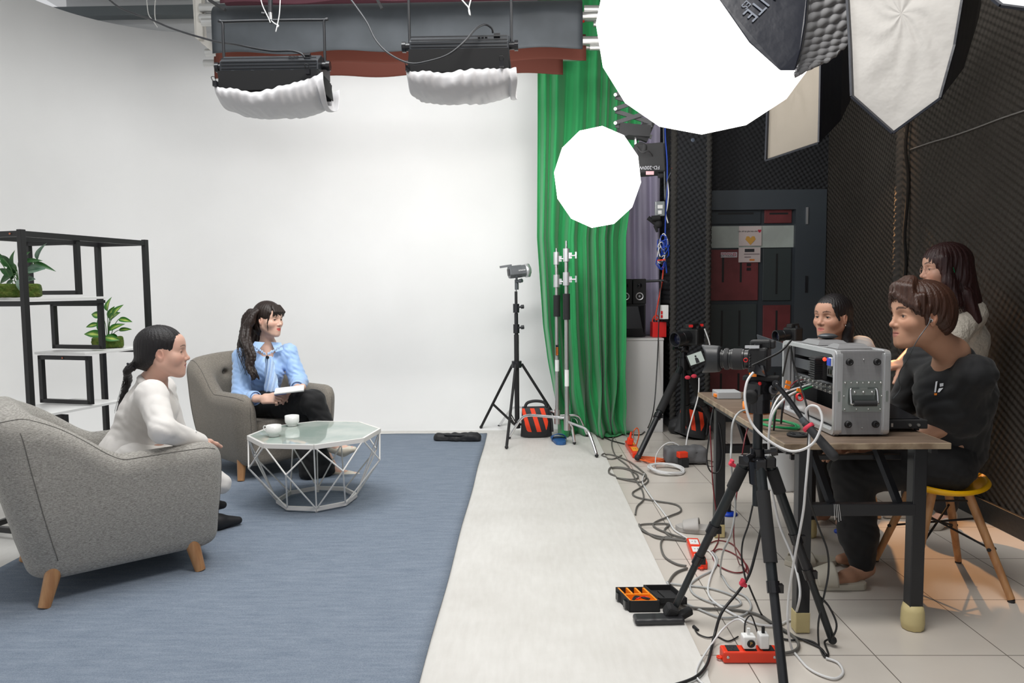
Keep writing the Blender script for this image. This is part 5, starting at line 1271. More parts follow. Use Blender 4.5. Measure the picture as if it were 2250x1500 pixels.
for k in range(12):
    o = rnd.uniform(-8, 34); pts = catmull([P(a+o+4*math.sin(i*1.7+k), c, 5.50-.01*i) for i, (a, c) in enumerate(((556, 684), (548, 696), (540, 715), (535, 740), (532, 765), (536, 790)))], 3); lk.chain(pts, [.02*(1-.6*(i/len(pts))**2) for i in range(len(pts))], .008)
p.sdf_part('long_hair', lk, .0042, HDB, lambda X, Y, Z: .0009*np.sin(X*420+Z*40)+.0006*np.sin(Y*520+Z*40))
p.strands('loose_hair', HDB, [[P(546+rnd.uniform(-6, 6), 700, 5.24), P(533+rnd.uniform(-6, 10), 740, 5.2), P(530+rnd.uniform(-10, 26), 770, 5.12), P(540+rnd.uniform(-12, 24), 800+rnd.uniform(-10, 26), 5.08)] for _ in range(70)], .0017)
BLB = mat('blue_blouse', (.36, .55, .88), .5, sheen=.3, bump=(5, .2, .01)); LACE = mat('blue_lace', (.50, .66, .90), .7, bump=(120, .6, .004))
w = SDF(); J = p.J
w.rc(J['neck']+Vector((0, .01, -.03)), J['chest'], .06, .125, .05).rc(J['chest'], J['pel']+Vector((0, 0, .05)), .125, .135, .05).el(J['chest']+Vector((.04, -.06, .0)), (.10, .07, .075), .04)
for q in 'RL':
    w.rc(J['chest']*.45+J['sh'+q]*.55+Vector((0, 0, .01)), J['sh'+q], .075, .062, .03); w.rc(J['sh'+q], J['el'+q], .060, .068, .025)
    w.rc(J['el'+q], J['el'+q]*.45+J['wr'+q]*.55, .066, .045, .02)
nk = J['neck']; w.el(nk+Vector((.04, -.085, -.035)), (.045, .05, .065), .01, True)
p.sdf_part('blouse', w, .006, BLB, folds(.008, 2.1, .6), label='pale blue long sleeved blouse')
for q in 'RL': e = MB(); a = J['el'+q]*.42+J['wr'+q]*.58; d = (J['wr'+q]-J['el'+q]).normalized(); e.lathe([(.044, -.03), (.050, -.025), (.050, .02), (.044, .025)], a, d, 24); e.build('cuff', BLB, p.t, solid=.004)
e = MB()
for s_, (x, y) in ((-1, (572, 790)), (1, (616, 780))): 
    a0 = P(590, 752, 5.27) if s_ < 0 else P(603, 742, 5.30)
    e.prism([(0, 0), (.07*s_, -.01), (.085*s_, -.07), (.03*s_, -.085)], .006, frame(nk+Vector((.030+s_*.016, -.075+.02*s_, .020)), x=(1, .35*s_, 0), z=(.25, -1, .5)))
e.build('collar', BLB, p.t, bevel=.002)
e = MB()
def rf(u, v):
    a = P(584+u*14-3*v+v*u*20, 782+v*78, 5.16-.03*v); return a+Vector((0, -.012*math.sin(u*20+v*16)-.03*math.sin(PI*u), 0))
e.grid(rf, 30, 30); e.build('lace_tie', LACE, p.t, solid=.003)
for s_ in (-1, 1):
    e = MB()
    def rf2(u, v, s_=s_):
        a = P(588+s_*2, 778, 5.2)*(1-u)+(P(560, 760, 5.22) if s_ < 0 else P(622, 758, 5.30))*u; return a+Vector((0, -.006*math.sin(u*40)-.02, .018*(v-.5)+.004*math.sin(u*30)))
    e.grid(rf2, 30, 4); e.build('lace_ruffle', LACE, p.t, solid=.003)
e = MB(); c = P(588, 785, 5.13); e.cyl(c, c+Vector((.004, -.012, .0)), .011); e.sphere(c+Vector((0, -.012, .006)), .009); e.build('lapel_microphone', BLKM, p.t)
BKC = mat('black_cloth', (.007, .007, .008), .85, sheen=.05)
w = SDF(); w.rc(J['pel']+Vector((0, 0, -.01)), J['hipR'], .125, .12, .04).rc(J['hipL'], J['knL'], .115, .085, .04).rc(J['hipR'], J['knR'], .115, .082, .04)
w.rc(J['knR'], P(724, 962, 5.10), .080, .070, .03).rc(J['knL'], P(690, 1000, 5.16), .085, .095, .03).rc(P(690, 1000, 5.16), P(705, 1030, 5.18), .095, .10, .03).rc(P(680, 1000, 5.10), P(682, 1035, 5.10), .07, .08, .03)
p.sdf_part('wide_trousers', w, .0075, BKC, folds(.010, 1.6, 2.2), clip=[(0, 0, -1, -.03)], label='black wide trousers, legs crossed')
CRM = mat('cream_shoe', (.60, .55, .46), .4)
for q in 'RL': p.shoe(q, CRM, .006, True, 'cream flat shoe')
nb_ = thing('notebook', 'white paper pad with blue edge in the hand of the woman in blue', 'notebook', P(638, 857, 5.0))
a_, b2 = P(604, 868, 4.95), P(667, 851, 5.0); d = (b2-a_); e = MB(); Tn = frame((a_+b2)/2, x=d, z=(-.05, -.10, 1)); e.T = Tn
e.box((0, .05, 0), (d.length, .17, .012)); e.build('pages', WHT, nb_, bevel=.002); e = MB(Tn); e.box((-d.length*.36, -.036, .002), (d.length*.28, .006, .014)); e.box((-d.length*.30, .05, -.008), (d.length*.4, .17, .003)); e.build('blue_cover', mat('blue_card', (.03, .14, .62), .4), nb_)
e = MB(Tn); e.cyl((-d.length/2, -.038, .004), (d.length/2, -.038, .006), .009); e.build('rolled_edge', WHT, nb_)

# ---------- man in the black T-shirt
J = dict(head=P(2022, 696, 3.04), neck=P(2092, 775, 3.10), chest=P(2098, 860, 3.18), pel=P(2085, 1008, 3.34),
    shL=P(2142, 822, 3.00), elL=P(2092, 925, 3.15), wrL=P(1935, 998, 3.32), shR=P(2030, 790, 3.38), elR=P(1985, 895, 3.55), wrR=P(1880, 985, 3.50),
    hipL=P(2080, 1018, 3.24), hipR=P(2050, 1010, 3.42), knL=P(1872, 1042, 3.30), knR=P(1862, 1030, 3.58), anL=P(1893, 1244, 3.28), anR=P(1900, 1205, 3.52), toeL=P(1824, 1277, 3.20), toeR=P(1846, 1228, 3.46))
p = Person('man in black T-shirt with brown hair and earphone seated on the yellow stool', J, (-1.0, -.03, -.06), (.02, .05, 1), 1.14, (.47, .255, .165), (.40, .15, .12), (.035, .02, .015), False, -.005, .25, browt=.0012)
p.gaze = (0, 0)
p.hand('L', (-.98, .05, -.12), (-.1, -.45, .85), .35, .35, .04).hand('R', (-.98, -.1, -.1), (0, -.3, .95), .4, .3).finish()
h = SDF().el((0, -.012, .044), (.088, .110, .092), 0).el((0, -.060, -.005), (.078, .058, .072), .03)
h.el((0, .098, -.020), (.060, .062, .086), .008, True).el((.006, .10, .05), (.020, .05, .034), .008, True).el((0, .02, -.085), (.10, .10, .062), .014, True)
for x in (-1, 1): h.el((x*.092, .002, -.022), (.026, .030, .034), .008, True)
for k in range(14):
    a = (k-6.5)/6.5; x = a*.070+(.004 if a > 0 else -.004); dz = .055*abs(a)**.7
    h.rc((.006+a*.020, .040, .128), (x*.75+.004, .086-.02*abs(a), .112-.01*abs(a)), .017, .013, .01).rc((x*.75+.004, .086-.02*abs(a), .112-.01*abs(a)), (x*1.15, .104-.045*abs(a), .090-dz), .013, .009, .008).rc((x*1.15, .104-.045*abs(a), .090-dz), (x*1.28, .104-.050*abs(a), .074-dz*1.15), .009, .002, .006)
for x in (-1, 1): h.rc((x*.078, .040, .07), (x*.080, .034, .012), .015, .007, .01).rc((x*.080, .020, .03), (x*.074, .020, -.030), .010, .003, .01)
p.sdf_part('hair', h.xf(p.TS), .0036, HBR, streak(p.TS, .9, .0013))
rnd = random.Random(21)
p.strands('loose_hair', HBR, [[p.L(.006+.02*a, .045, .140), p.L(.055*a, .092-.03*abs(a), .118), p.L(.080*a+.006*rnd.uniform(-1, 1), .104-.045*abs(a), .082-.055*abs(a)+.01*rnd.random()), p.L(.088*a, .098-.05*abs(a), .052-.055*abs(a)+.01*rnd.random())] for a in [rnd.uniform(-1, 1) for _ in range(60)]], .0015)
TEE = mat('black_tee', (.006, .0065, .008), .85, sheen=.08)
w = SDF(); J = p.J
w.rc(J['neck']+Vector((.03, .02, -.030)), J['chest'], .072, .145, .05).rc(J['chest'], J['pel']+Vector((.02, 0, .05)), .150, .135, .06)
for q in 'LR': w.rc(J['chest']*.5+J['sh'+q]*.5, J['sh'+q], .09, .076, .04); w.rc(J['sh'+q], J['sh'+q]*.18+J['el'+q]*.82, .072, .076, .03)
w.rc(J['shL']*.25+J['elL']*.75, J['shL']*.22+J['elL']*.78+Vector((.03, 0, -.03)), .085, .08, .03)
w.el(J['neck']+Vector((-.058, -.050, .012)), (.045, .045, .085), .01, True)
tee = p.sdf_part('t_shirt', w, .0065, TEE, folds(.011, 1.5, .3), label='loose black V-neck T-shirt with small white logo')
# logo on the chest
from mathutils.bvhtree import BVHTree
def shoot(o, px, py, off=.003):
    bv = BVHTree.FromPolygons([v.co.copy() for v in o.data.vertices], [tuple(q.vertices) for q in o.data.polygons])
    r = ray(px, py).normalized(); hit = bv.ray_cast(CAMP, r); return (hit[0]+hit[1]*off, hit[1]) if hit[0] else (None, None)
LGW = mat('logo_white', (.75, .77, .80), .5); LGO = mat('logo_orange', (.80, .22, .02), .5)
for poly, mm in (([(2057, 838), (2061, 837), (2057, 862), (2054, 862)], LGW), ([(2066, 842), (2074, 841), (2074, 848), (2066, 849)], LGW), ([(2064, 853), (2074, 852), (2065, 862), (2061, 862)], LGW), ([(2054, 864), (2060, 864), (2059, 868), (2054, 868)], LGO)):
    vs = [shoot(tee, a, c)[0] for a, c in poly]
    if all(v is not None for v in vs): e = MB(); e.add(vs, [[0, 1, 2, 3]]); e.build('logo', mm, tee, solid=.001)
w = SDF(); w.rc(J['pel'], J['hipL'], .125, .115, .04).rc(J['hipL'], J['knL'], .11, .085, .04).rc(J['hipR'], J['knR'], .11, .085, .04)
w.rc(J['knL'], J['knL']*.35+J['anL']*.65, .088, .084, .03).rc(J['knL']*.35+J['anL']*.65, J['anL']+Vector((0, 0, .03)), .084, .058, .02).rc(J['knR'], J['anR']+Vector((0, 0, .05)), .082, .06, .03)
p.sdf_part('trousers', w, .008, BKC, folds(.009, 1.7, 3.2))
e = MB(); c = p.L(.081, .006, -.012) if False else p.L(-.083, .008, -.012)
e.cyl(c, c+p.T.to_3x3() @ Vector((-.010, .006, -.002)), .006); e.cyl(c+p.T.to_3x3() @ Vector((-.010, .006, -.002)), c+p.T.to_3x3() @ Vector((-.016, .014, -.008)), .0045); e.build('earphone', CHR, p.t)
e = MB(); e.tube([P(2044, 696, 2.90), P(2040, 712, 2.88), P(2020, 740, 2.86), P(2006, 765, 2.88), P(1994, 790, 2.93), P(1978, 815, 2.98), P(1975, 835, 2.99), P(1978, 855, 3.0), P(1960, 878, 3.0)], .0018, 6); e.build('earphone_cord', GREYM, p.t)
for k, (dx, dy) in enumerate(((0, 0),)): pass
slF = mat('beige_slipper', (.50, .46, .38), .6)

# ---------- girl with black hair behind the table
J = dict(head=P(1829, 697, 4.12), neck=P(1852, 752, 4.20), chest=P(1862, 800, 4.25), pel=P(1866, 905, 4.32), shL=P(1890, 768, 4.16), elL=P(1890, 845, 4.10), wrL=P(1830, 880, 3.98),
    shR=P(1818, 765, 4.32), elR=P(1800, 840, 4.36), wrR=P(1780, 880, 4.2), hipL=P(1872, 910, 4.24), hipR=P(1850, 905, 4.38), knL=(1.74, 3.93, .50), knR=(1.64, 4.05, .50), anL=(1.82, 4.08, .10), anR=(1.75, 4.18, .10), toeL=(1.73, 4.0, .04), toeR=(1.64, 4.10, .04))
p = Person('girl with black hair in white top sitting behind the silver equipment case', J, (-.86, -.50, .02), (.02, .0, 1), 1.06, (.52, .29, .20), (.55, .17, .15), (.05, .03, .025), True, -.001, .4)
p.hand('L', (-.9, -.4, -.1), (0, -.3, 1), .4, .3).finish()
h = SDF().el((0, -.012, .038), (.082, .106, .090), 0).el((0, -.055, -.02), (.070, .058, .07), .03)
h.el((.004, .094, -.040), (.052, .066, .088), .008, True).el((.006, .094, .03), (.026, .04, .034), .01, True).el((0, .03, -.10), (.075, .085, .065), .012, True)
for x in (-1, 1): h.el((x*.085, .010, -.014), (.018, .026, .030), .008, True)
h.rc((-.060, -.05, -.05), (-.055, -.055, -.14), .030, .026, .02).rc((.060, -.05, -.05), (.055, -.06, -.14), .030, .026, .02).rc((-.055, -.055, -.14), (-.060, -.05, -.26), .028, .018, .02).rc((.055, -.06, -.14), (.055, -.06, -.25), .028, .018, .02)
h.rc((.055, .062, .055), (.072, .040, -.01), .009, .006, .01).rc((-.055, .062, .055), (-.072, .040, -.01), .009, .006, .01)
p.sdf_part('hair', h.xf(p.TS), .004, HBL, streak(p.TS, 1.1, .0011))
WT = mat('white_cotton', (.62, .60, .58), .8, sheen=.2)
w = SDF(); J = p.J; w.rc(J['neck']+Vector((.01, .01, -.04)), J['chest'], .06, .12, .04).rc(J['chest'], J['pel'], .12, .13, .04)
for q in 'LR': w.rc(J['chest']*.5+J['sh'+q]*.5, J['sh'+q], .080, .074, .03).rc(J['sh'+q], J['sh'+q]*.3+J['el'+q]*.7, .070, .062, .03)
p.sdf_part('white_top', w, .008, WT, folds(.008, 1, 2))
w = SDF(); [w.rc(J['hip'+q], J['kn'+q], .09, .07, .03).rc(J['kn'+q], J['an'+q], .07, .055, .03) for q in 'LR']; p.sdf_part('trousers', w, .01, BKC)
e = MB(); e.lathe([(.006, -.001), (.0075, 0), (.006, .001)], p.L(-.079, -.002, -.042), (1, 0, 0), 12) if False else e.sphere(p.L(-.079, -.002, -.040), .004, 8, 6); e.build('earring', CHR, p.t)

# ---------- girl with glasses standing by the foam wall
J = dict(head=P(2076, 592, 3.95), neck=P(2106, 660, 4.05), chest=P(2112, 745, 4.08), pel=P(2098, 905, 4.10), shL=P(2130, 690, 3.92), elL=P(2070, 775, 3.80), wrL=P(2040, 690, 3.84),
    shR=P(2080, 685, 4.22), elR=P(2010, 770, 4.15), wrR=P(1975, 800, 4.0), hipL=P(2105, 915, 4.02), hipR=P(2085, 910, 4.18), knL=(2.32, 4.02, .48), knR=(2.25, 4.18, .48), anL=(2.33, 4.04, .08), anR=(2.26, 4.24, .08), toeL=(2.17, 3.98, .03), toeR=(2.10, 4.2, .03))
p = Person('girl with glasses and long dark red hair standing by foam wall', J, (-.98, .16, -.12), (.0, .0, 1), 1.10, (.62, .36, .26), (.55, .16, .15), (.05, .03, .025), True, 0, .4, root=(2.3, 4.1, 0))
p.hand('L', (.02, .1, 1), (.5, -1, 0), .8, .5).hand('R', (-.8, -.2, -.4), (0, -.3, 1), .5, .4).finish()
h = SDF().el((0, -.012, .040), (.088, .110, .094), 0).el((0, -.05, -.03), (.085, .070, .10), .03)
h.el((0, .096, -.036), (.058, .066, .092), .008, True).el((0, .045, -.10), (.055, .09, .06), .012, True)
for x in (-1, 1):
    h.rc((x*.070, .030, .05), (x*.078, .010, -.06), .028, .026, .02).rc((x*.078, .010, -.06), (x*.085, -.02, -.16), .030, .032, .02)
h.rc((0, -.06, -.05), (0, -.09, -.16), .075, .075, .03)
for k in range(7): a = (k-3)/3; h.rc((a*.07, -.07-.015*(1-abs(a)), -.12), (a*.085, -.115, -.24-.02*math.sin(k*2)), .034, .022, .012)
p.sdf_part('hair', h.xf(p.TS), .0042, HMA, streak(p.TS, 1.0, .0017))
rnd = random.Random(5)
p.strands('loose_hair', HMA, [[p.L(-.075, -.03+.05*rnd.random(), .0), p.L(-.088, -.06+.06*rnd.random(), -.12), p.L(-.08, -.12+.07*rnd.random(), -.24-.03*rnd.random())] for _ in range(30)], .0016)
e = MB()
for x in (-1, 1): e.lathe([(.0185, -.0008), (.020, 0), (.0185, .0008), (.0178, 0), (.0185, -.0008)], p.L(x*.031, .094, -.002), p.T.to_3x3() @ Vector((0, 1, 0)), 24)
e.cyl(p.L(-.012, .096, .002), p.L(.012, .096, .002), .0012)
for x in (-1, 1): e.cyl(p.L(x*.050, .092, .004), p.L(x*.078, -.005, .004), .0014)
gls = e.build('glasses', mat('pink_gold', (.65, .42, .34), .3, .6), p.t)
e = MB()
for k in range(4): e.box(p.L(-.089, .0-.003*k, .012-.008*k), (.003, .003, .008))
e.build('hair_glitter', mat('green_glitter', (.0, .6, .22), .2, .5), p.t)
w = SDF(); J = p.J; w.rc(J['neck']+Vector((.0, .01, -.05)), J['chest'], .06, .125, .05).rc(J['chest'], J['pel'], .125, .13, .05)
for q in 'LR': w.rc(J['chest']*.5+J['sh'+q]*.5, J['sh'+q], .075, .075, .03).rc(J['sh'+q], J['sh'+q]*.45+J['el'+q]*.55, .080, .070, .03)
p.sdf_part('lace_blouse', w, .007, mat('cream_lace', (.60, .55, .47), .8, bump=(70, .9, .01)), folds(.006, 2, 1), label='cream lace blouse with puffed short sleeves')
w = SDF(); w.rc(J['pel'], J['pel']+Vector((0, 0, -.1)), .14, .15, .03); [w.rc(J['hip'+q], J['kn'+q], .10, .08, .03).rc(J['kn'+q], J['an'+q]+Vector((0, 0, .05)), .075, .065, .03) for q in 'LR']; p.sdf_part('trousers', w, .010, BKC)
for q in 'LR': p.shoe(q, mat('pale_shoe', (.55, .50, .44), .6), .006, True)
# ================================================================== RIGHT SIDE: table, equipment case, cameras, cables
TW = mat('table_wood', (.20, .145, .105), .45, var=(5, (.12, .085, .062), .35, .7), stretch=(1, 9, 1), bump=(30, .15)); TWE = mat('worn_edge', (.36, .28, .19), .6, var=(14, (.20, .14, .09), .4, .6))
TAPE = mat('cream_tape', (.62, .52, .26), .6, bump=(30, .5)); LEGB = mat('table_leg_black', (.014, .015, .018), .35)
t = thing('folding_table', 'long brown wood-top table on black steel legs carrying the video gear', 'table', (1.3, 3.5, 0))
TX0, TX1, TY0, TY1 = .985, 1.615, 2.775, 4.18
MB().bx(TX0, TX1, TY0, TY1, .726, .752, .006).build('tabletop', TW, t)
e = MB(); e.bx(TX0-.002, TX1+.002, TY0-.002, TY0+.003, .727, .7505, .002); e.bx(TX0-.002, TX0+.003, TY0, TY1, .727, .7505, .002); e.bx(TX1-.003, TX1+.002, TY0, TY1, .727, .7505, .002); e.build('edge_band', TWE, t)
for x, y, tp in ((1.068, 2.80, .085), (1.515, 2.82, .10), (1.035, 3.895, .075), (1.52, 3.895, .075)):
    e = MB(); e.bx(x-.026, x+.026, y-.026, y+.026, .006, .726, .003); lg = e.build('leg', LEGB, t)
    e = MB()
    e.bx(x-.028, x+.028, y-.028, y+.028, .003, tp, .004) if x < 1.5 else e.lathe([(.0, .003), (.040, .003), (.044, .03), (.042, .075), (.036, .10), (.0, .10)], (x, y, 0), (0, 0, 1), 10); e.build('tape_wrap', TAPE, lg)
for y in (2.81, 3.895):
    MB().bx(1.06, 1.50, y-.018, y+.018, .462, .508, .002).build('crossbar', LEGB, t)
    MB().bx(1.06, 1.50, y+.10, y+.12, .655, .675, .002).build('crossbar', LEGB, t)
    for xa in (1.14, 1.40): MB().bar((xa, y+.10, .70), (xa+.045, y+.01, .505), .03, .02).build('brace', LEGB, t)
e = MB()
for k in range(4): e.cyl((1.185+k*.006, 2.789, .51), (1.186+k*.008, 2.783, .45+.01*math.sin(k*2)), .0009, n=5)
e.build('string_wrap', WHT, t)
for xa in (1.02, 1.58): MB().bx(xa-.012, xa+.012, 2.82, 4.14, .70, .726).build('rail', LEGB, t)

# ---- silver rack case
m, nt, b, L = nodes_mat('patterned_case_skin')
tc = nt.nodes.new('ShaderNodeTexCoord'); sp = nt.nodes.new('ShaderNodeSeparateXYZ'); L(tc.outputs['Object'], sp.inputs[0])
u = mth(nt, 'ADD', sp.outputs[0], sp.outputs[1]); v = mth(nt, 'ADD', sp.outputs[2], mth(nt, 'MULTIPLY', sp.outputs[1], .3)); K = 1050.
g = mth(nt, 'MULTIPLY', mth(nt, 'SINE', mth(nt, 'MULTIPLY', mth(nt, 'ADD', u, v), K)), mth(nt, 'SINE', mth(nt, 'MULTIPLY', mth(nt, 'SUBTRACT', u, v), K)))
x = nt.nodes.new('ShaderNodeMix'); x.data_type = 'RGBA'; x.inputs[6].default_value = (.12, .12, .125, 1); x.inputs[7].default_value = (.52, .52, .53, 1); L(mth(nt, 'ADD', mth(nt, 'MULTIPLY', g, .9), .45), x.inputs[0]); L(x.outputs[2], b.inputs['Base Color'])
b.inputs['Roughness'].default_value = .35; b.inputs['Metallic'].default_value = .35
CSK = m
cs = thing('rack_case', 'silver patterned rack case with steel side handle standing on the table', 'case', (1.38, 3.3, .755))
X0, X1, YA, YB, ZA, ZB = 1.262, 1.482, 3.01, 3.60, .757, 1.096
w_ = .012
e = MB(); e.bx(X0+.01, X1-.01, YA+.004, YA+w_, ZA+.004, ZB-.004); e.build('side_panel', CSK, cs)
e = MB(); e.bx(X0+.01, X1-.01, YB-w_, YB-.004, ZA+.004, ZB-.004); e.build('side_panel', CSK, cs)
e = MB(); e.bx(X0+.01, X1-.01, YA+.01, YB-.01, ZB-w_, ZB-.002); e.build('top_panel', CSK, cs)
e = MB(); e.bx(X0+.01, X1-.01, YA+.01, YB-.01, ZA+.002, ZA+w_); e.build('bottom_panel', CSK, cs)
for xr in (X0, X1-.032):
    for k in range(4):
        o_ = .003 if k in (1, 2) else 0; xa = xr+k*.008; e = MB(); r = .02+o_
        pts = []
        for (cy, cz, a0) in ((YB-.022, ZB-.022, 0), (YA+.022, ZB-.022, 90), (YA+.022, ZA+.022, 180), (YB-.022, ZA+.022, 270)):
            for i in range(5): a = math.radians(a0+i*22.5); pts.append((xa+.004, cy+(.022+o_)*math.cos(a), cz+(.022+o_)*math.sin(a)))
        n = len(pts); C_ = Vector((xa+.004, (YA+YB)/2, (ZA+ZB)/2)); vs = []; fs = []
        for q in pts:
            q = Vector(q); i_ = C_+(q-C_)*1.0; inn = Vector((q.x, q.y+(.016 if q.y < C_.y else -.016), q.z+(.016 if q.z < C_.z else -.016)))
            vs += [q-Vector((.004, 0, 0)), q+Vector((.0039, 0, 0)), inn+Vector((.0039, 0, 0)), inn-Vector((.004, 0, 0))]
        for i in range(n):
            j = (i+1) % n
            for a in range(4): fs.append([i*4+a, i*4+(a+1) % 4, j*4+(a+1) % 4, j*4+a])
        e.add(vs, fs); e.build('edge_profile', ALU, cs)
RBK = mat('rubber_bumper', (.012, .012, .013), .5)
for xx in (X0+.058, X1-.054):
    for zz in (ZA+.045, ZB-.045):
        e = MB(); e.lathe([(.014, 0), (.013, .010), (.009, .013), (.006, .012), (.005, .006), (0, .006)], (xx, YA+.004, zz), (0, -1, 0), 20); e.build('bumper', RBK, cs)
for zz in (ZA+.03, ZB-.035): e = MB(); e.sphere(((X0+X1)/2+.004, YA+.003, zz), .0035, 8, 6); e.build('rivet', STEEL, cs)
HX, HZ = (X0+X1)/2+.003, .915
hp_ = thing('side_handle', '', '') if False else None
pl = MB()
def rr_poly(hx, hz, r, n=6):
    out = []
    for (sx, sz, a0) in ((1, 1, 0), (-1, 1, 90), (-1, -1, 180), (1, -1, 270)):
        for i in range(n+1): a = math.radians(a0+90*i/n); out.append((sx*(hx-r)+r*math.cos(a), sz*(hz-r)+r*math.sin(a)))
    return out
Tf = frame((HX, YA+.002, HZ), x=(1, 0, 0), z=(0, -1, 0))
PLT = mat('zinc_plate', (.40, .44, .42), .3, .7)
pl.prism(rr_poly(.083, .062, .014), .003, Tf); plate = pl.build('handle_plate', PLT, cs)
e = MB(); e.prism(rr_poly(.058, .036, .008), .0016, Tf @ Matrix.Translation((0, 0, .0025))); e.build('recess', mat('zinc_dark', (.20, .23, .22), .35, .7), plate)
e = MB(); e.tube([Tf @ Vector(q) for q in ((-.048, .030, .006), (-.052, .022, .010), (-.052, -.018, .018), (-.044, -.028, .020), (.044, -.028, .020), (.052, -.018, .018), (.052, .022, .010), (.048, .030, .006))], .0045, 10, 5); e.build('bail', CHR, plate)
e = MB(); e.cyl(Tf @ Vector((-.044, -.026, .022)), Tf @ Vector((.044, -.026, .022)), .0115); e.build('grip', RUB, plate)
e = MB(); e.box(Tf @ Vector((0, .016, .004)), (.09, .006, .022)); e.box(Tf @ Vector((0, .03, .004)), (.030, .008, .010)); e.build('spring_bar', PLT, plate)
for q, r_ in [((-.070+k*.0233, .053, .001), .0036 if k % 2 else .0048) for k in range(7)]+[((-.070+k*.0466, -.053, .001), .0042) for k in range(4)]+[((s_*.074, 0, .001), .0036) for s_ in (-1, 1)]+[((k*.034, .016, .006), .006) for k in (-1, 0, 1)]:
    MB().sphere(Tf @ Vector(q), r_, 8, 6).build('rivet', STEEL, plate)
for xx in (X0+.018, X1-.014): e = MB(); e.prism(rr_poly(.005, .022, .004), .005, frame((xx, YA-.002, HZ), x=(1, 0, 0), z=(0, -1, 0))); e.build('latch', PLT, cs)
for (ya, yb) in ((3.10, 3.22), (3.30, 3.50)): e = MB(); e.add([(1.31, ya, ZB), (1.45, ya, ZB), (1.45, yb, ZB), (1.31, yb, ZB), (1.33, ya+.03, ZB+.018), (1.43, ya+.03, ZB+.018), (1.43, yb-.03, ZB+.018), (1.33, yb-.03, ZB+.018)], [[0, 1, 5, 4], [1, 2, 6, 5], [2, 3, 7, 6], [3, 0, 4, 7], [4, 5, 6, 7]]); e.build('stacking_pad', CSK, cs)
# what sits inside the open side
IN = mat('rack_black', (.012, .012, .013), .45)
MB().bx(X1-.06, X1-.036, YA+.02, YB-.02, ZA+.02, ZB-.02).build('back_wall', IN, cs)
for yy in (YA+.028, YB-.030): MB().bx(X0+.036, X0+.044, yy-.006, yy+.006, ZA+.02, ZB-.02).build('rack_rail', ALU, cs)
def unit(z0, z1, nm, lb, mm, x=.050):
    tt = thing(nm, lb, 'device', (X0+.1, 3.3, z0)); MB().bx(X0+x, X1-.07, YA+.04, YB-.04, z0, z1, .002).build('chassis', mm, tt)
    MB().bx(X0+x-.004, X0+x, YA+.03, YB-.035, z0, z1).build('front_plate', GREYM, tt); return tt
CON = mat('connector_silver', (.6, .6, .58), .3, .9)
u1 = unit(1.035, 1.075, 'rack_device', 'uppermost black rack device inside the silver case', IN)
u2 = unit(.975, 1.02, 'rack_device', 'second rack device from the top, with grey block connectors', IN)
for k in range(4):
    e = MB(); e.bx(X0+.036, X0+.05, 3.07+k*.05, 3.10+k*.05, .985, 1.008, .002); e.build('connector', CON, u2)
u3 = unit(.905, .95, 'rack_device', 'rack device with two rows of silver round connectors in the case', IN)
for k in range(20):
    e = MB(); yy = 3.07+(k % 10)*.045; zz = .918+(k//10)*.02; e.cyl((X0+.046, yy, zz), (X0+.026, yy, zz), .0065, n=10); e.cyl((X0+.027, yy, zz), (X0+.02, yy, zz), .003, n=8); e.build('connector', CON, u3)
MB().add([(X0+.05, YA+.03, .84), (X1-.07, YA+.03, .79), (X1-.07, YB-.03, .79), (X0+.05, YB-.03, .84), (X0+.05, YA+.03, .775), (X0+.05, YB-.03, .775)], [[0, 1, 2, 3], [0, 3, 5, 4]]).build('lower_shelf', STEEL, cs, solid=.003)
t = thing('power_brick', 'ribbed black power adapter hanging in the open side of silver case', 'adapter', (X0, 3.15, 1.0))
e = MB(); e.bx(X0-.03, X0+.022, 3.13, 3.19, .965, 1.06, .006); e.build('body', BLKM, t)
e = MB()
for k in range(9): e.bx(X0-.033, X0+.0, 3.128, 3.192, .972+k*.0095, .975+k*.0095)
e.build('ribs', BLKG, t)
t = thing('plug_block', 'small white and blue plug with red light in the silver case', 'plug', (X0+.01, 3.07, 1.05))
MB().bx(X0-.005, X0+.028, 3.035, 3.062, 1.032, 1.066, .002).build('body', WHT, t); MB().bx(X0-.009, X0-.005, 3.035, 3.066, 1.034, 1.064).build('face', BLU, t); MB().sphere((X0-.01, 3.085, 1.056), .008, 10, 8).build('light', mat('red_glow', (.8, .02, .01), .4, emit=((1, .05, .02), 1.5)), t)
t = thing('headphone_pouch', 'dark grey oval pouch lying on top of the silver case', 'pouch', (1.39, 3.42, 1.11)); 
V, Q = SDF().el((1.400, 3.42, 1.127), (.042, .035, .013), 0).mesh(.003); np_mesh('body', V, Q, GREYM, t); e = MB(); e.tube([(1.400+.043*math.cos(a*.3927), 3.42+.036*math.sin(a*.3927), 1.127) for a in range(17)], .0022, 6, 3); e.build('zip', BLKM, t)
# laptop lid behind the case and black deck right of it
t = thing('laptop', 'open grey laptop on the table, its lid rising behind the camera', 'laptop', (1.28, 3.85, .753))
MB().bx(1.15, 1.42, 3.66, 3.86, .753, .768, .004).build('base', GREYM, t)
e = MB(); a_, b2, c_, d_ = P(1667, 732, 3.80), P(1742, 757, 3.66), P(1742, 800, 3.68), P(1678, 800, 3.82); e.add([a_, b2, c_, d_], [[0, 1, 2, 3]]); e.build('lid', GREYM, t, solid=.006)
t = thing('video_switcher', 'flat black control deck on table between silver case and man', 'device', (1.58, 3.2, .753))
MB().bx(1.50, 1.685, 3.08, 3.36, .765, .802, .004).build('body', BLKM, t); e = MB(); e.add([(1.50, 3.10, .803), (1.66, 3.10, .803), (1.63, 3.36, .845), (1.50, 3.36, .845)], [[0, 1, 2, 3]]); e.build('keyboard_slope', BLKG, t, solid=.004)
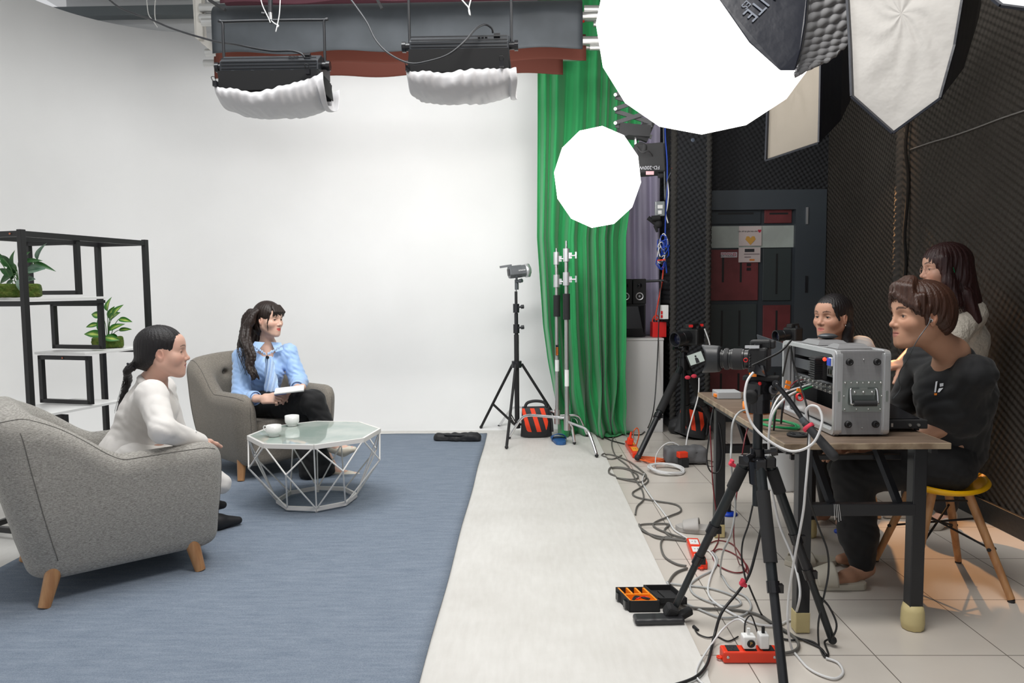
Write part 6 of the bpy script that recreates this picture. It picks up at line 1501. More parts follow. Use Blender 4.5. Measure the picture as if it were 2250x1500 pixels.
for k, xx in enumerate((1.515, 1.537, 1.61, 1.645)): e = MB(); (e.cyl((xx, 3.08, .782), (xx, 3.074, .782), .006) if k > 1 else e.bx(xx-.004, xx+.004, 3.075, 3.08, .775, .790)); e.build('port', CON, t)
for xx in (1.53, 1.66): MB().cyl((xx, 3.12, .7525), (xx, 3.12, .766), .01).build('foot', RUB, t)
t = thing('black_box', 'small black box on the black control deck, beside the silver case', 'device', (1.54, 3.3, .85)); MB().bx(1.50, 1.575, 3.2, 3.3, .846, .885, .004).build('body', BLKM, t)
t = thing('converter_box', 'small grey converter box with cables at the far left end of the table', 'device', (1.1, 4.1, .753))
MB().bx(1.045, 1.17, 4.0, 4.12, .753, .79, .003).build('body', mat('pale_grey_box', (.42, .43, .44), .4), t); MB().bx(1.19, 1.32, 3.9, 4.0, .753, .80, .003).build('second_box', GREYM, t)
MB().bx(1.036, 1.045, 4.02, 4.06, .76, .775).build('orange_label', ORT, t)
t = thing('orange_tape_roll', 'thick orange tape roll on the table behind the main camera tripod', 'tape', F(1662, 905, .753)); q = F(1663, 905, .754)
MB().lathe([(.040, 0), (.066, 0), (.066, .048), (.040, .048), (.040, 0)], q, (0, 0, 1), 40).build('roll', ORT, t)
t = thing('lens_cap', 'round black lens cap lying at the front edge of the table', 'lens cap', F(1752, 956, .753)); q = F(1752, 957, .7535)
e = MB(); e.lathe([(0, 0), (.040, 0), (.041, .006), (.037, .010), (.030, .008), (0, .008)], q, (0, 0, 1), 36); e.build('disc', BLKM, t)
for k in (-1, 1): e = MB(); e.box(q+Vector((k*.018, 0, .009)), (.012, .03, .003)); e.build('pinch_grip', BLKG, t)
def coil(name, c, R, n, r, mm, label, tilt=0, seed=1, sq=1.0, height=.02):
    rnd = random.Random(seed); pts = []
    for k in range(n*14):
        a = k/14*2*PI; rr_ = R*(1-.22*rnd.random()*0-.20*math.sin(k*.37)**2); pts.append(Vector(c)+Vector((rr_*math.cos(a), sq*rr_*math.sin(a), r+height*abs(math.sin(k*.23)))))
    return tag(MB().tube(pts, r, 6, 2).build(name, mm), label, 'cable')
coil('coiled_cable', F(1710, 938, .754), .088, 6, .0032, GRN, 'coil of thin green cable on the table in front of the silver case', seed=2, height=.016)

# ---- cameras and tripods
LNS = mat('lens_black', (.014, .015, .017), .35); CB = mat('camera_body', (.012, .012, .013), .5, bump=(200, .4, .001))
t = thing('main_camera', 'black camera with big lens hood on the nearest tripod', 'camera', P(1680, 820, 2.72))
ax = Vector((-.90, .42, -.02)).normalized(); c0 = P(1648, 789, 2.74); Tc = frame(c0, z=ax, x=Vector((0, 0, 1)))
e = MB(Tc); e.hard([(.034, 0), (.036, .004), (.036, .018), (.039, .02), (.039, .066), (.0365, .068), (.0365, .074), (.040, .076), (.040, .092), (.033, .094), (.033, .118), (.040, .12), (.040, .124), (.036, .124), (.036, .10), (0, .10)], (0, 0, 0), n=56); e.build('lens_barrel', LNS, t)
e = MB(Tc); 
prof = [(.041, .106), (.049, .112), (.051, .128), (.053, .165)]
def hd(u, v):
    a = 2*PI*u; i = min(int(v*3), 2); w = v*3-i; r = prof[i][0]*(1-w)+prof[i+1][0]*w; z = prof[i][1]*(1-w)+prof[i+1][1]*w
    return (r*math.cos(a), r*math.sin(a), z+(.014*math.cos(4*a/1)*v if v > .7 else 0)*0+.012*math.cos(2*a)*v**3)
e.grid(hd, 64, 12); e.build('lens_hood', mat('hood_black', (.022, .024, .027), .45), t, solid=.002)
e = MB(Tc)
e.hard([(.0385, .026), (.0402, .0262), (.0402, .0598), (.0385, .060)], (0, 0, 0), n=56); e.hard([(.0405, .078), (.0412, .0785), (.0412, .089), (.0405, .0895)], (0, 0, 0), n=56)
e.build('zoom_ring', RUB, t)
e = MB(Tc); e.lathe([(.0070, 0), (.0085, .002), (.0070, .004), (.0055, .002), (.0070, 0)], (0, .0385, .012), (0, 1, 0), 20) if False else None
q = Tc @ Vector((-.004, 0, .012)); 
e = MB(); nn = Vector((-.42, -.9, 0)).normalized(); pq = c0+ax*.010+nn*.036; e.lathe([(.0055, 0), (.0085, 0), (.0085, .003), (.0055, .003), (.0055, 0)], pq, nn, 20); e.build('red_ring', RED, t)
cb = c0-ax*.035; rgt = Vector((ax.y, -ax.x, 0)).normalized(); Tb = frame(cb, z=ax, x=Vector((0, 0, 1)))
e = MB(); Rb = Matrix(((ax.x, rgt.x, 0), (ax.y, rgt.y, 0), (ax.z, rgt.z, 1))); 
e.box(cb, (.068, .132, .094), Rb, .010); e.build('body', CB, t)
e = MB(); e.box(cb+Vector((0, 0, .056))-ax*.004, (.075, .05, .035), Rb, .008); e.box(cb+Vector((0, 0, .056))-ax*.045, (.02, .04, .030), Rb, .006); e.build('viewfinder', CB, t)
e = MB(); e.cyl(cb-rgt*.046+Vector((0, 0, .045)), cb-rgt*.046+Vector((0, 0, .062)), .014, n=20); e.cyl(cb+rgt*.048+Vector((0, 0, .045)), cb+rgt*.048+Vector((0, 0, .060)), .016, n=20); e.cyl(cb+rgt*.030+ax*.02+Vector((0, 0, .045)), cb+rgt*.03+ax*.02+Vector((0, 0, .055)), .010, n=16); e.build('dial', BLKG, t)
side = -rgt if rgt.y > 0 else rgt
e = MB(); e.box(cb+side*.07+Vector((0, 0, .052))+ax*.018, (.05, .012, .010), Rb); e.build('hot_shoe_plate', ALU, t)
for k in range(5): e = MB(); e.sphere(cb+side*.067+ax*.026+Vector((0, 0, .022-k*.011)), .0042, 8, 6); e.build('button', BLKG, t)
e = MB(); e.add([cb+side*.07+ax*.0+Vector((0, 0, -.005)), cb+side*.12-ax*.03+Vector((0, 0, -.012)), cb+side*.125-ax*.04+Vector((0, 0, -.05)), cb+side*.07+ax*.01+Vector((0, 0, -.045))], [[0, 1, 2, 3]]); e.build('flip_screen', BLKG, t, solid=.008)
e = MB(); e.box(cb+side*.074+ax*.014+Vector((0, 0, -.050)), (.026, .004, .014), Rb); e.build('orange_tag', ORT, t)

def leg3(t, a, b, r, mm, splits=(), parent=None, grip=None, name='leg', flat=False):
    a = Vector(a); b = Vector(b); pr = 0; rr_ = r; lgs = None
    cuts = list(splits)+[1.0]; root = None
    for k, c in enumerate(cuts):
        e = MB(); e.cyl(a+(b-a)*pr, a+(b-a)*c, rr_, n=18)
        o = e.build(name if root is None else 'lower_tube', mm if k % 2 == 0 else BLACK, t if root is None else root)
        root = root or o
        if c < 1: e = MB(); d = (b-a).normalized(); e.cyl(a+(b-a)*c-d*.022, a+(b-a)*c+d*.018, rr_*1.22, n=18); e.box(a+(b-a)*c+Vector((rr_*1.2, -.004, 0)), (.018, .02, .028)); e.build('leg_lock', BLKG, root)
        pr = c; rr_ *= .86
    e = MB(); e.sphere(b+Vector((0, 0, .004)), rr_*1.35, 12, 8); e.build('rubber_foot', RUB, root)
    if grip: e = MB(); e.cyl(a+(b-a)*grip[0], a+(b-a)*grip[1], r*1.28, n=20); e.build('foam_grip', BLKM, root)
    return root
TRM = mat('tripod_black', (.016, .020, .022), .3, .2)
t = thing('main_tripod', 'large black tripod in front of the table holding the main camera', 'tripod', (.856, 2.70, 0))
TX, TY = P(1664, 1010, 2.70).x, 2.70
zz = lambda py: P(1664, py, TY).z
MB().cyl((TX, TY, zz(1000)), (TX, TY, zz(880)), .0175, n=24).build('centre_column', TRM, t)
e = MB(); e.cyl((TX, TY, zz(1062)), (TX, TY, zz(1012)), .028, .034, n=24); e.cyl((TX, TY, zz(1010)), (TX, TY, zz(984)), .026, n=24); knob(e, (TX+.02, TY-.02, zz(990)), (1, -.4, .2), .018, .045); knob(e, (TX-.02, TY-.02, zz(998)), (-.9, -.5, -.2), .016, .04); hub = e.build('hub', BLKG, t)
pb = MB(); pb.box((TX+.005, TY-.037, zz(1035)), (.04, .006, .032), None, .002); pbo = pb.build('name_plate', BLKM, hub); text('lettering', 'BENRO', .0095, ALU, frame((TX+.005, TY-.0405, zz(1035)), x=(1, 0, 0), z=(0, -1, 0)), pbo)
MB().cyl((TX, TY, zz(1062)), (TX, TY, zz(1110)), .016, n=20).build('lower_column', TRM, t)
feet = [F(1474, 1352, .02), F(1829, 1408, .02), Vector((.835, 2.31, .02))]
for k, f in enumerate(feet):
    d = Vector((f.x-TX, f.y-TY, 0)).normalized(); a = Vector((TX, TY, zz(1018)))+d*.045
    e = MB(); e.box(Vector((TX, TY, zz(1014)))+d*.045, (.04, .04, .04), (0, 0, math.atan2(d.y, d.x)), .006); e.build('leg_hinge', BLKG, t)
    leg3(t, a, f, .0185, TRM, (.42, .62) if k < 2 else (.56,), grip=(.12, .45) if k == 2 else (.03, .16))
e = MB(); q = F(1474, 1352, .03); e.box(q+Vector((.0, 0, .02)), (.05, .05, .05), (.3, .4, .2), .01); e.box(q+Vector((.06, .01, .005)), (.06, .03, .03), (.2, -.3, .4), .006); e.build('taped_foot', BLKM, t)
head = MB(); hz = zz(855)
hc = Vector((TX+.01, TY, zz(852)))
e = MB(); e.cyl((TX, TY, zz(905)), (TX, TY, zz(875)), .044, n=28); e.cyl((TX, TY, zz(875)), (TX, TY, zz(862)), .05, .045, n=28); e.box(hc+Vector((0, 0, .0)), (.095, .075, .060), (0, 0, .4), .012); hb = e.build('fluid_head', BLKG, t)
e = MB(); e.box(hc+Vector((-.0, 0, .037)), (.125, .06, .018), (0, 0, -.42), .004); e.build('quick_release_plate', BLKM, hb)
e = MB(); nn = Vector((.3, -.95, 0)).normalized(); e.lathe([(.017, 0), (.019, .008), (.012, .011), (.008, .006), (0, .009)], hc+nn*.045+Vector((.015, 0, 0)), nn, 24); e.build('drag_knob', mat('knob_grey', (.10, .10, .11), .35), hb)
e = MB(); e.lathe([(.024, 0), (.027, .015), (.018, .024), (0, .02)], hc+Vector((-.045, -.03, -.025)), Vector((-.5, -.8, -.2)), 24); e.build('tension_knob', BLKM, hb)
e = MB(); e.sphere(hc+Vector((-.02, -.045, .022)), .007, 10, 8); e.build('red_button', RED, hb)
a_, b2, c_ = P(1704, 842, 2.60), P(1768, 928, 2.52), P(1834, 1004, 2.44)
e = MB(); e.cyl(hc+Vector((.04, -.03, 0)), a_, .012); e.tube([a_, a_*.5+b2*.5+Vector((0, 0, .006)), b2], .0085, 12, 6); hd_ = e.build('pan_bar', BLKG, t)
e = MB(); e.cyl(b2-(c_-b2)*.12, b2+(c_-b2)*.05, .012); e.build('clamp_ring', GREYM, hd_)
e = MB(); d = (c_-b2).normalized(); e.lathe([(0, 0), (.012, .0), (.0135, .01), (.0145, .06), (.0165, .12), (.017, .145), (.012, .158), (0, .162)], b2, d, 28); e.build('hand_grip', RUB, hd_)
e = MB(); e.lathe([(.0185, -.006), (.021, -.004), (.021, .006), (.0185, .008)], P(1776, 938, 2.515), d, 20); e.build('red_strap', PINK, hd_)

def small_camera(name, label, c, ax, S=1.0, tilt=0):
    t = thing(name, label, 'camera', c); ax = Vector(ax).normalized(); rg = Vector((ax.y, -ax.x, 0)).normalized(); R_ = Matrix(((ax.x, rg.x, 0), (ax.y, rg.y, 0), (ax.z, rg.z, 1)))
    e = MB(); e.box(c, (.06*S, .13*S, .09*S), R_, .01*S); e.box(c+Vector((0, 0, .055*S)), (.06*S, .05*S, .03*S), R_, .006*S); e.build('body', CB, t)
    e = MB(); e.hard([(.034*S, .03*S), (.036*S, .08*S), (.034*S, .082*S), (.038*S, .085*S), (.040*S, .13*S), (.035*S, .13*S), (.033*S, .10*S), (0, .10*S)], c, ax, 32); e.build('lens', LNS, t)
    e = MB(); e.lathe([(.030*S, .104*S), (.015*S, .110*S), (0, .112*S)], c, ax, 24); e.build('glass', mat('lens_glass', (.01, .012, .03), .05), t)
    e = MB(); e.cyl(c+rg*.045*S+Vector((0, 0, .04*S)), c+rg*.045*S+Vector((0, 0, .06*S)), .014*S); e.cyl(c-rg*.045*S+Vector((0, 0, .04*S)), c-rg*.045*S+Vector((0, 0, .058*S)), .013*S); e.build('dial', BLKG, t)
    return t
t3 = small_camera('rear_camera', 'small black camera on the tripod by foam pillar, red clamps below', P(1520, 738, 5.95), (-.80, -.55, -.10), 1.5)
e = MB(); e.box(P(1518, 716, 5.85), (.028, .03, .02)); e.box(P(1542, 714, 5.9), (.02, .03, .02)); e.build('red_clip', RED, t3)
t = thing('rear_tripod', 'black tripod standing before the foam pillar with its feet among cables', 'tripod', (1.29, 6.1, 0))
RX, RY = P(1502, 800, 6.1).x, 6.1; z_ = lambda py: P(1502, py, RY).z
MB().cyl((RX, RY, z_(950)), (RX, RY, z_(778)), .022).build('centre_column', TRM, t)
e = MB(); e.cyl((RX, RY, z_(812)), (RX, RY, z_(786)), .05); e.cyl((RX, RY, z_(786)), (RX, RY, z_(762)), .03); e.sphere((RX, RY, z_(765)), .045); e.box((RX, RY, z_(756)), (.10, .09, .02)); knob(e, (RX-.03, RY-.03, z_(768)), (-1, -.3, .3), .018, .07); e.build('head', BLKG, t)
for f in (F(1401, 1006, .03), F(1578, 962, .03), F(1512, 955, .03)):
    d = Vector((f.x-RX, f.y-RY, 0)).normalized(); leg3(t, Vector((RX, RY, z_(808)))+d*.05, f, .026, TRM, (.55,), grip=(.08, .5))
e = MB(); q = P(1399, 880, 5.95); 
t = thing('field_monitor', 'small tilted monitor on rear tripod showing a person on a white set', 'monitor', P(1530, 786, 5.85))
Tm_ = frame(P(1529, 787, 5.83), x=(.93, .1, .30), z=(-.05, -1, .25))
e = MB(Tm_); e.box((0, 0, -.008), (.135, .100, .016), None, .003); e.build('case', BLKM, t)
e = MB(Tm_); e.box((0, 0, .0005), (.118, .084, .001)); e.build('screen', mat('screen_pale', (.20, .23, .21), .2, emit=((.45, .50, .46), .5)), t)
e = MB(Tm_); e.prism([(-.012, -.04), (.018, -.04), (.016, -.005), (.006, .006), (-.008, .004)], .0006, Matrix.Translation((0, 0, .0015))); e.sphere((.003, .016, .001), .008, 10, 6, (1, 1.2, .1)); e.build('screen_figure', mat('screen_dark', (.03, .03, .035), .3), t)
for a, c in ((1511, 829), (1525, 826)): e = MB(); e.sphere(P(a, c, 5.82), .020, 10, 8, (1.2, .6, .8)); tag(e.build('red_clamp', PINK), 'left red clamp tip below the small tilted monitor' if a < 1520 else 'right red clamp tip below the small tilted monitor', 'clamp')
small_camera('third_camera', 'small black camera behind the open laptop, before the door', P(1742, 734, 4.75), (-.85, -.25, -.08), 1.0)
t = thing('third_tripod', 'dark tripod standing behind the table under the small black camera', 'tripod', (P(1742, 734, 4.75).x, 4.75, 0)); cx = P(1742, 734, 4.75).x
MB().cyl((cx, 4.75, .5), (cx, 4.75, P(1742, 756, 4.75).z), .016).build('centre_column', TRM, t); MB().cyl((cx, 4.75, P(1742, 766, 4.75).z), (cx, 4.75, P(1742, 752, 4.75).z), .035).build('head', BLKG, t)
for a in (.4, 2.5, 4.6): leg3(t, (cx+.03*math.cos(a), 4.75+.03*math.sin(a), .80), (cx+.25*math.cos(a), 4.75+.25*math.sin(a), .02), .014, TRM, (.5,))

# ---- stools
t = thing('yellow_stool', 'yellow plastic seat stool on four light wooden legs', 'stool', (1.905, 3.40, 0))
e = MB()
def st(u, v):
    a = 2*PI*u; r = v*.205; x = r*math.cos(a); y = r*math.sin(a)*.92
    z = .445+.030*(abs(math.cos(a))**2)*v**3-.018*(1-v*v)+.01*v**6
    return (1.905+x, 3.40+y, z)
e.grid(st, 48, 14); o = e.build('seat', YEL, t, solid=.02); 
lg = [(1.74, 3.62), (2.13, 3.60), (1.69, 3.20), (2.09, 3.15)]; tp = [(1.83, 3.47), (1.99, 3.47), (1.83, 3.31), (1.99, 3.31)]
for (x, y), (u, v) in zip(lg, tp):
    e = MB(); e.cyl((x, y, .012), (u, v, .428), .015, .019, 18); lo = e.build('leg', WOOD, t); e = MB(); e.cyl((x, y, .001), (x, y, .013), .0145); e.build('foot_cap', RUB, lo)
e = MB()
def lp(i, f): a = Vector((*lg[i], .02)); b = Vector((*tp[i], .43)); return a*(1-f)+b*f
for i, j in ((0, 3), (1, 2)): e.cyl(lp(i, .45), lp(j, .75), .005, n=8); e.cyl(lp(i, .75), lp(j, .45), .005, n=8)
for i, j in ((0, 1), (2, 3), (0, 2), (1, 3)): e.cyl(lp(i, .92), lp(j, .92), .005, n=8)
for i in range(4): e.cyl(lp(i, .45)-Vector((.02, .01, 0)), lp(i, .45)+Vector((.02, .01, 0)), .008, n=8)
e.build('wire_brace', BLKM, t)
t = thing('white_stool', 'pale stool with wooden legs under the girl behind the table', 'stool', (1.87, 4.36, 0))
e = MB(); e.lathe([(0, .40), (.17, .402), (.19, .42), (.18, .435), (0, .43)], (1.87, 4.36, 0), (0, 0, 1), 36); e.build('seat', WHT, t)
for dx, dy in ((-1, -1), (1, -1), (-1, 1), (1, 1)): e = MB(); e.cyl((1.87+dx*.17, 4.36+dy*.17, .005), (1.87+dx*.09, 4.36+dy*.09, .402), .014, .018); e.build('leg', WOOD, t)

# ---- things on the floor
t = thing('sandbag_pile', '', '') if False else None
q = F(1527, 978, .0); sandbag(Matrix.Translation((q.x+.0, q.y+.22, .03)) @ Matrix.Rotation(-.62, 4, 'X') @ Matrix.Rotation(.30, 4, 'Y') @ Matrix.Scale(.98, 4), 'orange and black sandbag lying on floor in front of foam pillar')
s = SDF(); q0, q1 = F(1478, 998, .07), F(1532, 998, .07); s.bxx(tuple((q0+q1)/2), (.155, .075, .062), .03, rot=(0, 0, .05)); V, Q = s.mesh(.008, folds(.016, 1.0), clip=[(0, 0, -1, -.004)]); t = thing('grey_pouch', 'grey cloth pouch on the floor in front of orange-black sandbag', 'pouch', F(1505, 1000)); np_mesh('body', V, Q, mat('grey_cloth', (.12, .12, .125), .85, bump=(60, .3)), t); MB().tube([q0+Vector((0, -.06, .03)), (q0+q1)/2+Vector((0, -.075, .02)), q1+Vector((0, -.06, .03))], .003).build('zip', BLKM, t)
s = SDF(); q0, q1 = P(1510, 918, 6.5), P(1545, 880, 6.55); s.rc(P(1500, 925, 6.72), P(1535, 880, 6.74), .085, .07, .03).rc(P(1485, 938, 6.72), P(1545, 935, 6.72), .07, .08, .04); V, Q = s.mesh(.012, folds(.03, .6)); t = thing('black_bag', 'slumped black cloth bag behind the rear tripod beside foam pillar', 'bag', (q0.x, q0.y, 0)); np_mesh('body', V, Q, BAGM, t)
def power_strip(T, label, n, holes, L=.2, w=.05, hgt=.035, charger=()):
    t = thing('power_strip', label, 'power strip', T.translation)
    e = MB(T); e.box((0, 0, hgt/2), (L, w, hgt), None, .006); b_ = e.build('body', ORR, t)
    for k in range(n):
        x = -L/2+L*(k+.6)/(n+.2); e = MB(T); e.box((x, 0, hgt+.001), (L/n*.62, w*.72, .003), None, .001); so = e.build('socket', holes, b_)
        e = MB(T)
        for dx, dy in ((-.007, .006), (.007, .006), (0, -.009)): e.box((x+dx, dy, hgt+.003), (.0035, .007, .001))
        e.build('slots', BLKM, so)
    e = MB(T)
    for sx in (-1, 1): e.lathe([(.004, 0), (.011, 0), (.011, .006), (.004, .006), (.004, 0)], (sx*(L/2+.007), 0, .006), (0, 0, 1), 14)
    e.build('mounting_ear', ORR, t)
    for sx in (-.42, .40): e = MB(T); e.lathe([(0, 0), (.006, 0), (.005, .002), (0, .002)], (sx*L, -w/2, hgt*.55), (0, -1, 0), 12); e.build('screw', STEEL, b_)
    return t
q0, q1 = F(1590, 1447, .02), F(1715, 1447, .02); qa = math.atan2(q1.y-q0.y, q1.x-q0.x)
Tp = Matrix.Translation((q0+q1)/2-Vector((0, 0, .018)) + Vector((0, .03, 0))) @ Matrix.Rotation(qa, 4, 'Z'); LP = (q1-q0).length
power_strip(Tp, 'red-orange power strip nearest the camera with two white chargers', 3, BLKM, LP, .058, .042)
for k, (dx, lbl) in enumerate(((-.005, 'white cube charger with round black sticker, left one on the nearest strip'), (.048, 'taller white charger on nearest strip, half behind the tripod leg'))):
    t = thing('usb_charger', lbl, 'charger', Tp @ Vector((dx, 0, .045))); e = MB(Tp); sz = (.046, .04, .046) if k == 0 else (.034, .042, .052)
    e.box((dx, 0, .0475+sz[2]/2), sz, None, .005); e.build('body', WHT, t)
    if k == 0:
        e = MB(Tp); e.lathe([(0, .0), (.0145, 0), (.0145, .0012), (0, .0012)], (dx+.004, -.0205, .069), (0, -1, 0), 28); so = e.build('sticker', BLKM, t); text('logo', 'P', .017, mat('gold_print', (.55, .32, .08), .5), Tp @ frame((dx+.004, -.0222, .069), x=(1, 0, 0), z=(0, -1, 0)), so)
    e = MB(Tp); e.box((dx+.0, .0, .0475+sz[2]+.012), (.010, .008, .024)); e.build('usb_plug', BLKM if k else WHT, t)
q0, q1 = F(1522, 1190, .02), F(1540, 1240, .02); power_strip(Matrix.Translation((q0+q1)/2-Vector((0, 0, .018))) @ Matrix.Rotation(math.atan2(q1.y-q0.y, q1.x-q0.x), 4, 'Z'), 'orange power strip with white sockets beside the left leg of main tripod', 3, WHT, (q1-q0).length+.03, .062, .035)
q0, q1 = F(1383, 975, .02), F(1399, 1000, .02); power_strip(Matrix.Translation((q0+q1)/2-Vector((0, 0, .018))) @ Matrix.Rotation(math.atan2(q1.y-q0.y, q1.x-q0.x), 4, 'Z'), 'orange power strip with yellow stickers near the green curtain hem', 2, mat('yellow_socket', (.85, .38, .03), .5), (q1-q0).length+.04, .07, .045)
t = thing('orange_plug', 'orange plug standing in the power strip near green curtain', 'plug', P(1388, 955, 6.0)); q = F(1387, 978, .05); e = MB(); e.box(q+Vector((-.01, 0, .035)), (.05, .045, .055), (.1, .2, 0), .008); e.cyl(q+Vector((-.01, 0, .06)), q+Vector((0, 0, .115)), .012, .007); e.build('body', ORR, t)
t = thing('plug_cube', 'black adapter with orange plug on the floor beside white cable coil', 'adapter', F(1505, 1025)); q = F(1503, 1027); e = MB(); e.box(q+Vector((0, .02, .036)), (.065, .06, .07), (0, 0, .2), .006); e.build('body', BLKM, t); e = MB(); e.box(q+Vector((-.01, .02, .095)), (.075, .05, .045), (0, 0, .3), .006); e.build('orange_plug', ORR, t)
# small tool box
t = thing('tool_case', 'small open black case with orange insert on edge of the white floor', 'case', F(1425, 1340))
q00, q10 = F(1383, 1345, .013), F(1435, 1345, .013); ux = Vector((1, .02, 0)).normalized(); uy = Vector((-.28, 1, 0)).normalized()
Tt = Matrix(((ux.x, uy.x, 0, q00.x), (ux.y, uy.y, 0, q00.y), (0, 0, 1, .0135), (0, 0, 0, 1)))
e = MB(Tt); w, d_, hh = .128, .150, .048
e.bx(0, w, 0, d_, 0, .006); e.bx(0, .006, 0, d_, 0, hh); e.bx(w-.006, w, 0, d_, 0, hh); e.bx(0, w, 0, .006, 0, hh); e.bx(0, w, d_-.006, d_, 0, hh); e.build('base', BLKM, t, bevel=.002)
ORF = mat('orange_insert', (.95, .30, .01), .5)
e = MB(Tt); e.bx(.006, w-.006, .006, d_-.006, .006, .016); e.bx(.006, w-.006, .078, .086, .016, .044)
for k in range(4): e.bx(.006+k*.036, .014+k*.036, .086, d_-.006, .016, .046)
e.bx(.006, .012, .006, .08, .016, .046); e.bx(w-.012, w-.006, .006, .08, .016, .046); e.bx(.006, w-.006, .006, .012, .016, .046); e.build('insert', ORF, t)
for k, mm in enumerate((BLKM, BLKM, RED)): e = MB(Tt); e.tube([(.022+.012*k, .025+.012*k, .036), (.05, .058-.012*k, .044), (.085, .03+.014*k, .042), (.105, .05, .036)], .0035, 6, 4); tag(e.build('test_lead', mm), ['black test lead lying in the orange insert, front one', 'black test lead in the orange insert, behind the other black lead', 'red test lead in the orange insert of the small case'][k], 'cable')
for k in (.03, .11): e = MB(Tt); e.bx(-.010, .0, k-.012, k+.012, .006, .038); e.build('latch', BLKG, t)
e = MB(Tt); e.bx(w+.004, w+.125, .03, .175, .018, .024); e.bx(w+.004, w+.010, .03, .175, .018, .046); e.bx(w+.119, w+.125, .03, .175, .018, .046); e.bx(w+.004, w+.125, .169, .175, .018, .046); e.bx(w+.004, w+.125, .03, .036, .018, .046); e.bar((w+.06, .05, .027), (w+.06, .15, .027), .012, .006); e.build('lid', BLKM, t)
e = MB(Tt); 
t = thing('black_wallet', 'flat black pouch under the front of small open case', 'pouch', F(1450, 1362)); V, Q = SDF().bxx(tuple(F(1447, 1359, .026)), (.10, .034, .012), .010, rot=(0, 0, .05)).mesh(.004, folds(.0012, 2)); np_mesh('body', V, Q, mat('soft_leather', (.02, .02, .022), .35), t)
# slippers
GS = mat('grey_slipper', (.44, .42, .40), .6)
q0, q1 = F(1484, 1163, .0), F(1592, 1172, .0); L_ = (q1-q0).length
slide(Matrix.Translation((q1.x, q1.y, .001)) @ Matrix.Rotation(math.atan2(q0.y-q1.y, q0.x-q1.x)-PI/2, 4, 'Z'), 'grey slide slipper lying sideways near left table leg', GS, L=L_)
q0, q1 = F(1806, 1287, .0), F(1902, 1290, .0); L_ = (q1-q0).length+.08
slide(Matrix.Translation((q1.x-.0, q1.y, .001)) @ Matrix.Rotation(math.atan2(q0.y-q1.y, q0.x-q1.x)-PI/2, 4, 'Z'), 'beige slide slipper with ridged side under the bare foot of the man', slF, L=L_, sh=.088)
q0, q1 = F(1724, 1245, .0), F(1840, 1240, .0)
slide(Matrix.Translation((q1.x, q1.y+.02, .001)) @ Matrix.Rotation(math.atan2(q0.y-q1.y, q0.x-q1.x)-PI/2, 4, 'Z'), 'empty beige slide slipper behind the one the man stands in', slF, L=.26)
t = thing('white_bin', 'white plastic bin standing on the floor behind the table legs', 'bin', (1.72, 4.85, 0)); e = MB(); e.lathe([(0, .004), (.115, .004), (.12, .02), (.15, .36), (.158, .37), (.154, .375), (.145, .362), (.11, .03), (0, .02)], (1.70, 4.86, 0), (0, 0, 1), 36); e.build('body', mat('bin_white', (.60, .62, .64), .4), t)
t = thing('blue_clamp', 'black and blue spring clamp on the floor between the tripod legs', 'clamp', F(1600, 1128)); q = F(1600, 1130); e = MB(); e.lathe([(0, 0), (.052, 0), (.054, .008), (.03, .018), (0, .022)], q+Vector((0, 0, .001)), (0, 0, 1), 24); e.build('blue_pad', BLU, t); e = MB(); e.bar(q+Vector((0, 0, .018)), q+Vector((.005, 0, .12)), .035, .02); e.sphere(q+Vector((.005, 0, .125)), .02); e.build('arm', BLKM, t)
t = thing('blue_clamp', 'small blue foot pad of a clamp behind the trouser leg of man', 'clamp', F(1850, 1168)); q = F(1848, 1170); e = MB(); e.lathe([(0, 0), (.036, 0), (.036, .01), (.02, .02), (0, .022)], q+Vector((0, 0, .001)), (0, 0, 1), 20); e.build('blue_pad', BLU, t); e = MB(); e.bar(q+Vector((0, 0, .018)), q+Vector((.0, 0, .09)), .028, .02); e.build('arm', BLKM, t)

# ---- cables
WC = mat('white_cable', (.68, .68, .68), .4); GC = mat('grey_cable', (.12, .115, .105), .5); BC = mat('black_cable', (.012, .012, .013), .45); DRC = mat('dark_red_cable', (.16, .012, .018), .4); OC = mat('orange_cable', (.75, .13, .03), .45); LGC = mat('light_grey_cable', (.42, .43, .43), .5)
def cable(pts, r, mm, label, Y=None, z=None, name='cable', sub=6):
    out = []
    for i, p in enumerate(pts):
        if len(p) == 3: out.append(P(*p))
        elif Y is not None: out.append(P(p[0], p[1], Y))
        else: out.append(F(p[0], p[1], (r+.001 if z is None else z)+.0008*(i % 3)))
    out = catmull(out, sub); lo_ = r*.82+.001
    for q in out: q.z = max(q.z, lo_+(.0125 if q.x < .632 else 0))
    return tag(MB().tube(out, r*.82, 8, 1).build(name, mm), label, 'cable')
cable([(1366, 1000), (1345, 1008), (1322, 1002), (1340, 998), (1380, 1012), (1410, 1034), (1420, 1046), (1410, 1058), (1380, 1055), (1345, 1046), (1337, 1038), (1345, 1028), (1375, 1030), (1400, 1042), (1396, 1052), (1360, 1050), (1338, 1040), (1350, 1026), (1390, 1032), (1424, 1052), (1408, 1070), (1390, 1082), (1400, 1092), (1440, 1100), (1485, 1108), (1496, 1122), (1470, 1134), (1438, 1148), (1442, 1160), (1480, 1175), (1505, 1183), (1470, 1182), (1425, 1172), (1406, 1160), (1410, 1152), (1450, 1150), (1470, 1152), (1460, 1165), (1476, 1180)], .0065, GC, 'long dark grey cable snaking in loops along edge of white floor', name='floor_cable')
cable([(1396, 1130), (1400, 1112), (1414, 1096), (1410, 1074), (1398, 1056), (1380, 1024), (1352, 1000), (1344, 970), (1356, 952), (1374, 954)], .0065, GC, 'grey cable rising in one long arc beside the curtain hem', name='floor_cable')
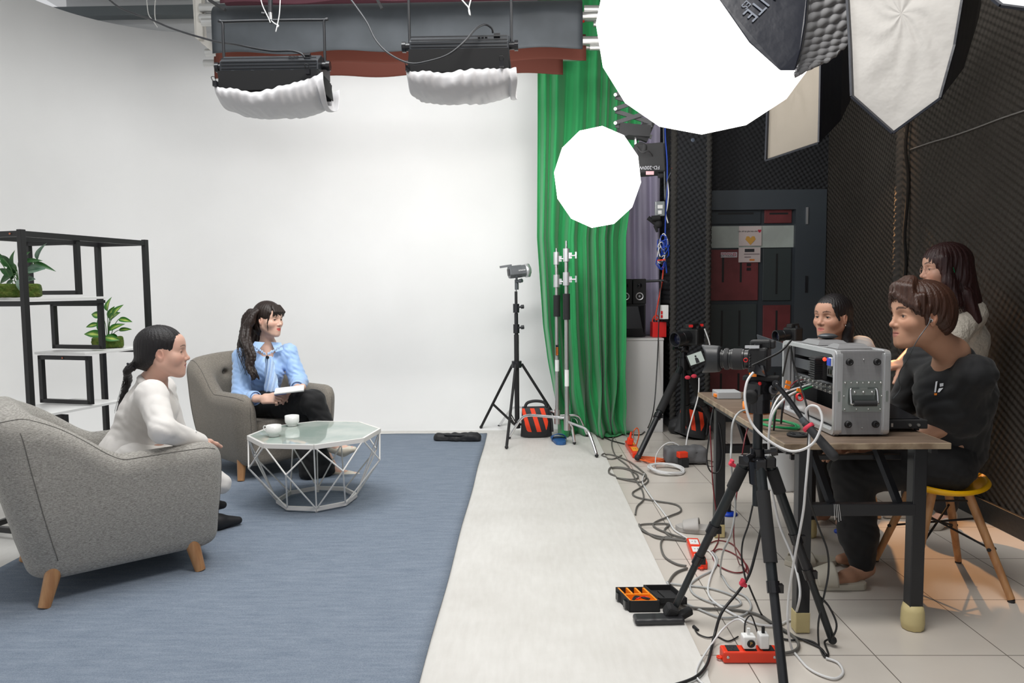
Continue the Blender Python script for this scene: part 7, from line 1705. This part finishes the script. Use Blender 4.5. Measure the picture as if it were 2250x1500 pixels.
cable([(1408, 1160), (1440, 1180), (1475, 1184), (1510, 1188)], .0065, GC, 'short grey cable leading into the orange strip by the tripod leg', name='floor_cable')
cable([(1476, 1182), (1460, 1180), (1452, 1196), (1460, 1222), (1485, 1238), (1508, 1243)], .0065, GC, 'grey cable curl just below the orange strip with white sockets', name='floor_cable')
cable([(1510, 1248), (1485, 1258), (1470, 1280), (1480, 1300), (1500, 1328), (1540, 1336), (1600, 1338), (1660, 1348), (1700, 1370), (1740, 1395), (1755, 1415), (1745, 1430), (1712, 1436)], .007, GC, 'grey cable running from small open case to nearest power strip', name='floor_cable')
cable([(1372, 975), (1340, 966), (1312, 950), (1312, 940), (1326, 935), (1352, 944), (1375, 952), (1405, 955), (1420, 946), (1436, 900, 6.6), (1444, 800, 6.75), (1448, 700, 6.8), (1454, 600, 6.85)], .0065, BC, 'black cable dropping in front of the white counter to floor', name='hanging_cable')
cable([(1416, 1040), (1412, 1060), (1430, 1090), (1450, 1115), (1468, 1140), (1480, 1162), (1500, 1176), (1518, 1188)], .006, WC, 'white cable running from white coil to the orange strip', name='floor_cable')
coil('coiled_cable', F(1464, 1036, .002), .135, 7, .0055, WC, 'coil of white cable lying on the tiles behind main tripod', seed=3, height=.03)
cable([(1440, 1030), (1442, 1000, 5.6), (1458, 978, 5.6), (1478, 972, 5.6), (1498, 985, 5.6), (1508, 1010, 5.6), (1505, 1018, 5.6)], .0055, WC, 'white cable arching from the white coil to black adapter', name='floor_cable')
cable([(1548, 722, 5.8), (1558, 750, 5.75), (1562, 775, 5.75)], .007, WC, 'short white cable at the back of the small rear camera', name='camera_cable')
cable([(1536, 830, 5.8), (1534, 870, 5.75), (1520, 920, 5.7), (1510, 960, 5.65), (1506, 1000, 5.6), (1508, 1012, 5.55)], .007, WC, 'white cable hanging down the rear tripod to black adapter', name='camera_cable')
cable([(1392, 960), (1392, 948, 6.05), (1400, 940, 6.05), (1404, 955, 6.05), (1396, 985), (1392, 1000), (1398, 1008)], .006, OC, 'orange cable loop over power strip near the green curtain', name='floor_cable')
t = thing('orange_cable_coil', 'flattened coil of orange cable at the foot of the rear tripod', 'cable', F(1430, 1012))
for k in range(5): MB().tube([F(a, c, .006+.004*k) for a, c in [(1398+k, 1004+k), (1420, 1003+2.4*k), (1446, 1006+k*1.3), (1463, 1010-k), (1455, 1016-k), (1430, 1012+k), (1412, 1012-k)]], .0045, 8, 5).build('strand', OC, t)
cable([(1512, 1008), (1560, 1012), (1572, 1020), (1560, 1024), (1530, 1010), (1500, 1005), (1478, 1000), (1472, 985), (1480, 978), (1488, 1000), (1482, 1016)], .003, BC, 'thin black cable tangle around the black adapter', name='floor_cable')
# cables hanging off the main camera
cable([(1655, 818, 2.62), (1641, 840, 2.6), (1637, 880, 2.58), (1652, 930, 2.56), (1690, 968, 2.52), (1740, 991, 2.48), (1785, 975, 2.46), (1806, 930, 2.46), (1800, 898, 2.48), (1782, 891, 2.5), (1771, 905, 2.52), (1779, 945, 2.52), (1777, 990, 2.5), (1770, 1070, 2.5), (1764, 1130, 2.52), (1745, 1230, 2.56), (1733, 1310, 2.6), (1731, 1370, 2.6), (1742, 1430), (1780, 1470), (1830, 1490), (1852, 1478), (1842, 1456), (1815, 1445)], .0055, WC, 'white cable making a large loop below the main camera', name='camera_cable')
cable([(1750, 860, 3.05), (1725, 875, 2.9), (1700, 905, 2.85), (1690, 950, 2.85), (1690, 1000, 2.85), (1694, 1060, 2.85), (1712, 1150, 2.85), (1740, 1220, 2.82), (1756, 1280, 2.75), (1756, 1320, 2.7), (1740, 1362), (1705, 1374), (1660, 1370), (1610, 1348), (1570, 1322), (1556, 1300), (1560, 1270), (1572, 1235), (1560, 1212), (1548, 1208)], .006, WC, 'thick white cable from the silver case down between the tripod legs', name='camera_cable')
cable([(1652, 898, 3.2), (1625, 905, 3.1), (1610, 930, 3.05), (1607, 975, 3.05), (1606, 1010, 3.02), (1610, 1060, 3.05), (1616, 1110, 3.1), (1607, 1170, 3.1), (1588, 1215, 3.15), (1584, 1262), (1605, 1292), (1640, 1312), (1650, 1335), (1630, 1352), (1585, 1356), (1540, 1340), (1500, 1322)], .0055, LGC, 'light grey cable looping down left of the main tripod', name='camera_cable')
cable([(1500, 1323), (1475, 1292), (1466, 1282), (1500, 1285), (1560, 1292), (1610, 1308), (1628, 1326), (1600, 1332), (1560, 1322), (1525, 1305), (1517, 1285), (1535, 1268), (1568, 1250), (1576, 1228), (1565, 1212)], .0055, LGC, 'light grey cable lying in a wide loop on tiles by the small case', name='floor_cable')
cable([(1560, 935, 3.7), (1563, 1000, 3.7), (1566, 1060, 3.7), (1572, 1110, 3.7), (1579, 1160, 3.75), (1578, 1190), (1566, 1210), (1553, 1208), (1556, 1196), (1580, 1187), (1610, 1196), (1630, 1225), (1640, 1250), (1620, 1258), (1592, 1250), (1572, 1235), (1566, 1218), (1580, 1206), (1610, 1215), (1640, 1240), (1645, 1262)], .004, DRC, 'dark red cable curled on tiles between the tripod legs', name='floor_cable')
cable([(1651, 925, 3.3), (1640, 950, 3.25), (1632, 990, 3.2), (1622, 1060, 3.2), (1614, 1130, 3.2), (1613, 1190, 3.2), (1625, 1240), (1645, 1262)], .0035, DRC, 'thin dark red cable hanging left of the centre column', name='camera_cable')
cable([(1440, 1512), (1490, 1502), (1530, 1486), (1552, 1462), (1562, 1430), (1570, 1395, 2.72), (1586, 1345, 2.75), (1620, 1302, 2.8), (1645, 1265, 2.82), (1660, 1215, 2.85), (1675, 1150, 2.85)], .007, BC, 'thick black cable sweeping from bottom edge up to the main tripod', name='floor_cable', z=.022)
cable([(1640, 1280, 2.85), (1630, 1230, 2.9), (1632, 1190, 2.9), (1645, 1150, 2.9), (1655, 1105, 2.9)], .0045, BC, 'black cable bowed beside the middle tripod leg', name='camera_cable')
cable([(1645, 1285, 2.8), (1660, 1320, 2.8), (1675, 1352), (1700, 1375), (1740, 1395), (1775, 1410), (1805, 1425), (1815, 1440)], .0045, BC, 'black cable running behind middle tripod leg to the right', name='floor_cable')
cable([(1715, 1402), (1740, 1406), (1760, 1404), (1790, 1412), (1815, 1437)], .005, BC, 'short black mains lead from the nearest power strip', name='floor_cable')
cable([(1525, 1378), (1534, 1392), (1555, 1400), (1575, 1398), (1600, 1408), (1622, 1398)], .0035, BC, 'thin black cable with plug end left of the nearest strip', name='floor_cable')
e = MB(); q = F(1524, 1376, .006); e.cyl(q, q+Vector((.012, -.03, 0)), .007, .004); tag(e.build('cable_plug', BLKM), 'small black plug end lying on tiles left of nearest strip', 'plug')
cable([(1636, 1390, 2.62), (1638, 1365, 2.62), (1650, 1352, 2.62), (1660, 1375, 2.62), (1664, 1388, 2.62)], .0035, BC, 'black cable arching between the two white chargers', name='floor_cable')
cable([(1640, 1372, 2.62), (1620, 1360, 2.66), (1590, 1380, 2.7), (1560, 1420), (1535, 1460), (1530, 1485), (1545, 1502)], .0045, WC, 'white cable from the cube charger down to bottom edge', name='floor_cable', z=.020)
cable([(1698, 1428), (1715, 1455), (1722, 1480), (1716, 1505)], .004, WC, 'white cable end dropping past the bottom right of nearest strip', name='floor_cable')
cable([(1720, 826, 2.95), (1735, 760, 2.8), (1744, 800, 2.8), (1760, 850, 2.75), (1774, 900, 2.7), (1776, 960, 2.68), (1772, 1040, 2.68), (1780, 1100, 2.68), (1800, 1160, 2.7), (1818, 1210, 2.7), (1820, 1260, 2.7), (1808, 1320, 2.68), (1798, 1370, 2.66), (1800, 1420), (1812, 1442), (1820, 1436), (1812, 1410), (1830, 1398, 2.66), (1838, 1370, 2.66), (1820, 1330, 2.68), (1795, 1300, 2.7), (1785, 1250, 2.72), (1770, 1222, 2.72)], .0045, BC, 'long black cable falling beside the right tripod leg', name='camera_cable')
cable([(1652, 803, 2.6), (1680, 790, 2.62), (1715, 772, 2.65), (1738, 748, 2.7)], .005, BC, 'black cable crossing the side of the main camera', name='camera_cable')
cable([(1600, 870, 4.0), (1585, 875, 3.95), (1567, 900, 3.9), (1558, 960, 3.85), (1553, 1010, 3.85), (1562, 1036, 3.85), (1580, 1035, 3.85), (1588, 1000, 3.85), (1584, 950, 3.85), (1576, 910, 3.9), (1580, 885, 3.95), (1620, 880, 3.95)], .005, BC, 'black cable hanging in a loop off the far left end of the table', name='camera_cable')
rnd = random.Random(11)
for k, (a, c, d2, f2, mm, lb) in enumerate(((1730, 865, 1690, 950, BC, 'black cable arcing left out of the case, outermost'), (1735, 860, 1700, 945, BC, 'black cable arcing left out of the case, inner one'), (1762, 850, 1690, 960, WC, 'white cable with orange tag leaving the case connectors'), (1768, 855, 1700, 940, GRN, 'green cable leaving the case connectors to the coil'), (1750, 845, 1716, 930, BC, 'black cable dropping straight from the case connectors'), (1745, 840, 1720, 905, DRC, 'dark red cable leaving the case connectors'))):
    cable([(a+20, c-6, 3.22), (a, c, 3.08), ((a+d2)/2-8, c+8+4*k, 3.0), (d2+4, (c+f2)/2+4, 2.95), (d2, f2, 2.98)], .005 if mm is not DRC else .0035, mm, lb, name='case_cable')
for a, c in ((1732, 840), (1756, 857), (1730, 850)): e = MB(); e.box(P(a, c, 3.02), (.022, .006, .014), (0, .3, .3)); tag(e.build('orange_cable_tag', ORT), {1732: 'upper orange cable tag in front of case connectors', 1756: 'orange cable tag on the white cable by red ring', 1730: 'lower left orange cable tag in front of the case'}[a], 'tag')
e = MB(); e.lathe([(.013, -.006), (.017, -.006), (.017, .006), (.013, .006), (.013, -.006)], P(1757, 872, 2.98), (.3, -1, .1), 24); tag(e.build('cable_tie_ring', RED), 'red ring cable tie in front of the open case', 'cable tie')
for (a, c, y, lb) in ((1633, 1283, 2.79, 'crumpled red velcro tie on black cables at middle tripod leg'), (1609, 1020, 3.0, 'red velcro tie on the light grey cable by tripod hinge')): e = MB(); e.box(P(a, c, y), (.03, .02, .014), (.2, .5, .1), .004); e.box(P(a-2, c-4, y), (.012, .02, .03), (.3, .2, .4), .004); tag(e.build('velcro_tie', PINK), lb, 'cable tie')

for n_, d_ in (('rack_case', (-.043, -.118, 0)), ('rack_device', (-.043, -.118, 0)), ('rack_device.001', (-.043, -.118, 0)), ('rack_device.002', (-.043, -.118, 0)), ('power_brick', (-.043, -.118, 0)), ('plug_block', (-.043, -.118, 0)), ('headphone_pouch', (-.043, -.118, 0)), ('video_switcher', (-.045, -.10, 0)), ('black_box', (-.045, -.10, 0)), ('laptop', (-.04, -.10, 0)), ('converter_box', (-.02, -.10, 0)), ('yellow_stool', (-.032, -.09, 0))):
    o = bpy.data.objects[n_]; o.location = o.location+Vector(d_)
